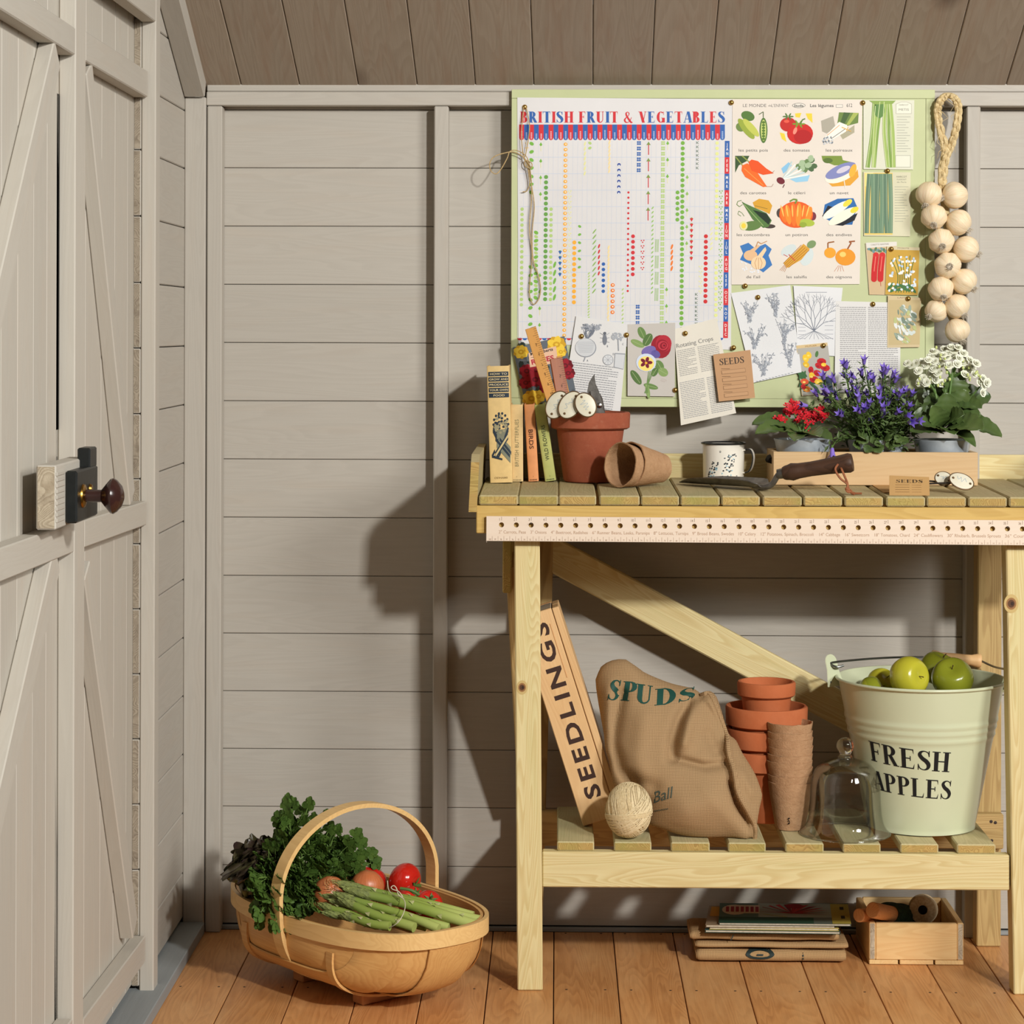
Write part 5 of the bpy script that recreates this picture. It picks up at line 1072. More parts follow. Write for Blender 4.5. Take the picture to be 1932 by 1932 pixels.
# ---- two paper pots lying down
FIBRE, nt, bb = mat('peat_fibre'); bb.inputs['Roughness'].default_value = .95; bb.inputs['Specular IOR Level'].default_value = .1
n1 = nz(nt, objvec(nt), 90, 6, .7); n2 = nz(nt, objvec(nt), 320, 3, .6)
nt.links.new(mixc(nt, ramp(nt, n2, [(.62, (0, 0, 0)), (.74, (150, 150, 150))]), ramp(nt, n1, [(.3, (184, 146, 110)), (.7, (164, 126, 92))]), c4((112, 84, 60))), bb.inputs['Base Color']); bump(nt, bb, mth(nt, 'ADD', n1, n2), .5)
def fibreprof(R, rb, H, t=.0022):
    k = 6; o = [(rb + (R - rb) * i / k, H * i / k) for i in range(k + 1)]
    return [(0, 0), (rb - .002, 0)] + o[0:] + [(R - t, H)] + [(r_ - t, max(z, t)) for r_, z in reversed(o[:-1])] + [(0, t)]
def fibre(R, rb, H, sd, amp=.0009, n=44):
    vs, fs = lathe(fibreprof(R, rb, H), n)
    for p in vs:
        q = noise.noise(V((p.x * 60 + sd, p.y * 60, p.z * 60))) * amp; r_ = hypot(p.x, p.y)
        if r_ > .005: p.x *= 1 + q / r_; p.y *= 1 + q / r_
        if p.z > H * .95: p.z += noise.noise(V((p.x * 90, p.y * 90, sd))) * .0016
    return vs, fs
ax = V((.72, .66, -.12)).normalized()
mc = P(1170, 873, -0.275)
def axm(o, z): 
    z = V(z).normalized(); x = V((0, 0, 1)).cross(z).normalized(); y = z.cross(x); return Matrix(((x.x, y.x, z.x, o.x), (x.y, y.y, z.y, o.y), (x.z, y.z, z.z, o.z), (0, 0, 0, 1)))
Rm, Rbm, Lm = .0405, .0255, .082
for i, (off, lbl) in enumerate([(0, 'open brown paper pot lying on its side, mouth to the left'), (.017, 'second brown paper pot, into whose mouth the open one is pushed')]):
    p = mc + ax * (Lm + off * 1.35); 
    if i == 1: p = p + V((0, 0, .0006))
    o = MB().add(*fibre(Rm, Rbm, Lm, 3 + i * 5), M=axm(p, -ax)).build('paper_pot', FIBRE)
    zmin = min((o.matrix_basis @ v.co).z for v in o.data.vertices); o.matrix_basis = Matrix.Translation((0, 0, ztop(-.23) + .001 - zmin)) @ o.matrix_basis
    tag(o, lbl, 'pot', 'paper pots on the bench')
# ---- enamel mug
MUGW = flat('mug_enamel', (232, 226, 212), 0.18, 0, 0, spec=.6, coat=.3); MUGB = flat('mug_black_rim', (24, 26, 28), .2, 0, 0, spec=.6)
Ym = -0.115; mp = P(1365, 870, Ym); zb = ztop(Ym) + .0012; zt_ = P(1365, 835, Ym).z; Rg = 39.5 / sc(Ym); Hm = zt_ - zb
mug = thing('enamel_mug', 'white enamel mug with a black rim and printed flower sprigs', 'mug', (mp.x, Ym, zb)); T_ = Matrix.Translation((mp.x, Ym, zb))
MB().add(*lathe([(0, 0), (Rg - .003, 0), (Rg - .0012, .0012), (Rg - .001, .004), (Rg, Hm - .002), (Rg - .0015, Hm - .002), (Rg - .0025, .004), (0, .0025)], 48), M=T_).build('mug_body', MUGW, mug)
MB().add(*tube([V((mp.x + (Rg + .0012) * cos(a * pi / 24), Ym + (Rg + .0012) * sin(a * pi / 24), zb + Hm - .001)) for a in range(48)], .0020, 8, True)).build('mug_rim', MUGB, mug)
hp = cat([(Rg - .002, Hm * .80), (Rg + .012, Hm * .84), (Rg + .018, Hm * .68), (Rg + .0165, Hm * .44), (Rg + .010, Hm * .26), (Rg - .002, Hm * .22)], 6)
ad = V((cos(-.35), sin(-.35), 0)); hpts = [V((mp.x, Ym, zb)) + ad * r_ + V((0, 0, z)) for r_, z in hp]
vs, fs = ribbon(hpts, [V((0, 0, 1)).cross(ad).cross((hpts[min(i + 1, len(hpts) - 1)] - hpts[max(i - 1, 0)]).normalized()) for i in range(len(hpts))], .011, .0024)
MB().add(vs, fs).build('mug_handle', MUGW, mug)
e1 = [p + V((0, 0, 0)) + ad.cross(V((0, 0, 1))) * .0056 for p in hpts[3:-3]]; MB().add(*tube(e1, .0012, 6)).build('handle_edge', MUGB, mug)
A = Flat(); random.seed(4)
for cx_, cy_, sx_, sy_ in ((-.60, .020, .30, .020), (.17, .027, .40, .030)):
    for k in range(46):
        u_, v_ = random.uniform(-1, 1), random.uniform(-1, 1); x = cx_ + u_ * sx_ * .7 + v_ * sx_ * .35; y = cy_ + v_ * sy_ * .8
        A.ell(x, y, random.uniform(.02, .05), random.uniform(.0010, .0019), [(40, 48, 54), (58, 70, 78), (150, 190, 204), (30, 34, 38)][k % 4], 0, n=6)
for x, y in ((-.22, .055), (.62, .010), (.5, .05)): A.ell(x, y, .04, .0020, (50, 56, 60), n=6); A.ell(x, y, .018, .0009, (230, 226, 214), n=6, lv=2)
A.build('flower_print', lambda x, y, l: V((mp.x + (Rg - .001 + .0009 * (y / Hm) + .0004 + l) * sin(x), Ym - (Rg - .001 + .0009 * (y / Hm) + .0004 + l) * cos(x), zb + y)), mug)
# ---- wooden planter box with three zinc pots
YF_, YK = -0.205, -0.075
zb = ztop(-.2) + .001
xL, xRr = P(1459, 880, YF_).x, P(1845, 880, YF_).x; zt_ = P(1650, 853, YF_).z
pb = thing('planter_box', 'long pale wooden planter box holding three zinc flower pots', 'box', ((xL + xRr) / 2, -.14, zb))
bx('front_board', xL, xRr, YF_, YF_ + .009, zb, zt_, BOXM, pb, .001); bx('back_board', xL, xRr, YK - .009, YK, zb, zt_, BOXM, pb, .001)
for x0, x1 in ((xL + .0004, xL + .009), (xRr - .009, xRr - .0004)): bx('end_board', x0, x1, YF_ + .0094, YK - .0094, zb, zt_, BOXM, pb, .0008, 'y')
bx('base_board', xL + .0095, xRr - .0095, YF_ + .0095, YK - .0095, zb, zb + .006, BOXM, pb, .0005)
MB().add(*tube([V((xL - .0002, y, zt_ - .018 + .004 * sin((y + .17) * 60))) for y in (-.17, -.155, -.14, -.125, -.11)], .006, 8)).build('hand_hole_shade', BLACKM, pb)  # solid black tube painting the dark inside of a hand hole
ZINC = flat('zinc', (196, 204, 210), .38, .15, 26, (164, 174, 182), .15, .6)
SOIL = flat('compost', (52, 38, 28), .95, 0, 120, (30, 22, 16), .8)
LEAFD = flat('kalanchoe_leaf', (86, 104, 52), .36, 0, 18, (60, 82, 40), .25, .5)
LEAFM = flat('campanula_leaf', (88, 106, 54), .5, 0, 60, (54, 74, 34), .3, .4)
STEMG = flat('green_stem', (92, 122, 60), .5)
def zincpot(par, cx_, Y_, R_, zrim, zbot):
    T2 = Matrix.Translation((cx_, Y_, zbot)); H = zrim - zbot
    o = MB().add(*lathe([(0, 0), (R_ * .72, 0), (R_ * .74, .001), (R_ * .97, H * .94), (R_ * 1.0, H * .97), (R_ * 1.005, H), (R_ * .98, H), (R_ * .95, H * .93), (0, H * .80)], 48), M=T2).build('zinc_pot', ZINC, par)
    o2 = MB().add(*sphere((cx_, Y_, zbot + H * .84), R_ * .93, R_ * .93, .006, 24, 8)).build('compost', SOIL, par); return o
def leafmesh(L, W, scal=7, cup=.18, droop=.2):
    vs = []; fs = []; n = 22
    for i in range(n + 1):
        t = i / n; w_ = W * (sin(pi * min(1, t * .93 + .04)) ** .62) * (1 if t < .97 else .5); sc_ = 1 + .10 * sin(t * scal * 2 * pi)
        z0 = L * (.10 * sin(pi * t) - droop * t * t)
        for j, s in enumerate((-1, -.5, 0, .5, 1)): vs.append(V((L * t, s * w_ * sc_, z0 + cup * w_ * s * s + (-.0012 if j == 2 else 0))))
    for i in range(n):
        for j in range(4): a = i * 5 + j; fs.append((a, a + 5, a + 6, a + 1))
    k = len(vs); vs2 = [v - V((0, 0, .0012)) for v in vs]; fs2 = [tuple(reversed([q + k for q in f])) for f in fs]
    rim = [i * 5 for i in range(n + 1)] + [n * 5 + j for j in range(1, 5)] + [i * 5 + 4 for i in range(n - 1, -1, -1)] + [j for j in range(3, 0, -1)]
    fs3 = [(a, b, k + b, k + a) for a, b in zip(rim[1:] + rim[:1], rim)]
    return vs + vs2, fs + fs2 + fs3
def orient(p, d, up=(0, 0, 1), s=1.0):
    x = V(d).normalized(); z = V(up); z = z - x * z.dot(x)
    if z.length < 1e-3: z = V((0, -1, 0)) - x * x.y * -1
    z.normalize(); y = z.cross(x)
    return Matrix(((x.x * s, y.x * s, z.x * s, p.x), (x.y * s, y.y * s, z.y * s, p.y), (x.z * s, y.z * s, z.z * s, p.z), (0, 0, 0, 1)))
def put(me, par, M_, name=None): return link(bpy.data.objects.new(name or me.name, me), par, M_)
LM = [MB().add(*leafmesh(.062, .024, 6, .25, .12)).mesh('leaf', LEAFD, V((0, 0, 0)), True, 80), MB().add(*leafmesh(.062, .019, 5, .35, .45)).mesh('leaf', LEAFD, V((0, 0, 0)), True, 80)]
Yq = -0.14; zrim = P(1515, 828, Yq).z; zfl = zb + .008
# red kalanchoe
random.seed(11)
pr_ = P(1515, 828, Yq); k1 = thing('potted_kalanchoe', 'low red-flowered plant in the left zinc pot of the planter', 'potted plant', (pr_.x, Yq, zfl), 'flowering plants in the planter')
zincpot(k1, pr_.x, Yq, 54.5 / sc(Yq), zrim, zfl)
def leafto(par, a, b, Ya, Yb, i, up=(0, -.3, 1), s=1.0, wide=1.0):
    p, q = P(*a, Ya), P(*b, Yb); M_ = orient(p, q - p, up, (q - p).length / .062 * s); 
    wide *= .78
    if wide != 1: M_ = M_ @ Matrix.Diagonal((1, wide, 1, 1))
    return put(LM[i], par, M_)
for a, b, ya, yb, i, w_ in [((1508, 816), (1424, 790), -.15, -.17, 0, 1.0), ((1503, 822), (1430, 808), -.17, -.21, 0, .9), ((1515, 822), (1545, 815), -.17, -.225, 0, 1.2), ((1510, 822), (1500, 822), -.16, -.225, 0, 1.1), ((1525, 815), (1575, 800), -.13, -.15, 0, 1.1), ((1510, 812), (1480, 790), -.12, -.10, 0, 1), ((1515, 812), (1530, 780), -.12, -.09, 0, 1), ((1520, 822), (1568, 822), -.16, -.20, 0, 1)]: leafto(k1, a, b, ya, yb, i, (0, -.5, 1), 1, w_)
PETR = flat('red_petal', (198, 26, 40), .5, 0, 0, spec=.3); PETW = flat('white_petal', (232, 232, 212), .5, 0, 0, spec=.3, sub=.1); PETV = flat('violet_petal', (140, 116, 206), .5, 0, 30, (118, 94, 188), 0, .3); CENT = flat('floret_green', (176, 190, 96), .6)
def floret(name, m, npet, L, W, rings, lift):
    mb = MB()
    for r_ in range(rings):
        for k in range(npet):
            a = 2 * pi * (k + r_ * .5) / npet; l = L * (1 - .28 * r_); tilt = lift + r_ * .38
            u = V((cos(a) * cos(tilt), sin(a) * cos(tilt), sin(tilt))); s = V((-sin(a), cos(a), 0)); o_ = V((0, 0, .0008 * r_))
            mb.add([o_, o_ + u * l * .5 + s * W * .8, o_ + u * l * .82 + s * W * .85, o_ + u * l, o_ + u * l * .82 - s * W * .85, o_ + u * l * .5 - s * W * .8], [(0, 1, 2, 3, 4, 5)])
    mb.add(*sphere((0, 0, .0004), L * .17, L * .17, L * .15, 6, 4), 1)
    return mb.mesh(name, [m, CENT if m is PETW else m], V((0, 0, 0)), False)
FR = floret('floret', PETR, 4, .0068, .0026, 1, .25)
zones = [((1458, 1484), (780, 803), 16), ((1478, 1512), (757, 783), 26), ((1503, 1535), (772, 812), 22), ((1534, 1560), (768, 798), 24)]
fst = MB()
for (x0, x1), (y0, y1), n in zones:
    for k in range(n):
        a, r_ = random.uniform(0, 6.28), sqrt(random.random()); x, y = (x0 + x1) / 2 + (x1 - x0) / 2 * r_ * cos(a), (y0 + y1) / 2 + (y1 - y0) / 2 * r_ * sin(a)
        Y_ = -.165 + .03 * r_ * r_ + random.uniform(-.01, .01); p = P(x, y, Y_); d = V((random.uniform(-.5, .5), -1 + random.uniform(-.2, .3), random.uniform(.2, 1.0)))
        put(FR, k1, orient(p, d.cross(V((1, .2, .1))), d, random.uniform(.85, 1.1)))
    fst.add(*tube([P(1513, 822, Yq), P((x0 + x1) / 2, (y0 + y1) / 2, -.145)], [.0022, .0012], 6))
fst.build('flower_stems', STEMG, k1)
# white kalanchoe
pw = P(1778, 828, Yq); k2 = thing('potted_kalanchoe', 'tall white-flowered plant with big glossy leaves in the right zinc pot', 'potted plant', (pw.x, Yq, zfl), 'flowering plants in the planter')
zincpot(k2, pw.x, Yq, 54.5 / sc(Yq), zrim, zfl)
for a, b, ya, yb, i, up, w_ in [((1790, 806), (1889, 812), -.16, -.20, 0, (0, -.6, 1), .9), ((1782, 812), (1850, 800), -.17, -.24, 0, (0, -.8, 1), 1.1), ((1775, 815), (1722, 806), -.17, -.21, 0, (0, -.7, 1), 1.2), ((1785, 790), (1846, 778), -.16, -.20, 0, (0, -1, .7), 1.2), ((1786, 770), (1868, 742), -.13, -.14, 0, (0, -1, .6), 1.0), ((1795, 765), (1806, 705), -.14, -.16, 0, (.2, -1, 0), 1.35), ((1782, 780), (1812, 715), -.12, -.11, 0, (-.3, -1, .2), 1.4), ((1770, 800), (1757, 745), -.13, -.15, 0, (-.4, -1, .1), 1.3), ((1765, 790), (1738, 748), -.10, -.09, 0, (-.5, -1, .2), 1.3), ((1778, 800), (1788, 745), -.17, -.20, 0, (.1, -1, .1), 1.3), ((1790, 800), (1838, 752), -.15, -.17, 0, (.2, -1, .4), 1.2), ((1772, 805), (1728, 780), -.15, -.18, 0, (-.3, -1, .6), 1.3), ((1780, 810), (1800, 812), -.18, -.235, 0, (0, -.6, 1), 1.2), ((1760, 780), (1724, 735), -.09, -.07, 0, (-.3, -1, .2), 1.2), ((1785, 812), (1835, 815), -.17, -.215, 1, (0, -.5, 1), 1.2), ((1790, 785), (1822, 738), -.15, -.175, 0, (.1, -1, .3), 1.2), ((1770, 775), (1752, 725), -.12, -.13, 0, (-.2, -1, .2), 1.2), ((1795, 770), (1848, 762), -.14, -.19, 0, (.3, -1, .8), 1.1), ((1776, 806), (1762, 770), -.17, -.21, 0, (-.2, -1, .4), 1.1), ((1788, 800), (1812, 778), -.175, -.225, 0, (.2, -1, .5), 1.1), ((1780, 760), (1770, 715), -.11, -.12, 0, (0, -1, .1), 1.2), ((1768, 812), (1740, 795), -.18, -.225, 0, (-.3, -1, .8), 1.1), ((1800, 760), (1838, 728), -.12, -.13, 0, (.2, -1, .2), 1.1)]: leafto(k2, a, b, ya, yb, i, up, 1, w_)
st = MB(); BUD = flat('flower_bud', (196, 206, 128), .5)
for a, b in [((1778, 810), (1798, 690)), ((1772, 810), (1760, 715)), ((1795, 720), (1782, 692)), ((1797, 712), (1822, 695)), ((1774, 800), (1785, 715)), ((1785, 800), (1852, 725)), ((1772, 760), (1745, 710)), ((1798, 705), (1806, 672))]: st.add(*tube([P(*a, -.15), P((a[0] + b[0]) / 2 + 3, (a[1] + b[1]) / 2, -.165), P(*b, -.155)], [.0028, .0022, .0014], 7))
st.build('flower_stems', STEMG, k2)
FW = floret('floret', PETW, 8, .0092, .0036, 4, .15)
for x, y in [(1720, 690), (1733, 700), (1747, 690), (1742, 713), (1757, 705), (1735, 722), (1766, 716), (1776, 723), (1752, 679), (1712, 686), (1728, 686), (1748, 722), (1762, 696), (1770, 704), (1740, 682), (1770, 669), (1782, 659), (1795, 655), (1808, 656), (1818, 667), (1800, 671), (1786, 675), (1775, 687), (1791, 690), (1806, 687), (1817, 684), (1830, 679), (1826, 697), (1756, 673), (1762, 664), (1834, 692), (1820, 706), (1800, 662), (1790, 666), (1810, 676), (1780, 670), (1842, 686), (1764, 682), (1855, 714), (1862, 722), (1849, 722), (1856, 728), (1838, 706), (1854, 741)]:
    Y_ = -.165 + random.uniform(-.016, .016); p = P(x, y, Y_); d = V(((x - 1790) / 120 + random.uniform(-.3, .3), -1, .6 - (y - 690) / 80 + random.uniform(-.2, .3)))
    put(FW, k2, orient(p, d.cross(V((.9, .1, .3))), d, random.uniform(.85, 1.1)))
bd = MB()
for k in range(34):
    x, y = random.choice([(1780, 700), (1770, 665), (1768, 722), (1838, 712), (1745, 722), (1786, 722), (1820, 690)]); p = P(x + random.uniform(-14, 14), y + random.uniform(-12, 12), -.165 + random.uniform(-.02, .01)); bd.add(*sphere(p, .0024, .0024, .0034, 7, 5))
tag(bd.build('flower_buds', BUD, k2), kind='stuff')
# violet campanula
pvx = P(1652, 828, Yq); k3 = thing('potted_campanula', 'bushy violet bell-flowered plant in the middle zinc pot', 'potted plant', (pvx.x, Yq, zfl), 'flowering plants in the planter')
zincpot(k3, pvx.x, Yq, 54 / sc(Yq), zrim, zfl)
def bell():
    mb = MB(); n = 10; rows = [(.0008, 0), (.0022, .001), (.0030, .005), (.0036, .010), (.0062, .0145)]
    vs = []
    for i, (r_, z) in enumerate(rows):
        for j in range(n):
            a = 2 * pi * j / n; rr, zz = r_, z
            if i == 4: rr, zz = (r_ * 1.25, z + .0015) if j % 2 == 0 else (r_ * .62, z - .003)
            vs.append(V((rr * cos(a), rr * sin(a), zz)))
    fs = [(i * n + j, i * n + (j + 1) % n, (i + 1) * n + (j + 1) % n, (i + 1) * n + j) for i in range(4) for j in range(n)]
    mb.add(vs, fs); mb.add(*tube([(0, 0, -.004), (0, 0, .002)], [.0009, .0022], 6), 1); return mb.mesh('bell_flower', [PETV, STEMG], V((0, 0, 0)), True, 80)
BL = bell(); zfp = []
fz = [(745, 325), (875, 310), (1015, 375), (760, 400), (820, 400), (865, 385), (900, 410), (940, 425), (1000, 360), (1060, 400), (615, 415), (685, 430), (570, 520), (650, 500), (700, 510), (720, 540), (770, 520), (830, 500), (905, 535), (985, 505), (1045, 535), (1075, 430), (1100, 520), (1140, 510), (1185, 520), (835, 570), (905, 585), (850, 630), (970, 570), (995, 610), (1030, 590), (1090, 555), (1130, 560), (1165, 600), (740, 660), (925, 690), (990, 660), (1075, 640), (1145, 650), (1210, 680), (1170, 690), (665, 855), (505, 580), (655, 560), (800, 455), (1110, 490), (1000, 545), (870, 625), (960, 540), (1120, 580), (735, 655), (640, 520), (1005, 400), (840, 560), (890, 600), (760, 340), (1085, 530)]
stm = MB(); lv_ = MB()
for zxq, zyq in fz:
    x, y = 1380 + zxq / 3.5, 600 + zyq / 3.5; low = y > 770; Y_ = (-.215 if low else -.165) + random.uniform(-.03, .03)
    p = P(x, y, Y_); root = V((pvx.x + random.uniform(-.03, .03), Yq + random.uniform(-.03, .02), zrim - .01))
    d = (p - root).normalized() + V((random.uniform(-.5, .5), -.35, random.uniform(-.4, .5)))
    if y > 830: d = V((0, -.3, -1))
    put(BL, k3, orient(p, V((1, .3, .1)).cross(d), d, random.uniform(.95, 1.35)))
    mid = (p + root) / 2 + V(((p.x - root.x) * .25, -.01, .015)); path = [V(q) for q in cat([tuple(root), tuple(mid), tuple(p)], 5)]; stm.add(*tube(path, .0009, 4))
    for q in path[2:]:
        for s in range(2): 
            zz = q + V((random.uniform(-.006, .006), random.uniform(-.006, .006), random.uniform(-.004, .004))); lv_.add([V((0, 0, 0)), V((.005, .0022, .001)), V((.011, 0, 0)), V((.005, -.0022, .001))], [(0, 1, 2, 3)], 0, orient(zz, V((random.uniform(-1, 1), random.uniform(-1, .3), random.uniform(-.3, 1))), (0, -.5, 1), random.uniform(.7, 1.5)))
for k in range(110):
    a, r_ = random.uniform(0, 6.28), sqrt(random.random()); ex_ = .075 * r_ * cos(a); p = V((pvx.x + ex_, Yq + .055 * r_ * sin(a) - .008, zrim + random.uniform(-.012, .10) * (1.15 - r_ * .5)))
    root = V((pvx.x + ex_ * .4, Yq, zrim - .012)); stm.add(*tube([root, (root + p) / 2 + V((ex_ * .2, 0, .01)), p], .0008, 4))
    for s in range(7):
        q = p + V((random.uniform(-.013, .013), random.uniform(-.013, .013), random.uniform(-.02, .012))); lv_.add([V((0, 0, 0)), V((.006, .0032, .001)), V((.013, 0, -.001)), V((.006, -.0032, .001))], [(0, 1, 2, 3)], 0, orient(q, V((random.uniform(-1, 1), random.uniform(-1, .3), random.uniform(-.2, 1))), (0, -.6, 1), random.uniform(.7, 1.4)))
tag(stm.build('stems', STEMG, k3), kind='stuff'); tag(lv_.build('small_leaves', LEAFM, k3, False), kind='stuff')
rl = MB().add(*leafmesh(.02, .011, 4, .1, .1)).mesh('leaf', LEAFM, V((0, 0, 0)), True, 80)
for k in range(16): p = P(1610 + k * 6.5, 828 + random.uniform(-6, 16), -.195 + random.uniform(-.008, .006)); put(rl, k3, orient(p, V((random.uniform(-1, 1), -.6, random.uniform(-.6, .4))), (0, -.8, .6), random.uniform(.7, 1.2)))
# ---- hand trowel
tip, heel = P(1282, 907, -.19), P(1440, 921, -.325)
heel.z = ztop(-.325) + .006; tip.z = ztop(-.19) + .003
tr = thing('hand_trowel', 'old steel hand trowel with dark wooden handle and leather loop', 'trowel', (tip + heel) / 2)
F_ = frame(heel, tip - heel, None, (0, 0, 1)); L = (tip - heel).length; vs = []; fs = []; n = 16
for th in (0, -.0016):
    for i in range(n + 1):
        t = i / n; w_ = .031 * (min(1, t * 9 + .25)) ** .5 * (1 if t < .5 else max(0.02, 1 - ((t - .5) / .5) ** 2.2)); 
        for j in range(9): s = -1 + j / 4; vs.append(V((L * t, s * w_, .013 * s * s * (w_ / .031) + th + .0018)))
m9 = (n + 1) * 9
for i in range(n):
    for j in range(8): a = i * 9 + j; fs.append((a, a + 9, a + 10, a + 1)); fs.append((m9 + a, m9 + a + 1, m9 + a + 10, m9 + a + 9))
rim = [i * 9 for i in range(n + 1)] + [n * 9 + j for j in range(1, 9)] + [i * 9 + 8 for i in range(n - 1, -1, -1)] + [j for j in range(7, 0, -1)]
fs += [(b, a, m9 + a, m9 + b) for a, b in zip(rim, rim[1:] + rim[:1])]
MB().add(vs, fs, M=F_).build('blade', STEEL, tr)
hA, hB = P(1471, 894, -.335), P(1604, 873, -.365)
nk = cat([tuple(heel + (tip - heel).normalized() * .022 + V((0, 0, .003))), tuple(heel + V((0, 0, .001))), tuple(P(1456, 914, -.33)), tuple(P(1466, 899, -.334)), tuple(hA)], 6)
MB().add(*tube([V(q) for q in nk], [.0052] * len(nk), 10)).build('neck', STEEL, tr)
d = (hB - hA).normalized(); Lh = (hB - hA).length
MB().add(*lathe([(0, -.004), (.0085, -.004), (.0095, .008), (0, .008)], 20), M=axm(hA, d)).build('ferrule', STEEL, tr)
MB().add(*lathe([(0, .006), (.0105, .006), (.0125, .010), (.0135, .016), (.0155, .022), (.0135, .034), (.0128, .055), (.0140, .085), (.0165, Lh - .008), (.0172, Lh - .002), (.0150, Lh + .004), (0, Lh + .006)], 28), M=axm(hA, d)).build('handle', DARKW, tr)
LEATH = flat('leather_thong', (160, 98, 62), .7, 0, 120, (130, 74, 44), .3)
for dx in (0, 1):
    c = cat([tuple(P(1581 + dx * 2, 876, -.376 + .026 * dx)), tuple(P(1576 + dx * 12, 886, -.381)), tuple(P(1585 + dx * 10, 902, -.385)), tuple(P(1598 + dx, 913, -.386)), tuple(P(1601 - dx * 3, 924, -.388))], 6); MB().add(*tube([V(q) for q in c], .0019, 6)).build('leather_loop', LEATH, tr)
kn = [P(1601 + 5 * cos(k * 1.1), 925 + 4 * sin(k * 1.3), -.390 - .003 * sin(k)) for k in range(12)]; MB().add(*tube([V(q) for q in cat([tuple(p) for p in kn], 3)], .0020, 6)).build('knot', LEATH, tr)
for e in ((1612, 933), (1626, 931)): MB().add(*tube([P(1602, 927, -.39), P((1602 + e[0]) / 2, 931, -.395), P(e[0], e[1], -.398)], .0017, 6)).build('thong_end', LEATH, tr)
# ---- packets and labels lying at the right
def slab(name, label, ctg, pts, n, th, m, art=None, group=None, size=None):
    pts = [V(p) for p in pts]; n = V(n).normalized(); vs = pts + [p - n * th for p in pts]
    o = MB().add(vs, [(0, 3, 2, 1), (4, 5, 6, 7)] + [(i, (i + 1) % 4, 4 + (i + 1) % 4, 4 + i) for i in range(4)]).build(name, m, None, False); tag(o, label, ctg, group)
    if art: art.build('print', lambda x, y, l: pts[3] + (pts[2] - pts[3]) * x + (pts[0] - pts[3]) * y + n * (.0002 + l), o)
    return o
KR = paper((192, 152, 98))
A = Flat()
q, W = serif2d('SEEDS', .15, .08)
for p in q: A.poly([(.16 + a / W * .68, .62 + b * .16) for a, b in p], (66, 52, 40))
for k in range(4): A.rect(.15, .14 + k * .12, .5, .155 + k * .12, (130, 98, 62)); A.rect(.56, .14 + k * .12, .8, .15 + k * .12, (150, 114, 74))
b0_, b1_ = P(1678, 930, -.398), P(1754, 931, -.398); b0_.z = b1_.z = ztop(-.398) + .001
t0_, t1_ = P(1678, 897, -.352), P(1753, 900, -.352)
n_ = (b1_ - b0_).cross(t0_ - b0_)
slab('seed_packet', 'kraft SEEDS packet propped at the front of the bench top', 'packet', [t0_, t1_, b1_, b0_], n_, .0016, KR, A)
def onb(x, y): 
    lo, hi = -.45, 0.0
    for _ in range(40):
        m_ = (lo + hi) / 2; p = P(x, y, m_)
        if p.z > ztop(m_): lo = m_
        else: hi = m_
    return P(x, y, lo) + V((0, 0, .0018))
slab('seed_packet', 'plain kraft packet lying flat, left of the SEEDS packet', 'packet', [onb(1640, 913), onb(1690, 913.5), onb(1700, 930), onb(1668, 931)], (0, 0, 1), .0012, KR)
for i, (lbl, x, y, Y_, rx, ry, rot, nn, a, b) in enumerate([('round rusty-rimmed white label lying in front at the bench right', 1814, 908, -.36, .0225, .0165, -24, (.15, -1, .75), (1790, 911, -.352), (1742, 913, -.335)), ('smaller white label half hidden behind the front one at the bench right', 1780, 903, -.335, .0155, .0145, -30, (-.1, -1, .8), (1772, 909, -.33), (1722, 905.5, -.318))]):
    c = P(x, y, Y_); label_obj(lbl, c, rx, ry, rot, nn, [P(*a), P(*b)], 20 + i)
# ---- the seed spacing ruler nailed along the bench front
YU = -0.4262
rt = thing('spacing_ruler', 'long pale wooden seed spacing ruler with holes, hung along the bench front', 'ruler', P(1400, 1020, YU))
r0, r1 = P(918, 973.5, YU), P(918, 1020, YU); e0 = P(1932, 981.5, YU); ex = (e0 - r0); ppx = ex.length / (1932 - 918); ex.normalize(); ez = V((0, 0, 1)); ez = (ez - ex * ex.z).normalized(); RL = (2050 - 918) * ppx; RH = (r0 - r1).length; RT = .0042
hx = [(946.5 + 28.05 * k - 918) * ppx for k in range(39)]; hz = -16.2 * ppx; hr = 4.9 * ppx
mb = MB()
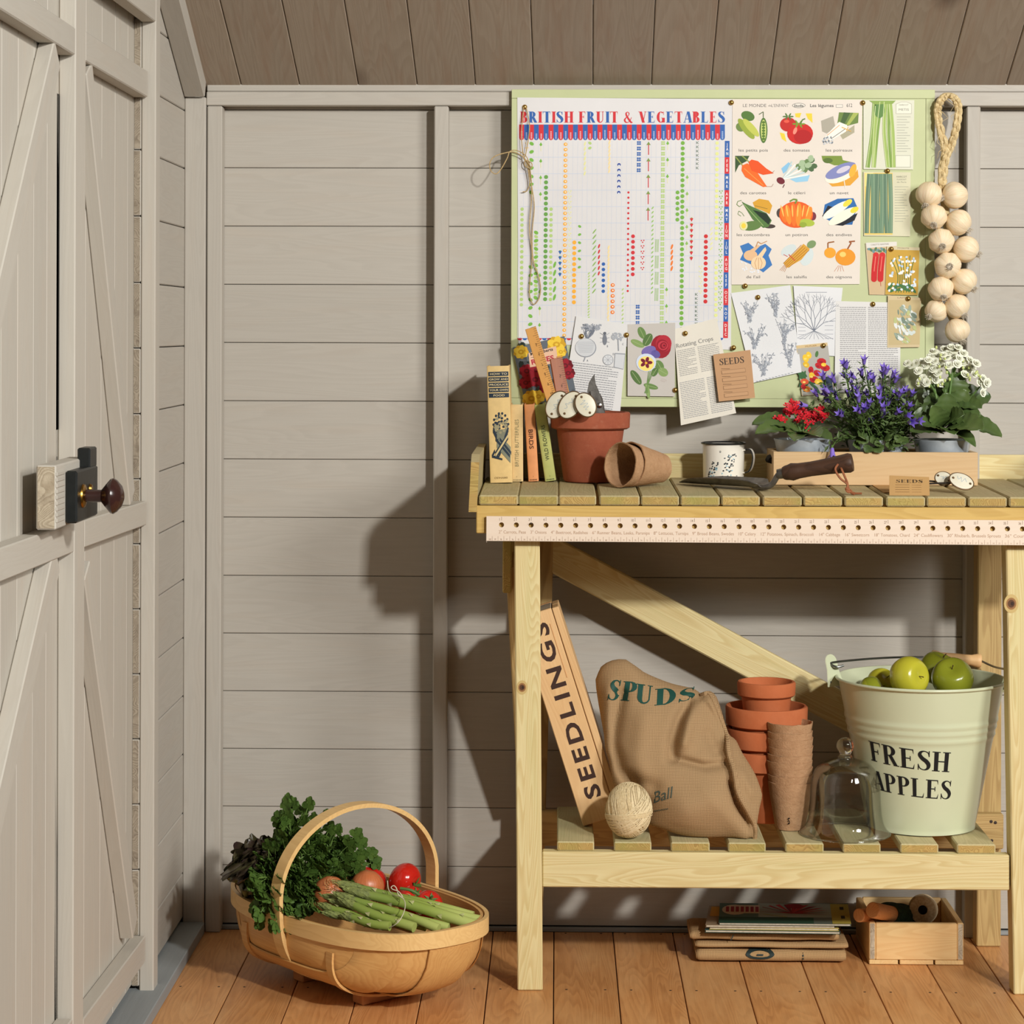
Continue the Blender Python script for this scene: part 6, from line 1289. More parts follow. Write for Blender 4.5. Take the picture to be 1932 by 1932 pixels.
# ruler body with real holes: strips around an octagonal ring per hole
def RP(x, z, f): return r0 + ex * x + ez * z + V((0, -RT if f else 0, 0))
N8 = 12
edges = [0.0] + [(a + b) / 2 for a, b in zip(hx, hx[1:])] + [RL]
for k, x in enumerate(hx):
    x0, x1 = edges[k], edges[k + 1]
    if k == len(hx) - 1: x1 = RL
    ring = [(x + hr * cos(2 * pi * j / N8), hz + hr * sin(2 * pi * j / N8)) for j in range(N8)]
    outer = []
    for j in range(N8):
        a = 2 * pi * j / N8; c_, s_ = cos(a), sin(a); sx_ = ((x1 - x) if c_ > 0 else (x - x0)); szz = (-hz - .0) if s_ > 0 else (RH + hz)
        kx = sx_ / abs(c_) if abs(c_) > 1e-6 else 9; kz = szz / abs(s_) if abs(s_) > 1e-6 else 9; kk = min(kx, kz); outer.append((x + c_ * kk, hz + s_ * kk))
    cor = {}
    for f in (1, 0):
        n0 = len(mb.v); mb.v += [RP(a, b, f) for a, b in ring] + [RP(a, b, f) for a, b in outer] + [RP(x1, 0, f), RP(x0, 0, f), RP(x0, -RH, f), RP(x1, -RH, f)]
        for j in range(N8):
            j2 = (j + 1) % N8; q = (n0 + j, n0 + N8 + j, n0 + N8 + j2, n0 + j2); mb.f.append(q if f else q[::-1]); mb.m.append(0)
            a, b = outer[j], outer[j2]
            if abs(a[0] - b[0]) > 1e-7 and abs(a[1] - b[1]) > 1e-7:
                cx_, cz_ = (a if abs(abs(a[1] - (0 if a[1] > hz else -RH))) < 1e-7 and 0 else None, 0) if 0 else (None, None)
                right = max(a[0], b[0]) > x; top = max(a[1], b[1]) > hz
                ci = 2 * N8 + (0 if right and top else 1 if top else 2 if not right else 3)
                q = (n0 + N8 + j, n0 + ci, n0 + N8 + j2); mb.f.append(q if f else q[::-1]); mb.m.append(0)
        cor[f] = n0
    for j in range(N8): mb.f.append((cor[1] + j, cor[1] + (j + 1) % N8, cor[0] + (j + 1) % N8, cor[0] + j)); mb.m.append(0)
mb.add(*boxv(0, 1, 0, 1, 0, 1), M=Matrix(((ex.x * RL, 0, 0, r0.x), (0, -RT * .9, 0, r0.y), (ex.z * RL, 0, .0006, r0.z - .0006), (0, 0, 0, 1))))
mb.add(*boxv(0, 1, 0, 1, 0, 1), M=Matrix(((ex.x * RL, 0, 0, r0.x), (0, -RT * .9, 0, r0.y), (ex.z * RL, 0, .0006, r0.z - RH), (0, 0, 0, 1))))
mb.add(*boxv(0, 1, 0, 1, 0, 1), M=Matrix(((ex.x * .0006, 0, 0, r0.x), (0, -RT * .9, 0, r0.y), (ex.z, 0, RH, r0.z - RH), (0, 0, 0, 1))))
mb.build('ruler_body', SEEDR, rt, False)
A = Flat(); U = ppx; BR = (116, 86, 62); PB = (176, 142, 114)
for k, x in enumerate(hx): A.rect(x - .3 * U, 1 * U, x + .3 * U, 8 * U, (120, 92, 70)); A.text(str(k + 1), x - 2.5 * U, 8.2 * U, 5.2 * U, BR, anchor='r')
for tx_, px_, w_ in [('2" Carrots, Peas', 941, 52), ('3" Onions', 1001, 31), ('4" Beetroot, Radishes', 1040, 70), ('6" Runner Beans, Leeks, Parsnips', 1118, 109), ('8" Lettuces, Turnips', 1234, 66), ('9" Broad Beans, Swedes', 1307, 79), ('10" Celery', 1393, 34), ('12" Potatoes, Spinach, Broccoli', 1435, 101), ('14" Cabbage', 1545, 41), ('16" Sweetcorn', 1594, 47), ('18" Tomatoes, Chard', 1649, 68), ('24" Cauliflowers', 1724, 55), ('30" Rhubarb, Brussels Sprouts', 1787, 101), ('36" Courgettes', 1895, 60)]: A.text(tx_, (px_ - 918) * U, (32.4 + (px_ - 918) * .0001) * U, 6.2 * U, PB, wd=w_ * U)
k = 0; x = 4 * U
while x < RL - .01:
    A.rect(x + 7 * U, 37.5 * U, x + 7.5 * U, 46 * U, (160, 130, 108)); A.text(str(100 - k if k < 90 else 10), x, 45.3 * U, 3.4 * U, (160, 130, 108)); x += 11.05 * U; k += 1
A.build('ruler_print', lambda x, y, l: r0 + ex * x - ez * y + V((0, -RT - l, 0)), rt)
MB().add(*tube([RP(hx[2], hz + hr * .6, 1) + V((0, .012, 0)), RP(hx[2], hz + hr * .6, 1) + V((0, -.006, .001))], .0012, 8)).build('nail', NAILM, rt)
MB().add(*tube([RP(hx[34], hz + hr * .6, 1) + V((0, .012, 0)), RP(hx[34], hz + hr * .6, 1) + V((0, -.006, .001))], .0012, 8)).build('nail', NAILM, rt)
# ================================================================ ON THE LOWER SHELF
def dropto(z, cy=None): return z
ZS = ZSH + 0.0006
# ---- SEEDLINGS crate leaning on its lower left corner
Yk = -0.273
O_ = P(1100.5, 1562.5, Yk); U_ = (P(1023.9, 1321, Yk) - O_).normalized(); O_.z = ZS
Xd = V((0, 1, 0)).cross(U_) * 1.0; Xd = Xd if Xd.x > 0 else -Xd; Xd.normalize()
fz_ = 62.5 / 1000; strip = 0.0135; dpt = 0.105; Lc = 0.386
cr = thing('seedling_crate', 'narrow pine crate stamped SEEDLINGS leaning inside the left bench leg', 'crate', O_)
def cb(name, x0, x1, y0, y1, u0, u1, m, c=.0012):
    a = O_ + Xd * ((x0 + x1) / 2) + V((0, (y0 + y1) / 2, 0)) + U_ * u0; return plank(name, a, a + U_ * (u1 - u0), y1 - y0, x1 - x0, Xd, m, cr, c, endm=ENDG if 'end' in name else None)
cb('side_board', 0.0, fz_, 0, .011, 0, Lc, CRATEM); cb('side_board', 0.0, fz_, dpt - .011, dpt, 0, Lc, CRATED)
for k in range(2): cb('base_board', fz_ + .0012, fz_ + strip, .0005 + k * (dpt / 2), dpt / 2 - .001 + k * (dpt / 2 - .0005), .001, Lc - .001, CRATEM)
for u0 in (0.0005, Lc - .0145):
    a = O_ + Xd * .0005 + U_ * u0
    q0 = O_ + U_ * (u0 + .007) + V((0, dpt / 2, 0)); plank('end_board', q0 + Xd * .001, q0 + Xd * (fz_ - .0006), dpt - .0225, .014, U_, ENDG if u0 > .1 else CRATED, cr, .001)
A = Flat(); S_PX = 1 / sc(Yk)
q, W = text2d('SEEDLINGS', .028, .14)
u0, u1 = .042, Lc - .020
for lv, grow, c in ((2, 0, (62, 42, 34)),):
    for p in q:
        pp = [(a / W * (u1 - u0) + u0, b) for a, b in p]
        if lv == 1:
            cx_ = sum(a for a, b in pp) / len(pp); cb_ = sum(b for a, b in pp) / len(pp); pp = [(cx_ + (a - cx_) * 1.25 + (.0016 if a > cx_ else -.0016), cb_ + (b - cb_) * 1.1 + (.05 if b > cb_ else -.05)) for a, b in pp]
        A.poly([(fz_ - .0155 - b * .0275, a) for a, b in pp], c, lv)
A.build('stamped_letters', lambda x, y, l: O_ + Xd * x + U_ * y + V((0, -.0002 - l, 0)), cr)
MB().add(*boxv(0, .0009, 0, .0006, 0, .10), M=Matrix(((Xd.x, 0, U_.x, (O_ + Xd * .052 + U_ * .26).x), (0, -1, 0, O_.y - .0001), (Xd.z, 0, U_.z, (O_ + Xd * .052 + U_ * .26).z), (0, 0, 0, 1)))).build('split', CRATED, cr)
# ---- ball of twine
TWB = flat('cream_twine', (226, 208, 168), .8, 0, 260, (200, 180, 138), .4)
Yb = -0.366; sb = sc(Yb); cb_ = P(1186, 1533, Yb); rb_, rz_ = 43.5 / sb, 51.5 / sb; cb_.z = ZS + rz_ + .0016
bt = thing('twine_ball', 'ball of cream twine in front of the crate and sack', 'twine', (cb_.x, cb_.y, ZS))
MB().add(*sphere(cb_, rb_ * .985, rb_ * .985, rz_ * .985, 32, 20)).build('core', TWB, bt)
random.seed(5); mb = MB()
for k in range(112):
    if k < 66: ax_ = V((random.gauss(.95, .10), random.gauss(-.3, .14), random.gauss(.28, .08))).normalized()
    elif k < 100: ax_ = V((random.gauss(-.55, .10), random.gauss(-.3, .14), random.gauss(.8, .10))).normalized()
    else: ax_ = V((random.gauss(-.08, .03), random.gauss(.05, .02), 1)).normalized()
    a = ax_.orthogonal().normalized(); b = ax_.cross(a); off = random.uniform(-.55, .55) if k < 66 else random.uniform(-.35, .35) if k < 100 else random.uniform(-.20, -.06); rr = sqrt(1 - off * off); lift = 1.0 + (.004 if k < 66 else .018 if k < 100 else .03)
    path = []
    for i in range(44):
        t = 2 * pi * i / 44; d = ax_ * off + (a * cos(t) + b * sin(t)) * rr; path.append(cb_ + V((d.x * rb_, d.y * rb_, d.z * rz_)) * lift)
    mb.add(*tube(path, .00085, 4, True))
tag(mb.build('wound_strands', TWB, bt), kind='stuff')
# ---- hessian
def hess(name, a, b, n=620):
    m, nt, bb = mat(name); bb.inputs['Roughness'].default_value = .92; bb.inputs['Specular IOR Level'].default_value = .1
    uv = nd(nt, 'ShaderNodeUVMap', uv_map='uv'); w = []
    dn = nd(nt, 'ShaderNodeTexNoise'); dn.inputs['Scale'].default_value = 24; nt.links.new(uv.outputs[0], dn.inputs['Vector'])
    va = nd(nt, 'ShaderNodeVectorMath', operation='SCALE'); nt.links.new(dn.outputs['Color'], va.inputs[0]); va.inputs[3].default_value = .006
    vb = nd(nt, 'ShaderNodeVectorMath', operation='ADD'); nt.links.new(uv.outputs[0], vb.inputs[0]); nt.links.new(va.outputs[0], vb.inputs[1])
    sp = nd(nt, 'ShaderNodeSeparateXYZ'); nt.links.new(vb.outputs[0], sp.inputs[0])
    for i in (0, 1): w.append(mth(nt, 'ABSOLUTE', mth(nt, 'SINE', mth(nt, 'MULTIPLY', sp.outputs[i], n * 1.4))))
    f = mth(nt, 'MULTIPLY', mth(nt, 'POWER', w[0], .6), mth(nt, 'POWER', w[1], .6))
    n2 = nz(nt, uv.outputs[0], 60, 4, .6)
    col = mixc(nt, mth(nt, 'MULTIPLY', n2, .5), ramp(nt, f, [(.12, b), (.75, a)]), c4(tuple(int(x * .8) for x in a)))
    nt.links.new(col, bb.inputs['Base Color']); bump(nt, bb, f, .45, .001); return m
HESS = hess('hessian', (190, 157, 116), (118, 90, 60), 820); HESS2 = hess('hessian_folded', (194, 158, 112), (144, 110, 72), 1000)
def setuv(o, uvs):
    me = o.data; l = me.uv_layers.new(name='uv'); l.data.foreach_set('uv', [c for lp in me.loops for c in uvs[lp.vertex_index]])
zp = lambda x, y: (930 + x / 3.513, 1100 + y / 3.513)
SO = [zp(*q) for q in [(860, 1420), (800, 1330), (770, 1180), (745, 1100), (735, 1000), (720, 920), (690, 740), (680, 640), (700, 590), (720, 550), (780, 515), (850, 503), (890, 510), (940, 545), (1000, 590), (1100, 635), (1200, 670), (1330, 700), (1380, 735), (1400, 720), (1440, 715), (1480, 750), (1510, 830), (1545, 950), (1570, 1010), (1610, 1040), (1650, 1120), (1700, 1200), (1740, 1270), (1770, 1350), (1785, 1410), (1770, 1480), (1750, 1600), (1745, 1680), (1700, 1730), (1640, 1705), (1560, 1690), (1400, 1690), (1250, 1670), (1120, 1630), (1020, 1590), (930, 1520)]]
SO = cat(SO, 3, True); SC = zp(1230, 1190)
def rad(th):
    best = 0; dx, dy = cos(th), sin(th)
    for (x0, y0), (x1, y1) in zip(SO, SO[1:] + SO[:1]):
        ax_, ay_ = x0 - SC[0], y0 - SC[1]; bx2, by2 = x1 - x0, y1 - y0; det = dx * -by2 + dy * bx2
        if abs(det) < 1e-9: continue
        t = (ax_ * -by2 + ay_ * bx2) / det; s = (dx * ay_ - dy * ax_) / det
        if -1e-6 <= s <= 1 + 1e-6 and t > best: best = t
    return best
NT = 120; RT_ = [rad(2 * pi * i / NT) for i in range(NT)]
FOLD = [([(850, 740), (815, 900), (795, 1050), (840, 1230), (930, 1330)], -.016, 40), ([(760, 680), (755, 850), (770, 1050)], .008, 50), ([(1310, 780), (1235, 900), (1195, 1030), (1185, 1160)], -.020, 34), ([(1340, 800), (1300, 930), (1270, 1060)], .014, 40), ([(1410, 730), (1500, 880), (1550, 1010), (1560, 1150), (1600, 1260), (1625, 1400), (1690, 1520), (1740, 1620)], .016, 24), ([(1230, 1170), (1400, 1215), (1545, 1195)], -.014, 30), ([(1420, 1450), (1300, 1500)], .014, 130), ([(1575, 1330), (1615, 1460), (1700, 1600)], -.016, 26), ([(1000, 900), (960, 1150), (1000, 1350)], .008, 70), ([(1430, 1000), (1480, 1120)], -.010, 40), ([(1060, 1350), (930, 1300)], -.008, 50), ([(1650, 1250), (1720, 1400)], .010, 40)]
FOLD = [([zp(*p) for p in pl], a, w_ / 3.513) for pl, a, w_ in FOLD]
def fold(x, y):
    s = 0
    for pl, a, w_ in FOLD:
        d2 = 1e9
        for (x0, y0), (x1, y1) in zip(pl, pl[1:]):
            dx, dy = x1 - x0, y1 - y0; t = max(0, min(1, ((x - x0) * dx + (y - y0) * dy) / (dx * dx + dy * dy))); d2 = min(d2, (x - x0 - dx * t) ** 2 + (y - y0 - dy * t) ** 2)
        s += a * math.exp(-d2 / (w_ * w_))
    return s
def sackY(x, y, side=-1):
    th = atan2(y - SC[1], x - SC[0]) % (2 * pi); r_ = hypot(x - SC[0], y - SC[1]); i = th / (2 * pi) * NT; i0 = int(i) % NT; R_ = RT_[i0] * (1 - (i - int(i))) + RT_[(i0 + 1) % NT] * (i - int(i))
    q = min(1, r_ / R_); t = max(0, min(1, (y - 1262) / 325)); base = -.225 - .128 * t * t * (3 - 2 * t)
    h = (1 - q ** 2.4) ** .55
    base += .045 * math.exp(-((x - 1190) ** 2 + (y - 1525) ** 2) / 2600)
    return base + side * h * ((.072 if side < 0 else .05) * (1 - .45 * t)) - (fold(x, y) * min(1, 5 * (1 - q) + .25) if side < 0 else 0)
vs, fs, uvs = [], [], []
NR = 34
for side in (-1, 1):
    for j in range(NR + 1):
        q = sin(j / NR * pi / 2)
        for i in range(NT):
            th = 2 * pi * i / NT; x, y = SC[0] + RT_[i] * q * cos(th), SC[1] + RT_[i] * q * sin(th)
            p = P(x, y, sackY(x, y, side) if j < NR else sackY(x, y, -1) * .5 + sackY(x, y, 1) * .5); p.z = max(p.z, ZS + .0008); vs.append(p); uvs.append((x * .001, y * .001))
nn = (NR + 1) * NT
for j in range(NR):
    for i in range(NT):
        a, b, c, d = j * NT + i, j * NT + (i + 1) % NT, (j + 1) * NT + (i + 1) % NT, (j + 1) * NT + i
        fs.append((a, b, c, d)); fs.append((nn + d, nn + c, nn + b, nn + a))
sk = thing('hessian_sack', 'slumped hessian sack printed SPUDS in green, next to the crate', 'sack', P(1240, 1580, -.30))
o = MB().add(vs, fs).build('sack_body', HESS, sk, True, ang=180); setuv(o, uvs)
hem = [P(x, y, sackY(x, y) - .001) for x, y in cat([zp(*q) for q in [(1385, 742), (1430, 735), (1470, 800), (1505, 890), (1548, 1010), (1562, 1130), (1600, 1260), (1625, 1390), (1690, 1515), (1735, 1610), (1735, 1690)]], 6)]
ho = MB().add(*tube(hem, .0042, 8)); uu = [(p.z, p.x) for p in ho.v]; o = ho.build('rolled_hem', HESS, sk); setuv(o, uu)
A = Flat(); GN = (30, 72, 62)
for ch, x0, x1, yb0, yb1, h_, sl in [('S', 752, 830, 775, 778, 135, 30), ('P', 845, 945, 778, 785, 128, 22), ('U', 940, 1055, 790, 808, 125, 12), ('D', 1070, 1215, 812, 800, 110, 6), ('S', 1222, 1335, 795, 765, 84, 14)]:
    q, W = serif(ch, .22)
    for p in q: A.poly([zp(x0 + a / W * (x1 - x0) + sl * b, yb0 + (yb1 - yb0) * a / W - b * h_) for a, b in p], GN)
q, W = text2d('Ball', .0)
for p in q: A.poly([zp(1058 + a / W * 132 + 8 * b, 1462 - a / W * 40 - b * 82) for a, b in p], (72, 84, 76))
for k in range(8): A.poly([zp(1066 + k * 12, 1510 - k * 2), zp(1074 + k * 12, 1506 - k * 2), zp(1076 + k * 12, 1514 - k * 2), zp(1068 + k * 12, 1518 - k * 2)], (96, 96, 80))
subdiv(A, 2.5)
A.build('printed_letters', lambda x, y, l: P(x, y, sackY(x, y) - .0009 - l), sk)
# ---- terracotta stack
Yt = -0.2; ct = P(1446.5, 1500, Yt); zb = ZS + .0004
def tpot(lbl, R_, rb2, H, rim, z, grp='terracotta pots stacked behind the sack', m=TERRA):
    o = MB().add(*lathe(potprof(R_, rb2, H, rim, .006, .005), 52), M=Matrix.Translation((ct.x + random.uniform(-.0012, .0012), Yt, z))).build('terracotta_pot', m); return tag(o, lbl, 'flower pot', grp)
Rb = 77 / sc(Yt)
tpot('lowest terracotta pot of the nested stack on the shelf', Rb, .047, .127, .036, zb)
tpot('second terracotta pot from the bottom of the nested stack', Rb, .047, .127, .036, zb + .0388)
tpot('upper wide terracotta pot, holding the small one on the stack', Rb * 1.005, .047, .127, .036, zb + .0775)
zt4 = P(1446, 1291, Yt - .04).z
tpot('small terracotta pot on top of the stack', 55 / sc(Yt), .030, zt4 - (zb + .0775 + .0105), .027, zb + .0775 + .0102)
# ---- paper pot stack
Yp_ = -0.273; cp = P(1490.5, 1500, Yp_); Rp = 43 / sc(Yp_)
zz = [0, .0125, .0255, .0365, .0490, .0620, .0765, .0885, .1040]
nm9 = ['lowest', 'second', 'third', 'fourth', 'fifth', 'sixth', 'seventh', 'eighth', 'topmost']
for k in range(9):
    o = MB().add(*fibre(Rp * (1 - .006 * (k % 3)), Rp * .66, .083, 20 + k * 3, .0011), M=Matrix.Translation((cp.x + random.uniform(-.0008, .0008), Yp_, ZS + .0004 + zz[k])) @ Matrix.Rotation(k, 4, 'Z')).build('paper_pot', FIBRE)
    tag(o, ('%s brown paper pot of the upright stack by the cloche' % nm9[k]) if k in (0, 8) else '%s paper pot from the bottom of the upright stack' % nm9[k], 'pot', 'paper pots in the upright stack')
    if k == 0:
        A = Flat(); A.text('5', -.17, .006, .012, (60, 44, 34), off=.02); A.p = [([(x, y) for x, y in p], c, l) for p, c, l in A.p]
        A2 = Flat()
        for p, c, l in A.p: A2.poly([(-.22 + (x + .17) * 22, .013 - (y - .006)) for x, y in p], c)
        A2.build('stamped_number', lambda x, y, l: V((cp.x + (Rp * .66 + y * .2 + .0016) * sin(x), Yp_ - (Rp * .66 + y * .2 + .0016) * cos(x), ZS + y)), o)
# ---- glass cloche
GLASS, nt, bb = mat('clear_glass'); out = nt.nodes['Material Output']
tr_ = nd(nt, 'ShaderNodeBsdfTransparent'); tr_.inputs[0].default_value = (.965, .975, .97, 1); gl_ = nd(nt, 'ShaderNodeBsdfGlossy'); gl_.inputs['Roughness'].default_value = .02
lw = nd(nt, 'ShaderNodeLayerWeight'); lw.inputs[0].default_value = .38; mx_ = nd(nt, 'ShaderNodeMixShader')
nt.links.new(mth(nt, 'MULTIPLY', lw.outputs['Fresnel'], .6), mx_.inputs[0]); nt.links.new(tr_.outputs[0], mx_.inputs[1]); nt.links.new(gl_.outputs[0], mx_.inputs[2]); nt.links.new(mx_.outputs[0], out.inputs[0])
GLASS2, nt, bb = mat('solid_glass'); bb.inputs['Transmission Weight'].default_value = 1; bb.inputs['Roughness'].default_value = .02; bb.inputs['IOR'].default_value = 1.46; bb.inputs['Base Color'].default_value = (.95, .97, .96, 1)
Yg2 = -0.316; cg = P(1594.5, 1572, Yg2); sg = sc(Yg2)
g = thing('glass_cloche', 'clear glass bell cloche with a round knob, in front of the bucket', 'cloche', (cg.x, Yg2, ZS))
pf = [(85, 1), (84, 3), (78, 9), (72, 20), (68.5, 36), (66.5, 60), (65, 90), (62, 106), (56.5, 120), (46, 130.5), (31, 137.5), (17, 141.5), (11, 143)]
pf = cat(pf, 4); T3 = Matrix.Translation((cg.x, Yg2, ZS))
prof = [(r_ / sg, z / sg) for r_, z in pf]; inn = [(max(r_ - 1.6, .01) / sg, (z - (1.2 if r_ < 60 else 0)) / sg) for r_, z in reversed(pf)]
MB().add(*lathe(prof + inn, 64, True), M=T3).build('bell', GLASS, g)
MB().add(*tube([V((cg.x + 84.5 / sg * cos(a * pi / 32), Yg2 + 84.5 / sg * sin(a * pi / 32), ZS + .0014)) for a in range(64)], .0012, 6, True)).build('rim_bead', GLASS2, g)
kp_ = [(0.0, 139), (13.5, 140), (14.5, 143), (12, 147), (10.2, 150), (12.5, 154), (16, 161), (16.5, 167), (14, 174), (8, 179), (0, 181)]
MB().add(*lathe([(r_ / sg, z / sg) for r_, z in cat(kp_, 4)], 32), M=T3).build('knob', GLASS2, g)
# ---- bucket of apples
BKT = flat('bucket_enamel', (202, 207, 174), .28, 0, 5, (196, 201, 168), 0, .5); WIRE = flat('bucket_wire', (120, 122, 118), .35, .9)
Yu = -0.243; cu_ = P(1737, 1500, Yu); zb = ZS + .0006; Hb = .2605; Rt, Rbb = .1465, .0945
bk = thing('bucket', 'pale green metal bucket lettered FRESH APPLES on the lower shelf', 'bucket', (cu_.x, Yu, zb))
def rb3(z):
    r_ = Rbb + (Rt - Rbb) * z / Hb
    for z0 in (.168, .181, .1935): r_ += .0022 * math.exp(-((z - z0) / .0040) ** 2)
    return r_
pf = [(0, .004), (Rbb - .006, .004), (Rbb - .003, 0), (Rbb + .0015, .0008), (Rbb + .0015, .006)] + [(rb3(z), z) for z in [.008 + i * (Hb - .012) / 70 for i in range(71)]]
for i in range(9): a = -pi / 2 + 2 * pi * i / 10; pf.append((Rt + .0022 + .0028 * cos(a), Hb + .0028 * sin(a)))
pf += [(rb3(z) - .0012, z) for z in [Hb - .004, .2, .1, .02]] + [(0, .0055)]
T4 = Matrix.Translation((cu_.x, Yu, zb))
MB().add(*lathe(pf, 80), M=T4).build('bucket_body', BKT, bk)
def ear(a, nm='ear'):
    d = V((cos(a), sin(a), 0)); a2 = a - .75; tn = V((-sin(a2), cos(a2), 0)); sl = V((d.x * .20, d.y * .20, .98)); pts = []
    for i in range(9): t = pi * i / 8; pts.append((.0135 * cos(t), .026 + .014 * sin(t)))
    pts = [(.020, -.018), (.0135, .012)] + pts[0:] + [(-.0135, .012), (-.020, -.018)]
    o0 = V((cu_.x, Yu, zb + Hb)) + d * (Rt + .0058); vs = [o0 + tn * x + sl * y for x, y in pts] + [o0 + tn * x + sl * y + d * .0016 for x, y in pts]; n = len(pts)
    MB().add(vs, [tuple(range(n)), tuple(range(2 * n - 1, n - 1, -1))] + [(i, n + i, n + (i + 1) % n, (i + 1) % n) for i in range(n)]).build(nm, BKT, bk, False)
    for s in (-1, 1): MB().add(*sphere(o0 + tn * s * .011 + sl * -.010 + d * .002, .0026, nu=8, nv=6)).build('rivet', WIRE, bk)
    return o0 + sl * .022
eL, eR = ear(radians(172)), ear(radians(-14))
w0 = cat([tuple(eL + V((.020, -.004, -.002))), tuple(eL + V((.008, -.008, -.004))), tuple(eL + V((-.002, -.002, 0))), tuple(eL + V((.006, .004, .003))), tuple(P(1640, 1243, -.165)), tuple(P(1700, 1240, -.125)), tuple(P(1757, 1240, -.112))], 6)
MB().add(*tube([V(q) for q in w0], .0020, 8)).build('handle_wire', WIRE, bk)
ga, gb = P(1757, 1239, -.112), P(1851, 1247, -.118); gd = (gb - ga).normalized(); gl = (gb - ga).length
MB().add(*lathe([(0, 0), (.010, 0), (.0122, .003), (.0118, .010), (.0095, .018), (.0098, .035), (.0100, gl * .5), (.0096, gl - .03), (.0098, gl - .018), (.0122, gl - .008), (.0124, gl - .002), (.011, gl), (0, gl)], 24), M=axm(ga, gd)).build('wooden_grip', GRIPM, bk)
w1 = cat([tuple(gb), tuple(P(1876, 1258, -.15)), tuple(eR + V((-.004, .02, -.002))), tuple(eR)], 6); MB().add(*tube([V(q) for q in w1], .0020, 8)).build('handle_wire', WIRE, bk)
A = Flat()
for w_, cx_, zc_, wd_, h_, slope in (('FRESH', -.335, .1215, .142, .0352, .085), ('APPLES', -.315, .0715, .153, .0335, .07)):
    q, W = serif2d(w_, .19, .05)
    for p in q: A.poly([((a / W - .5) * wd_, zc_ + b * h_ - ((a / W - .5) * wd_) * slope) for a, b in p], (28, 28, 28), 1)
    n = len(q); A.p[-n:] = [([(x / .117 + cx_, z) for x, z in p], c, l) for p, c, l in A.p[-n:]]
subdiv(A, .03)
A.build('lettering', lambda x, z, l: V((cu_.x + (rb3(z) + .0003 + l) * sin(x), Yu - (rb3(z) + .0003 + l) * cos(x), zb + z)), bk)
def applemat(nm, a, b, c):
    m, nt, bb = mat(nm); n1 = nz(nt, objvec(nt), 14, 3, .5); tc = nd(nt, 'ShaderNodeTexCoord'); sp = nd(nt, 'ShaderNodeSeparateXYZ'); nt.links.new(tc.outputs['Object'], sp.inputs[0])
    col = ramp(nt, mth(nt, 'ADD', mth(nt, 'MULTIPLY', sp.outputs[2], 9.0), n1), [(.3, a), (.8, b)]); sp2 = nz(nt, objvec(nt), 420, 2, .5)
    nt.links.new(mixc(nt, ramp(nt, sp2, [(.68, (0, 0, 0)), (.74, (200, 200, 200))]), col, c4(c)), bb.inputs['Base Color']); bb.inputs['Roughness'].default_value = .22; bb.inputs['Specular IOR Level'].default_value = .5; return m
APY = applemat('apple_yellow', (198, 190, 62), (182, 176, 50), (212, 204, 112)); APG = applemat('apple_green', (148, 150, 44), (128, 134, 36), (180, 178, 100))
def apple():
    fn = lambda d, t, a: 1 - .30 * max(0, (d.z - .72) / .28) ** 1.6 - .20 * max(0, (-d.z - .78) / .22) ** 1.6 + .025 * cos(5 * a) * max(0, -d.z)
    return MB().add(*sphere((0, 0, 0), 1, 1, .93, 32, 22, fn))
ams = [apple().mesh('flesh', m, V((0, 0, 0)), True, 80) for m in (APY, APG)]
for i, (x, y, Y_, r_, m, rx, ry_, lbl) in enumerate([(1715.5, 1277, -.300, 38.5, 0, -50, 75, 'yellow-green apple at the front left of the bucket top'), (1797, 1279, -.290, 39.5, 1, -42, -12, 'green apple at the front right of the bucket top, stem showing'), (1771, 1262, -.200, 36, 1, 10, 20, 'green apple at the back of the bucket, under the handle'), (1664, 1289, -.212, 29, 0, 40, 30, 'small yellow apple at the left of the bucket'), (1646, 1304, -.275, 28, 1, -10, 60, 'green apple barely above the rim at the left of the bucket')]):
    p = P(x, y, Y_); s_ = r_ / sc(Y_); t = thing('apple', lbl, 'apple', p, 'apples in the green bucket')
    R_ = Matrix.Translation(p) @ Matrix.Rotation(radians(ry_), 4, 'Y') @ Matrix.Rotation(radians(-rx if 0 else rx), 4, 'X') @ Matrix.Scale(s_, 4)
    R_ = Matrix.Translation(p) @ Matrix.Rotation(radians(ry_), 4, 'Y') @ Matrix.Rotation(radians(abs(rx)), 4, 'X') @ Matrix.Scale(s_, 4)
    link(bpy.data.objects.new('flesh', ams[m]), t, R_)
    MB().add(*tube([V((0, 0, .62)), V((.03, 0, .80)), V((.07, .02, .90))], [.024, .022, .032], 6), M=R_).build('stem', DARKW, t)
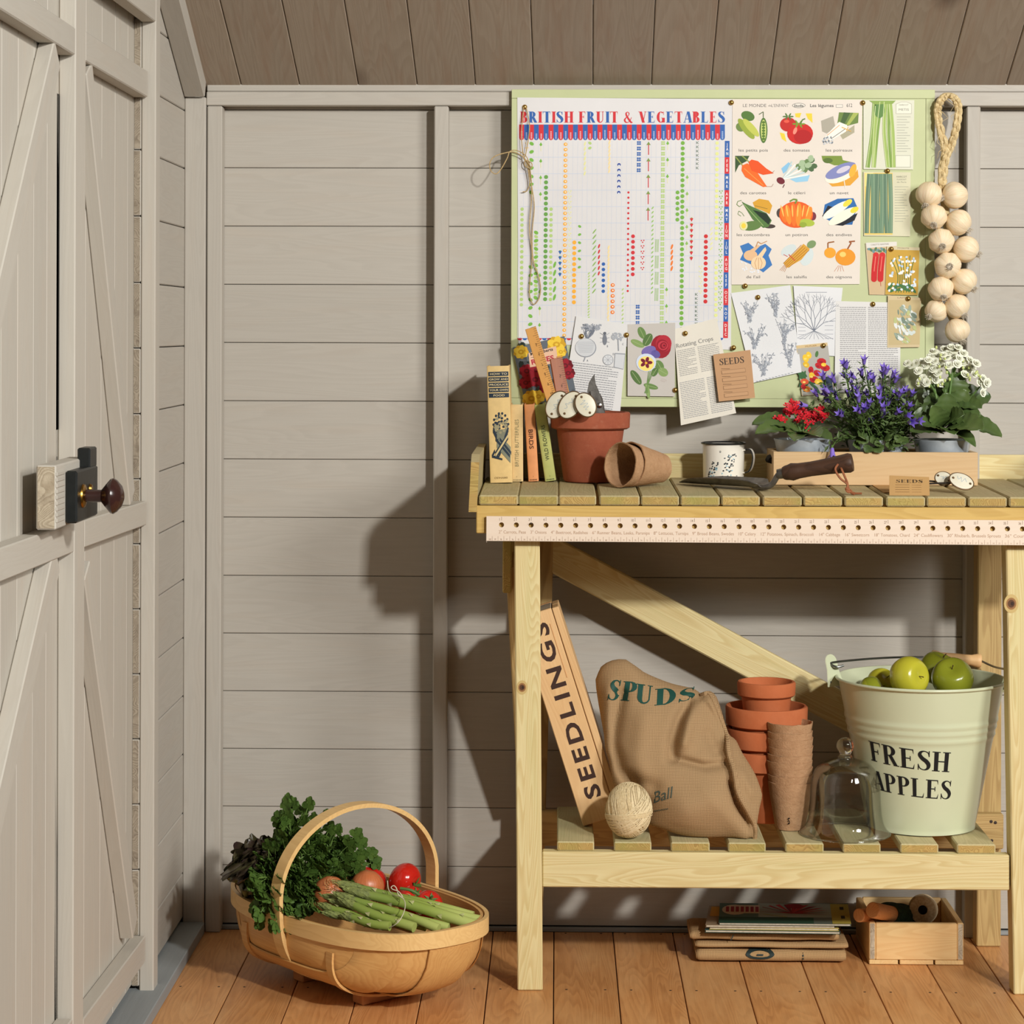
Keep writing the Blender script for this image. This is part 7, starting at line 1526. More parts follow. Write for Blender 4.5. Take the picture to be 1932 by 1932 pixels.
# ================================================================ ON THE FLOOR
# ---- folded hessian sacks
def foldslab(name, px0, px1, Yf, Yb_, z0, z1, par, sd, m=HESS2, wav=.004):
    x0, x1 = P(px0, 1790, Yf).x, P(px1, 1790, Yf).x; n = 44; k = 16; vs, uvs = [], []
    for i in range(n + 1):
        u = i / n; x = x0 + (x1 - x0) * u; e = min(1, 14 * min(u, 1 - u) + .72); d = Yb_ - Yf; h = (z1 - z0)
        wv = noise.noise(V((u * 4, sd, 0))) * wav; wf = noise.noise(V((u * 3, sd + 9, 0))) * .006
        for j in range(k):
            t = 2 * pi * j / k; c_, s_ = cos(t), sin(t); yy = Yf + d / 2 + wf * (1 if c_ < 0 else 0) + (abs(c_) ** .35) * (1 if c_ > 0 else -1) * d / 2 * (1 - (1 - e) * .06)
            zz = z0 + h / 2 + (abs(s_) ** .6) * (1 if s_ > 0 else -1) * h / 2 * e + (wv if z0 > .005 or s_ > 0 else 0); vs.append(V((x, yy, max(zz, .0008)))); uvs.append((u * (x1 - x0) * .8, t * .03 + yy))
    fs = [(i * k + j, i * k + (j + 1) % k, (i + 1) * k + (j + 1) % k, (i + 1) * k + j) for i in range(n) for j in range(k)] + [tuple(range(k - 1, -1, -1)), tuple(n * k + j for j in range(k))]
    o = MB().add(vs, fs).build(name, m, par, True, ang=180); setuv(o, uvs); return o
YSF = -0.222
fs1 = thing('folded_sack', 'lower folded hessian sack with a black printed ring on the floor', 'sack', P(1455, 1813, YSF), 'folded sacks under the bench')
foldslab('fold', 1314, 1597, YSF, -.035, .0006, .0245, fs1, 1, wav=.0015); foldslab('fold', 1312, 1601, YSF + .003, -.035, .0250, .0375, fs1, 2, wav=.002)
fs2 = thing('folded_sack', 'upper folded hessian sack under the magazines', 'sack', P(1445, 1785, YSF), 'folded sacks under the bench')
foldslab('fold', 1302, 1583, YSF + .002, -.115, .0395, .0565, fs2, 3, wav=.0025)
A = Flat(); DG_ = (40, 52, 50)
for i in range(22):
    a0, a1 = 2 * pi * i / 22, 2 * pi * (i + 1) / 22; A.poly([(1434 + 27 * cos(a0), 1800.5 + 9.5 * sin(a0)), (1434 + 27 * cos(a1), 1800.5 + 9.5 * sin(a1)), (1434 + 19 * cos(a1), 1800.5 + 5.2 * sin(a1)), (1434 + 19 * cos(a0), 1800.5 + 5.2 * sin(a0))], DG_)
A.ell(1456, 1790.5, 8, 2.6, DG_, -8); A.rect(1428, 1800, 1440, 1803, DG_)
for k in range(4): A.rect(1514, 1789 + k * 6, 1516.4, 1793 + k * 6, DG_)
def slabfront(x, y, l, z0=.0006, z1=.0245, Yf=YSF, sd=1):
    p = P(x, y, Yf); q = max(-1, min(1, (p.z - (z0 + z1) / 2) / ((z1 - z0) / 2))); c_ = max(0, 1 - abs(q) ** (2 / .6)) ** .175
    x0, x1 = P(1314, 1790, Yf).x, P(1597, 1790, Yf).x; u = (p.x - x0) / (x1 - x0); wf = noise.noise(V((u * 3, sd + 9, 0))) * .006
    return V((p.x, Yf + (-.035 - Yf) / 2 * (1 - c_) + wf - .0012 - l, p.z))
B = Flat(); B.p = [q for q in A.p if q[0][0][0] > 1500]; A.p = [q for q in A.p if q[0][0][0] <= 1500]
subdiv(A, 4)
A.build('printed_ring', slabfront, fs1); tag(B.build('stitch_marks', slabfront, fs1), kind='stuff')
A = Flat(); A.poly([(1383, 1763), (1385, 1763), (1380, 1774), (1378, 1774)], DG_); A.build('black_print', lambda x, y, l: P(x, y, YSF - .0045 - l), fs2)
# ---- magazines on the sacks
PG = flat('magazine_pages', (206, 196, 176), .8, 0, 200, (180, 168, 146), .2)
def mag(lbl, corners, z, th, col, art=None, sp=None):
    """corners: near-left, near-right, far-right, far-left as pixel positions on the plane z"""
    q = [PZ(x, y, z + th) for x, y in corners]; t = thing('magazine', lbl, 'magazine', (q[0] + q[2]) / 2 - V((0, 0, th)), 'magazines on the folded sacks')
    up = V((0, 0, 1))
    def pr(name, a, b, m, ins):
        c_ = (q[0] + q[2]) / 2; k = [c_ + (p - c_) * ins for p in q]; vs = [p - up * (th - a) for p in k] + [p - up * (th - b) for p in k]
        return MB().add(vs, [(3, 2, 1, 0), (4, 5, 6, 7)] + [(i, (i + 1) % 4, 4 + (i + 1) % 4, 4 + i) for i in range(4)]).build(name, m, t, False)
    pr('cover', th - .0006, th, paper(col, .4), 1.0); pr('pages', .0007, th - .0007, PG, .985); pr('back_cover', 0, .0006, paper(sp or col, .4), 1.0)
    if art: art.build('cover_print', lambda x, y, l: q[0] + (q[1] - q[0]) * x + (q[3] - q[0]) * y + up * (.0002 + l), t)
zm = .0600
mag('lowest magazine of the pile with a blue and dark green edge', [(1330, 1754.5), (1586, 1758), (1560, 1720), (1338, 1718)], zm, .0045, (60, 84, 80), None, (40, 74, 66))
mag('second magazine from the bottom with a yellow edge', [(1338, 1749), (1583, 1752), (1560, 1716), (1345, 1713)], zm + .0046, .0042, (222, 200, 110), None, (206, 176, 60))
A = Flat(); A.rect(.02, .45, .14, .95, (206, 152, 46)); A.rect(.3, .1, .9, .3, (80, 90, 70))
mag('brown magazine with an orange corner, second from the top', [(1331, 1745), (1576, 1747), (1560, 1712), (1338, 1709)], zm + .0089, .0042, (150, 128, 100), A)
A = Flat(); A.rect(0, 0, .72, .30, (40, 72, 54)); A.rect(.30, .3, .86, 1, (150, 158, 150)); A.rect(.86, 0, 1, 1, (168, 150, 62)); A.rect(0, .3, .3, 1, (84, 108, 100))
A.ell(.12, .66, .10, .26, (206, 186, 164), lv=2); A.rect(.16, .48, .31, .90, (206, 186, 164), 2)
for k in range(7): A.poly([(.05 + k * .038, .55), (.075 + k * .038, .55), (.075 + k * .038, .82), (.05 + k * .038, .82)], (150, 36, 44), 3)
for k in range(13): a = radians(k * 15 - 10); A.poly([(.55, .52), (.55 + .26 * cos(a) - .03 * sin(a), .52 + .46 * sin(a) * .9), (.55 + .30 * cos(a) + .02 * sin(a), .52 + .46 * sin(a)), (.56, .48)], [(156, 34, 46), (120, 24, 36), (176, 52, 58)][k % 3], 3)
A.ell(.58, .86, .07, .12, (140, 30, 40), lv=4); A.line([(.34, .44), (.52, .30)], .02, (150, 150, 70), 4)
for k in range(2): A.rect(.93, .25 + k * .45, .96, .40 + k * .45, (40, 36, 26), 3)
mag('top magazine with a red flower on the cover', [(1356, 1741), (1606, 1743.5), (1600, 1704), (1358, 1704)], zm + .0132, .0040, (96, 104, 92), A)
# ---- small crate with spools
YC0, YC1 = -0.222, -0.035
xa, xb = P(1640, 1800, YC0).x, P(1818, 1800, YC0).x; zt5 = P(1730, 1742, YC0).z
sc_ = thing('small_crate', 'small open pine crate of twine spools on the floor under the bench', 'crate', ((xa + xb) / 2, -.13, 0))
for a, b in ((xa, xa + (xb - xa) * .305), (xa + (xb - xa) * .325, xa + (xb - xa) * .68), (xa + (xb - xa) * .70, xb)): bx('base_slat', a, b, YC0, YC1, .0008, .0085, CRATE2, sc_, .0008, 'y')
bx('front_board', xa + .0115, xb - .0115, YC0, YC0 + .010, .0088, zt5, CRATE2, sc_, .0015); bx('back_board', xa + .0115, xb - .0115, YC1 - .010, YC1, .0088, zt5 + .002, CRATE2, sc_, .0015)
for a, b in ((xa, xa + .0112), (xb - .0112, xb)): bx('side_board', a, b, YC0, YC1, .0088, zt5 + .0006, CRATE2, sc_, .0015, 'y', endm=ENDG)
xm = (xa + xb) / 2
SPW = wood('spool_wood', (222, 160, 104), (196, 128, 76), ring=26, ringamt=.6, fib=.4, rough=.55, bst=.1); GTW = flat('green_twine', (44, 68, 44), .8, 0, 200, (28, 48, 32), .5); NTW = flat('natural_twine', (196, 176, 142), .85, 0, 220, (160, 138, 104), .5)
def spool(lbl, e0, e1, Y0_, Y1_, r_, a0, a1, m):
    p, q = P(*e0, Y0_), P(*e1, Y1_); d = (q - p).normalized(); L = (q - p).length; t = thing('twine_spool', lbl, 'spool', (p + q) / 2, 'twine spools in the small crate')
    MB().add(*lathe([(0, 0), (r_ - .0012, 0), (r_, .0012), (r_, L - .001), (r_ - .001, L), (0, L)], 26), M=axm(p, d)).build('wooden_core', SPW, t)
    mb = MB(); n = 26
    for k in range(n):
        z = L * (a0 + (a1 - a0) * k / n); rr = r_ + .0035 + .004 * sin(pi * k / n); mb.add(*tube([p + d * z + (axm(V((0, 0, 0)), d) @ V((rr * cos(i * pi / 10), rr * sin(i * pi / 10), .0012 * sin(i * pi / 10)))) for i in range(20)], .0013, 4, True))
    mb.add(*lathe([(r_ + .0005, L * a0), (r_ + .003, L * a0), (r_ + .0068, L * (a0 + a1) / 2), (r_ + .003, L * a1), (r_ + .0005, L * a1)], 24), M=axm(p, d))
    tag(mb.build('wound_twine', m, t), kind='stuff'); return t
spool('left wooden spool in the small crate, its end resting on the crate edge', (1620, 1727), (1700, 1722), -.215, -.110, .0122, .50, .90, GTW)
spool('wooden spool wound with dark green twine at the middle of the crate', (1646, 1717), (1722, 1733), -.232, -.130, .0142, .46, .98, GTW)
p = P(1741, 1717, -.170); d = V((.16, .98, -.22)).normalized(); t = thing('twine_cone', 'cream twine cone with a dark hollow core at the right of the crate', 'spool', p)
Lz = .085; Rz = .0235
MB().add(*lathe([(.0085, .03), (.0085, .0), (.010, -.001), (Rz - .002, 0), (Rz, .002), (Rz + .003, Lz - .003), (Rz + .001, Lz), (0, Lz)], 32), M=axm(p, d)).build('cone_body', NTW, t)
mb = MB()
for k in range(15): rr = .0105 + k * .0009; mb.add(*tube([p + (axm(V((0, 0, 0)), d) @ V((rr * cos(i * pi / 12), rr * sin(i * pi / 12), -.0012))) for i in range(24)], .0007, 4, True))
for k in range(30): z = .003 + k * .0027; rr = Rz + .003 * z / Lz; mb.add(*tube([p + (axm(V((0, 0, 0)), d) @ V((rr * cos(i * pi / 12), rr * sin(i * pi / 12), z + .002 * sin(i * pi / 12)))) for i in range(24)], .0010, 4, True))
tag(mb.build('wound_twine', NTW, t), kind='stuff')
MB().add(*lathe([(0, .012), (.0083, .012)], 16), M=axm(p, d)).build('hollow', BLACKM, t)  # black disc painting the shade inside the core's bore
# ================================================================ TRUG OF VEGETABLES
PH = radians(49); cu, su = cos(PH), sin(PH)
ux, vx = V((cu, -su, 0)), V((su, cu, 0))            # long axis (towards the right and the camera), cross axis
TC = V((-0.344, -0.385, 0)); TA, TB, ZR, ZB = 0.272, 0.153, 0.137, 0.034
tg = thing('trug_basket', 'wooden trug basket of vegetables standing on the floor boards', 'basket', (TC.x, TC.y, 0))
def tl(u, v, z): return TC + ux * u + vx * v + V((0, 0, z))
def rimp(ph, k=1.0):
    c_, s_ = cos(ph), sin(ph); e = .80; return TA * .965 * abs(c_) ** e * (1 if c_ > 0 else -1) * k, TB * abs(s_) ** e * (1 if s_ > 0 else -1)
def hull(t, th, out=0.0):
    """t -1..1 from stern to bow, th -pi/2..pi/2 across; boards run from the stern rim, under the belly, to the bow rim"""
    ph = th * .80; ue, ve = rimp(ph); vm = (TB + out) * abs(sin(th)) ** .92 * (1 if th > 0 else -1); a = abs(t)
    v = vm + (ve - vm) * a ** 3.2; z = ZR - .004 - (ZR - ZB + out) * abs(cos(th)) ** .62 * max(0, 1 - a ** 6.0) ** .62
    return tl(t * (ue + out * abs(cos(th)) * a ** 4), v, z)
NS = 7; edges_ = [-pi / 2 + pi * i / NS for i in range(NS + 1)]
for k in range(NS):
    a, b = edges_[k] - (.045 if k else 0), edges_[k + 1] + (.045 if k < NS - 1 else 0); off = [.0006, .0056, .0006, .0066, .0006, .0056, .0006][k]; nu, nv = 36, 5; vs = []
    for lay in (off + .0030, off):
        for i in range(nu + 1):
            for j in range(nv + 1): tt = -1 + 2 * i / nu; tt = sin(tt * pi / 2) * .35 + tt * .65; vs.append(hull(tt, a + (b - a) * j / nv, lay))
    m_ = (nu + 1) * (nv + 1); fs = []
    for i in range(nu):
        for j in range(nv): q = i * (nv + 1) + j; fs.append((q, q + nv + 1, q + nv + 2, q + 1)); fs.append((m_ + q, m_ + q + 1, m_ + q + nv + 2, m_ + q + nv + 1))
    rim = [i * (nv + 1) for i in range(nu + 1)] + [nu * (nv + 1) + j for j in range(1, nv + 1)] + [i * (nv + 1) + nv for i in range(nu - 1, -1, -1)] + [j for j in range(nv - 1, 0, -1)]
    fs += [(p2, p1, m_ + p1, m_ + p2) for p1, p2 in zip(rim, rim[1:] + rim[:1])]
    M_ = frame(TC, ux, None, (0, 0, 1)); mb = MB().add(vs, fs); mb.v = [M_.inverted() @ q for q in mb.v]
    me = mb.mesh('strake', TRUGM, V((0, 0, 0)), True, 50); link(bpy.data.objects.new('strake', me), tg, M_)
# end boards closing the bow and stern are part of the keel strake's upturned ends
def ellp(t, k=1.0): return TA * cos(t) * k, TB * sin(t) * k
def strap(name, path, nr, wd, th, m, closed=False):
    vs, fs = ribbon(path, nr, wd, th, closed); M_ = frame(TC, ux, None, (0, 0, 1)); mb = MB().add(vs, fs); mb.v = [M_.inverted() @ q for q in mb.v]
    return link(bpy.data.objects.new(name, mb.mesh(name, m, V((0, 0, 0)), True, 40)), tg, M_)
path = []; nr = []
for i in range(72):
    t = 2 * pi * i / 72; c_, s_ = cos(t), sin(t); e = .80; u, v = TA * abs(c_) ** e * (1 if c_ > 0 else -1), (TB + .004) * abs(s_) ** e * (1 if s_ > 0 else -1); path.append(tl(u, v, ZR + .004 * c_ * c_)); nr.append(ux * (c_ / TA) + vx * (s_ / TB))
strap('rim_band', path, nr, .027, .007, TRUGR, True)
path = [p + V((0, 0, 0)) - n.normalized() * .0085 for p, n in zip(path, nr)]; strap('inner_rim_band', path, nr, .024, .005, TRUGM, True)
HW, HZ0, HZ1 = TB + .013, ZB - .012, 0.3125
path = []; nr = []
for i in range(80):
    t = 2 * pi * i / 80; zc = (HZ0 + HZ1) / 2 + .008; hh = (HZ1 - zc) if sin(t) > 0 else (zc - HZ0); kx = 1 if sin(t) > 0 else .72; path.append(tl(0, HW * abs(cos(t)) ** kx * (1 if cos(t) > 0 else -1), zc + hh * (abs(sin(t)) ** kx if sin(t) < 0 else 1) * (sin(t) if sin(t) > 0 else -1))); nr.append((path[-1] - tl(0, 0, zc)).normalized())
strap('handle_hoop', path, nr, .027, .0075, TRUGR, True)
for u in (-.125, .125):
    pth = []; nn_ = []
    for i in range(41):
        th = (-pi / 2 + pi * i / 40) * .93; ue = abs(rimp(th * .80)[0]); t = u / ue
        if abs(t) > .985: continue
        p = hull(t, th, .0110); pth.append(p); nn_.append(p - tl(u, 0, ZR))
    strap('rib_strap', pth, nn_, .017, .004, TRUGM)
for u in (-.088, .088):
    bx_ = plank('foot', tl(u, -.062, .018), tl(u, .062, .018), .030, .0350, (0, 0, 1), TRUGF, tg, .002)
# ---- tomatoes
TOM = flat('tomato_skin', (200, 38, 26), .16, 0, 20, (186, 30, 22), 0, .55, .2); CALX = flat('calyx', (82, 112, 50), .6)
def tomato(lbl, x, y, Y_, r_, nrm, vine=None):
    p = P(x, y, Y_); R_ = r_ / sc(Y_); t = thing('tomato', lbl, 'tomato', p, 'tomatoes in the trug')
    M_ = axm(p, nrm)
    fn = lambda d, th, a: 1 - .20 * max(0, (d.z - .74) / .26) ** 1.5 + .012 * cos(5 * a) * max(0, d.z)
    MB().add(*sphere((0, 0, 0), R_, R_, R_ * .88, 32, 20, fn), M=M_).build('tomato_skin', TOM, t)
    mb = MB()
    for k in range(5):
        a = k * 1.256; u = V((cos(a), sin(a), 0)); s = V((-sin(a), cos(a), 0)); z0 = R_ * .72; q = [V((0, 0, z0)), u * R_ * .22 + s * R_ * .09 + V((0, 0, z0 + R_ * .05)), u * R_ * .52 + V((0, 0, z0 + R_ * .10)), u * R_ * .22 - s * R_ * .09 + V((0, 0, z0 + R_ * .05))]; mb.add(q + [w_ - V((0, 0, .0008)) for w_ in q], [(0, 1, 2, 3), (7, 6, 5, 4), (0, 3, 7, 4), (1, 5, 6, 2)])
    mb.v = [M_ @ q for q in mb.v]; mb.build('calyx', CALX, t, False, None)
    MB().add(*tube([M_ @ V((0, 0, R_ * .70)), M_ @ V((0, R_ * .03, R_ * .90)), M_ @ V((R_ * .1, R_ * .1, R_ * 1.08))], .0018, 6)).build('stalk', CALX, t)
    return t
tomato('large red tomato at the right under the trug handle', 764, 1661, -.300, 33, (.75, -.45, -.25))
tomato('red tomato behind the right onion', 697, 1664, -.285, 34, (.2, .5, 1))
tomato('red tomato below the large one, under the green truss stalk', 776, 1700, -.357, 29, (.5, -.5, .7))
t4 = tomato('rightmost red tomato, low beside the asparagus', 808, 1707, -.424, 28, (.2, -.55, .5))
MB().add(*tube([V(q) for q in cat([tuple(P(755, 1676, -.43)), tuple(P(776, 1680, -.432)), tuple(P(792, 1690, -.428)), tuple(P(800, 1700, -.42)), tuple(P(812, 1704, -.414))], 6)], .0026, 8)).build('truss_stalk', CALX, t4)
# ---- onions
ON, nt, bb = mat('onion_skin'); bb.inputs['Roughness'].default_value = .35
tc = nd(nt, 'ShaderNodeTexCoord'); sp = nd(nt, 'ShaderNodeSeparateXYZ'); nt.links.new(tc.outputs['Object'], sp.inputs[0]); cmb = nd(nt, 'ShaderNodeCombineXYZ'); nt.links.new(mth(nt, 'MULTIPLY', mth(nt, 'ARCTAN2', sp.outputs[1], sp.outputs[0]), 5.0), cmb.inputs[0]); nt.links.new(mth(nt, 'MULTIPLY', sp.outputs[2], 14.0), cmb.inputs[1])
gn = nz(nt, cmb.outputs[0], 2.6, 4, .6); nt.links.new(ramp(nt, gn, [(.3, (206, 124, 76)), (.55, (188, 104, 60)), (.75, (216, 152, 100))]), bb.inputs['Base Color']); bump(nt, bb, gn, .2)
HUSK = flat('dry_husk', (206, 160, 104), .7, 0, 120, (170, 120, 70), .4)
def onion(lbl, x, y, Y_, r_, nrm, roots=False):
    p = P(x, y, Y_); R_ = r_ / sc(Y_); M_ = axm(p, nrm); t = thing('onion', lbl, 'onion', p, 'onions in the trug')
    fn = lambda d, th, a: 1 + .34 * max(0, (d.z - .80) / .20) ** 2 + .012 * cos(9 * a)
    MB().add(*sphere((0, 0, 0), R_, R_, R_ * .93, 32, 20, fn), M=M_).build('onion_skin', ON, t, True, p)
    mb = MB()
    for k in range(7): a = k * .9; mb.add(*tube([M_ @ V((0, 0, R_ * 1.1)), M_ @ V((cos(a) * .004, sin(a) * .004, R_ * 1.35)), M_ @ V((cos(a) * .008 + .006, sin(a) * .006, R_ * 1.6 + .002 * k))], [.004, .0026, .0007], 5))
    mb.build('dry_neck', HUSK, t)
    mb = MB()
    for k in range(26): a = k * 2.4; r2 = .007 * sqrt(k / 26 + .05); q = V((r2 * cos(a), r2 * sin(a), -R_ * .92)); mb.add(*tube([M_ @ q, M_ @ (q + V((cos(a) * .004, sin(a) * .004, -.004))), M_ @ (q + V((cos(a + 1) * .010, sin(a + 1) * .010, -.006)))], [.0006, .0005, .0003], 4))
    mb.build('root_tuft', HUSK, t)
onion('left onion with a root tuft, under the trug handle', 623, 1686, -.43, 33, (-.15, .75, -.65)); onion('right onion with a dry neck, in front of a tomato', 692, 1674, -.345, 33, (-.35, .9, .65))
# ---- asparagus tied in a bundle
ASP, nt, bb = mat('asparagus'); bb.inputs['Roughness'].default_value = .42; tc = nd(nt, 'ShaderNodeTexCoord'); sp = nd(nt, 'ShaderNodeSeparateXYZ'); nt.links.new(tc.outputs['Object'], sp.inputs[0])
nt.links.new(ramp(nt, mth(nt, 'ADD', mth(nt, 'MULTIPLY', sp.outputs[0], 5.2), .5), [(.0, (176, 186, 104)), (.35, (138, 156, 68)), (.75, (120, 140, 60)), (1.0, (124, 134, 72))]), bb.inputs['Base Color'])
ASPT = flat('asparagus_tip', (142, 152, 84), .55, 0, 140, (96, 104, 60), .4); SCALE_ = flat('asparagus_scale', (176, 160, 132), .6, 0, 200, (150, 166, 84), .2)
def spear(lbl, tip, butt, Yt_, Yb2, r_, sd):
    p, q = P(*butt, Yb2), P(*tip, Yt_); L = (q - p).length; t = thing('asparagus_spear', lbl, 'asparagus', p, 'asparagus spears tied in the trug'); F_ = frame((p + q) / 2, q - p, None, (0, -.6, 1)); random.seed(sd)
    k = 14; pts = [V((-L / 2 + L * .80 * i / k, .003 * sin(i * .3 + sd), 0)) for i in range(k + 1)]; vs, fs = tube(pts, [r_ * (1.0 - .18 * i / k) for i in range(k + 1)], 12)
    me = MB().add(vs, fs).mesh('stalk', ASP, V((0, 0, 0))); link(bpy.data.objects.new('stalk', me), t, F_)
    mb = MB(); e = pts[-1]; mb.add(*tube([e - V((.004, 0, 0)), e + V((L * .06, 0, 0)), e + V((L * .13, 0, 0)), e + V((L * .18, 0, 0)), e + V((L * .205, 0, 0))], [r_ * .80, r_ * .92, r_ * .82, r_ * .5, r_ * .12], 10))
    for i in range(34):
        s = i / 34; x = e.x + L * .20 * s - .004; rr = r_ * (.95 if s < .5 else .95 - (s - .5) * 1.5); a = i * 2.4; u = V((0, cos(a), sin(a))); w_ = V((0, -sin(a), cos(a))); b0 = V((x, e.y, e.z)) + u * rr * .75
        mb.add([b0 - V((.004, 0, 0)), b0 + w_ * r_ * .42 + V((.002, 0, 0)) + u * .0012, b0 + V((.0115, 0, 0)) + u * .0020, b0 - w_ * r_ * .42 + V((.002, 0, 0)) + u * .0012], [(0, 1, 2, 3)])
    me = mb.mesh('bud_tip', ASPT, V((0, 0, 0)), True, 60); link(bpy.data.objects.new('bud_tip', me), t, F_)
    mb = MB()
    for i in range(9):
        x = -L / 2 + L * (.10 + .075 * i); a = i * 2.4 + sd; u = V((0, cos(a), sin(a))); w_ = V((0, -sin(a), cos(a))); b0 = V((x, .003 * sin((x + L / 2) / (L * .8) * k * .3 + sd), 0)) + u * (r_ * .99)
        mb.add([b0 - w_ * r_ * .45 - u * r_ * .10, b0 + w_ * r_ * .45 - u * r_ * .10, b0 + w_ * r_ * .25 + V((.004, 0, 0)) + u * .0006, b0 + V((.0085, 0, 0)) + u * .0008, b0 - w_ * r_ * .25 + V((.004, 0, 0)) + u * .0006], [(0, 1, 2, 3, 4)])
    me = mb.mesh('scale_leaves', SCALE_, V((0, 0, 0)), False); o = link(bpy.data.objects.new('scale_leaves', me), t, F_); tag(o, kind='stuff')
spl = ['asparagus spear of the tied bundle'] 
for i, (tp, bt_, ya, yb, r_, lbl) in enumerate([((627, 1666), (905, 1734), -.445, -.50, .0085, 'topmost asparagus spear of the tied bundle'), ((648, 1676), (900, 1744), -.47, -.525, .0098, 'thick asparagus spear below the topmost one'), ((632, 1684), (828, 1752), -.475, -.545, .0080, 'asparagus spear crossing under the string to the trug rim'), ((624, 1697), (846, 1752), -.47, -.52, .0078, 'asparagus spear in the middle of the bundle'), ((642, 1697), (780, 1752), -.49, -.56, .0085, 'steep asparagus spear left of the string'), ((646, 1729), (735, 1748), -.515, -.56, .0080, 'lowest short asparagus spear, its tip bent over the rim'), ((604, 1690), (805, 1748), -.455, -.52, .0070, 'thin asparagus spear behind the onion root'), ((603, 1708), (712, 1744), -.475, -.535, .0072, 'lower left asparagus spear with a purple tip'), ((640, 1668), (893, 1727), -.43, -.475, .0078, 'rear asparagus spear of the bundle'), ((612, 1720), (770, 1750), -.490, -.535, .0066, 'thin asparagus spear low between two others')]):
    spear(lbl, tp, bt_, ya, yb, r_, i + 1)
STR = flat('white_string', (206, 196, 172), .8)
st_ = thing('bundle_string', 'thin pale string tied round the asparagus bundle with a small loop', 'string', P(760, 1710, -.52))
for pts in ([(757, 1690, .50), (764, 1702, .525), (763, 1718, .552), (755, 1735, .575), (745, 1745, .575), (735, 1750, .565)], [(760, 1692, .51), (752, 1682, .508), (741, 1678, .505), (738, 1674, .503), (743, 1671, .503), (748, 1676, .505), (752, 1688, .508), (762, 1696, .515)], [(731, 1662, .45), (733, 1678, .47), (742, 1688, .49), (758, 1692, .51)]):
    MB().add(*tube([V(q) for q in cat([tuple(P(x, y, -Y_)) for x, y, Y_ in pts], 6)], .0008, 5)).build('string_strand', STR, st_)
# ---- parsley
PAR = flat('parsley_leaf', (84, 110, 44), .5, 0, 40, (56, 82, 32), .25, .25); PAR2 = flat('parsley_stem', (112, 142, 70), .5)
def sprigmesh(sd):
    random.seed(sd); mb = MB(); H = random.uniform(.07, .10)
    stem = [V((0, 0, 0)), V((.004, 0, H * .5)), V((random.uniform(-.01, .01), random.uniform(-.01, .01), H))]; mb.add(*tube(stem, [.0016, .0013, .0010], 5), 1)
    tips = [(stem[2], V((0, 0, 1)))] + [(stem[1].lerp(stem[2], random.uniform(.1, .8)), V((cos(a), sin(a), .7)).normalized()) for a in [random.uniform(0, 6.28) for _ in range(4)]]
    for p, d in tips:
        q = p + d * random.uniform(.012, .02); mb.add(*tube([p, q], [.0009, .0007], 4), 1); side = d.orthogonal().normalized(); nn_ = d.cross(side)
        for k, (a, l) in enumerate(((-1.1, .75), (-.45, .95), (0, 1.1), (.45, .95), (1.1, .75))):
            dd = (d * cos(a) + side * sin(a)).normalized(); ss = dd.cross(nn_).normalized(); l *= .0195; up_ = nn_ * .004 * (1 if k % 2 else -.4)
            W = [(.22, .0026, 0), (.42, .0054, .5), (.56, .0048, .2), (.72, .0062, 1), (.88, .0050, .6), (.98, .0026, .4)]; mb.add([q] + [q + dd * l * t + ss * w_ + up_ * z for t, w_, z in W] + [q + dd * l * 1.03] + [q + dd * l * t - ss * w_ + up_ * z for t, w_, z in reversed(W)], [tuple(range(14))])
    return mb.mesh('sprig', [PAR, PAR2], V((0, 0, 0)), False)
SM = [sprigmesh(40 + i) for i in range(7)]
py_ = thing('parsley_bunch', 'bushy bunch of flat green parsley left of the trug handle', 'parsley', tl(-.09, -.02, ZR))
random.seed(21)
def sp_at(x, y, Y_, d, s=1.0):
    d = V(d).normalized(); o = put(random.choice(SM), py_, orient(P(x, y, Y_) - d * .075 * s, V((1, .2, 0)).cross(d), d, s)); return o
pz = [(549, 1546, -.36, (.05, .1, 1)), (542, 1572, -.38, (-.2, 0, 1)), (580, 1556, -.35, (.3, .1, 1)), (562, 1585, -.38, (.1, -.1, 1)), (590, 1590, -.36, (.4, 0, 1)), (618, 1586, -.34, (.5, 0, 1)), (635, 1610, -.33, (.8, 0, .8)), (660, 1612, -.31, (1, 0, .6)), (672, 1632, -.30, (1, .1, .4)), (650, 1640, -.33, (.9, -.2, .4)), (600, 1618, -.37, (.3, -.4, .8)), (575, 1612, -.40, (.1, -.5, .8)), (545, 1605, -.41, (-.1, -.5, .9)), (520, 1612, -.42, (-.3, -.5, .8)), (515, 1640, -.44, (-.4, -.6, .5)), (506, 1668, -.45, (-.3, -.6, .0)), (512, 1690, -.46, (-.3, -.6, -.4)), (528, 1714, -.475, (0, -.6, -.7)), (535, 1690, -.48, (0, -.8, -.3)), (520, 1668, -.47, (-.2, -.9, 0)), (545, 1650, -.46, (0, -.9, .2)), (530, 1632, -.44, (-.1, -.8, .4)), (570, 1640, -.44, (.1, -.9, .3)), (565, 1670, -.46, (.1, -.9, 0)), (590, 1660, -.43, (.3, -.9, .1)), (610, 1640, -.40, (.3, -.8, .4)), (630, 1655, -.38, (.6, -.6, .2)), (585, 1690, -.45, (.2, -.9, -.2)), (500, 1652, -.44, (-.4, -.5, .2)), (640, 1625, -.35, (.6, -.4, .6)), (510, 1655, -.46, (-.4, -.8, .1)), (555, 1700, -.475, (0, -.8, -.3))]
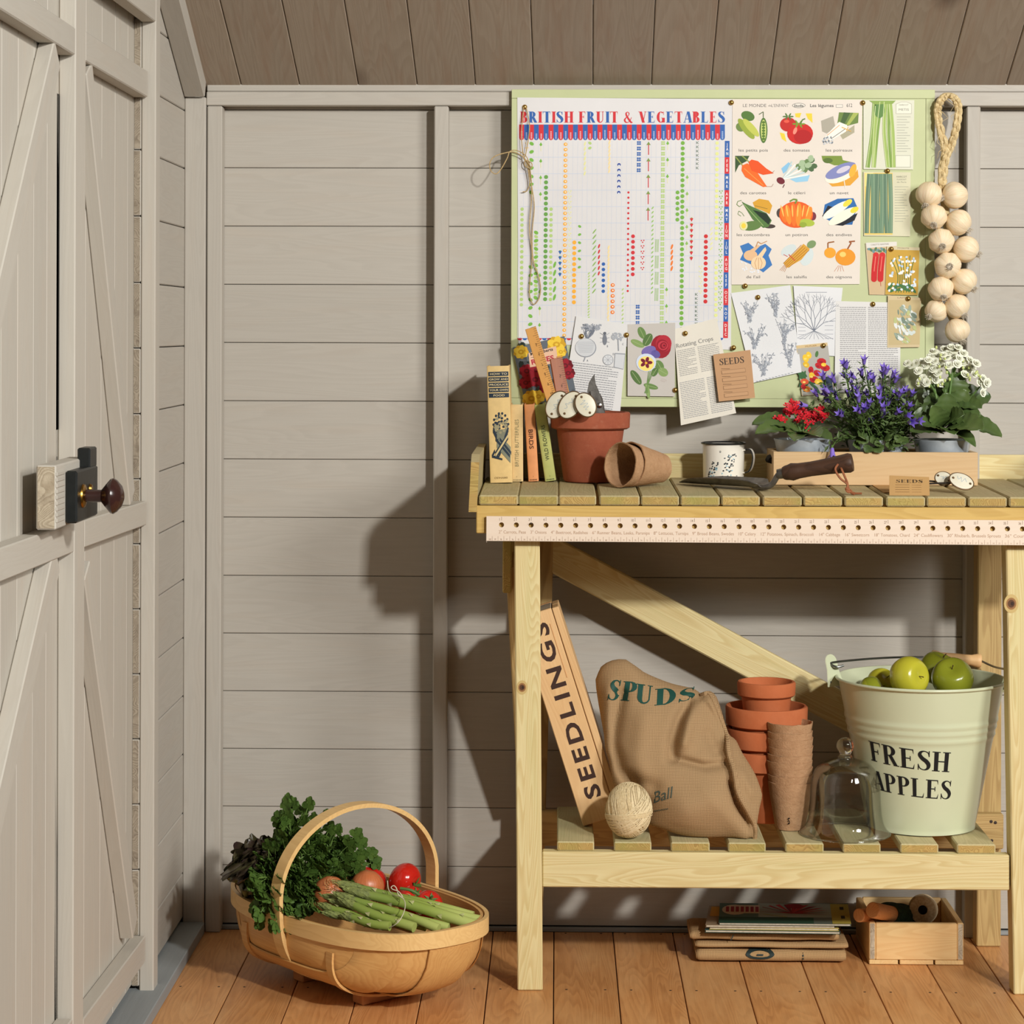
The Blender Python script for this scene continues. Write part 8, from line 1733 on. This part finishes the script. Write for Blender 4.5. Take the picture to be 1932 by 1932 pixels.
for x, y, Y_, d in pz:
    sp_at(x, y, Y_, d)
    for k in range(3): sp_at(x + random.uniform(-15, 15), y + random.uniform(-4, 22), Y_ + random.uniform(-.012, .03), V(d) + V((random.uniform(-.5, .5), random.uniform(-.3, .2), random.uniform(-.3, .3))), random.uniform(.7, 1.0))
# ---- dark lettuce
LET, nt, bb = mat('red_lettuce'); bb.inputs['Roughness'].default_value = .38; tc = nd(nt, 'ShaderNodeTexCoord'); sp = nd(nt, 'ShaderNodeSeparateXYZ'); nt.links.new(tc.outputs['Object'], sp.inputs[0])
n1 = nz(nt, objvec(nt), 30, 4, .6); nt.links.new(ramp(nt, mth(nt, 'ADD', mth(nt, 'MULTIPLY', sp.outputs[0], 6.0), mth(nt, 'MULTIPLY', n1, .7)), [(.30, (112, 124, 58)), (.66, (78, 74, 44)), (.95, (58, 36, 40))]), bb.inputs['Base Color'])
def letleaf(sd):
    n, k = 24, 24; vs, fs = [], []
    for i in range(n + 1):
        t = i / n; w_ = .046 * sin(pi * min(1, .12 + t * .68)) ** .7
        for j in range(k + 1): s = -1 + 2 * j / k; e = max(0, t - .4) + abs(s) * .5 * t; ru = e * .014 * sin(11 * s + 13 * t + sd) + e * .011 * sin(24 * s + 9 * t + sd * 2); vs.append(V((.085 * t + ru * .5 - abs(s) * .01, s * w_, .018 * sin(t * 2.4) + .25 * w_ * s * s + ru)))
    for i in range(n):
        for j in range(k): a = i * (k + 1) + j; fs.append((a, a + k + 1, a + k + 2, a + 1))
    m_ = len(vs); vs += [v - V((0, 0, .0009)) for v in vs]; fs += [tuple(reversed([q + m_ for q in f])) for f in fs]
    return MB().add(vs, fs).mesh('leaf', LET, V((0, 0, 0)), True, 180)
LL = [letleaf(i * 1.7) for i in range(5)]
lt = thing('lettuce_head', 'dark red curly lettuce at the far left end of the trug', 'lettuce', tl(-.19, .02, ZR))
random.seed(31); c0_ = P(500, 1680, -.33)
for k, (x, y, Y_) in enumerate([(447, 1625, -.30), (470, 1592, -.27), (490, 1575, -.28), (512, 1572, -.30), (530, 1590, -.28), (446, 1645, -.33), (448, 1662, -.33), (455, 1610, -.33), (480, 1600, -.36), (505, 1595, -.36), (470, 1640, -.40), (450, 1660, -.39), (500, 1630, -.40), (535, 1625, -.34), (485, 1655, -.41), (520, 1605, -.33), (460, 1635, -.36), (495, 1590, -.33)]):
    x += 14 if x < 475 else 4; Y_ -= .045 * (1 if x < 515 else .3); tip_ = P(x, y, Y_); b_0 = c0_ + (tip_ - c0_) * .12; d = tip_ - b_0; L = d.length; o = put(LL[k % 5], lt, orient(b_0, d, (random.uniform(-.5, .5), -1, random.uniform(-.2, .8)), L / .085 * .93));
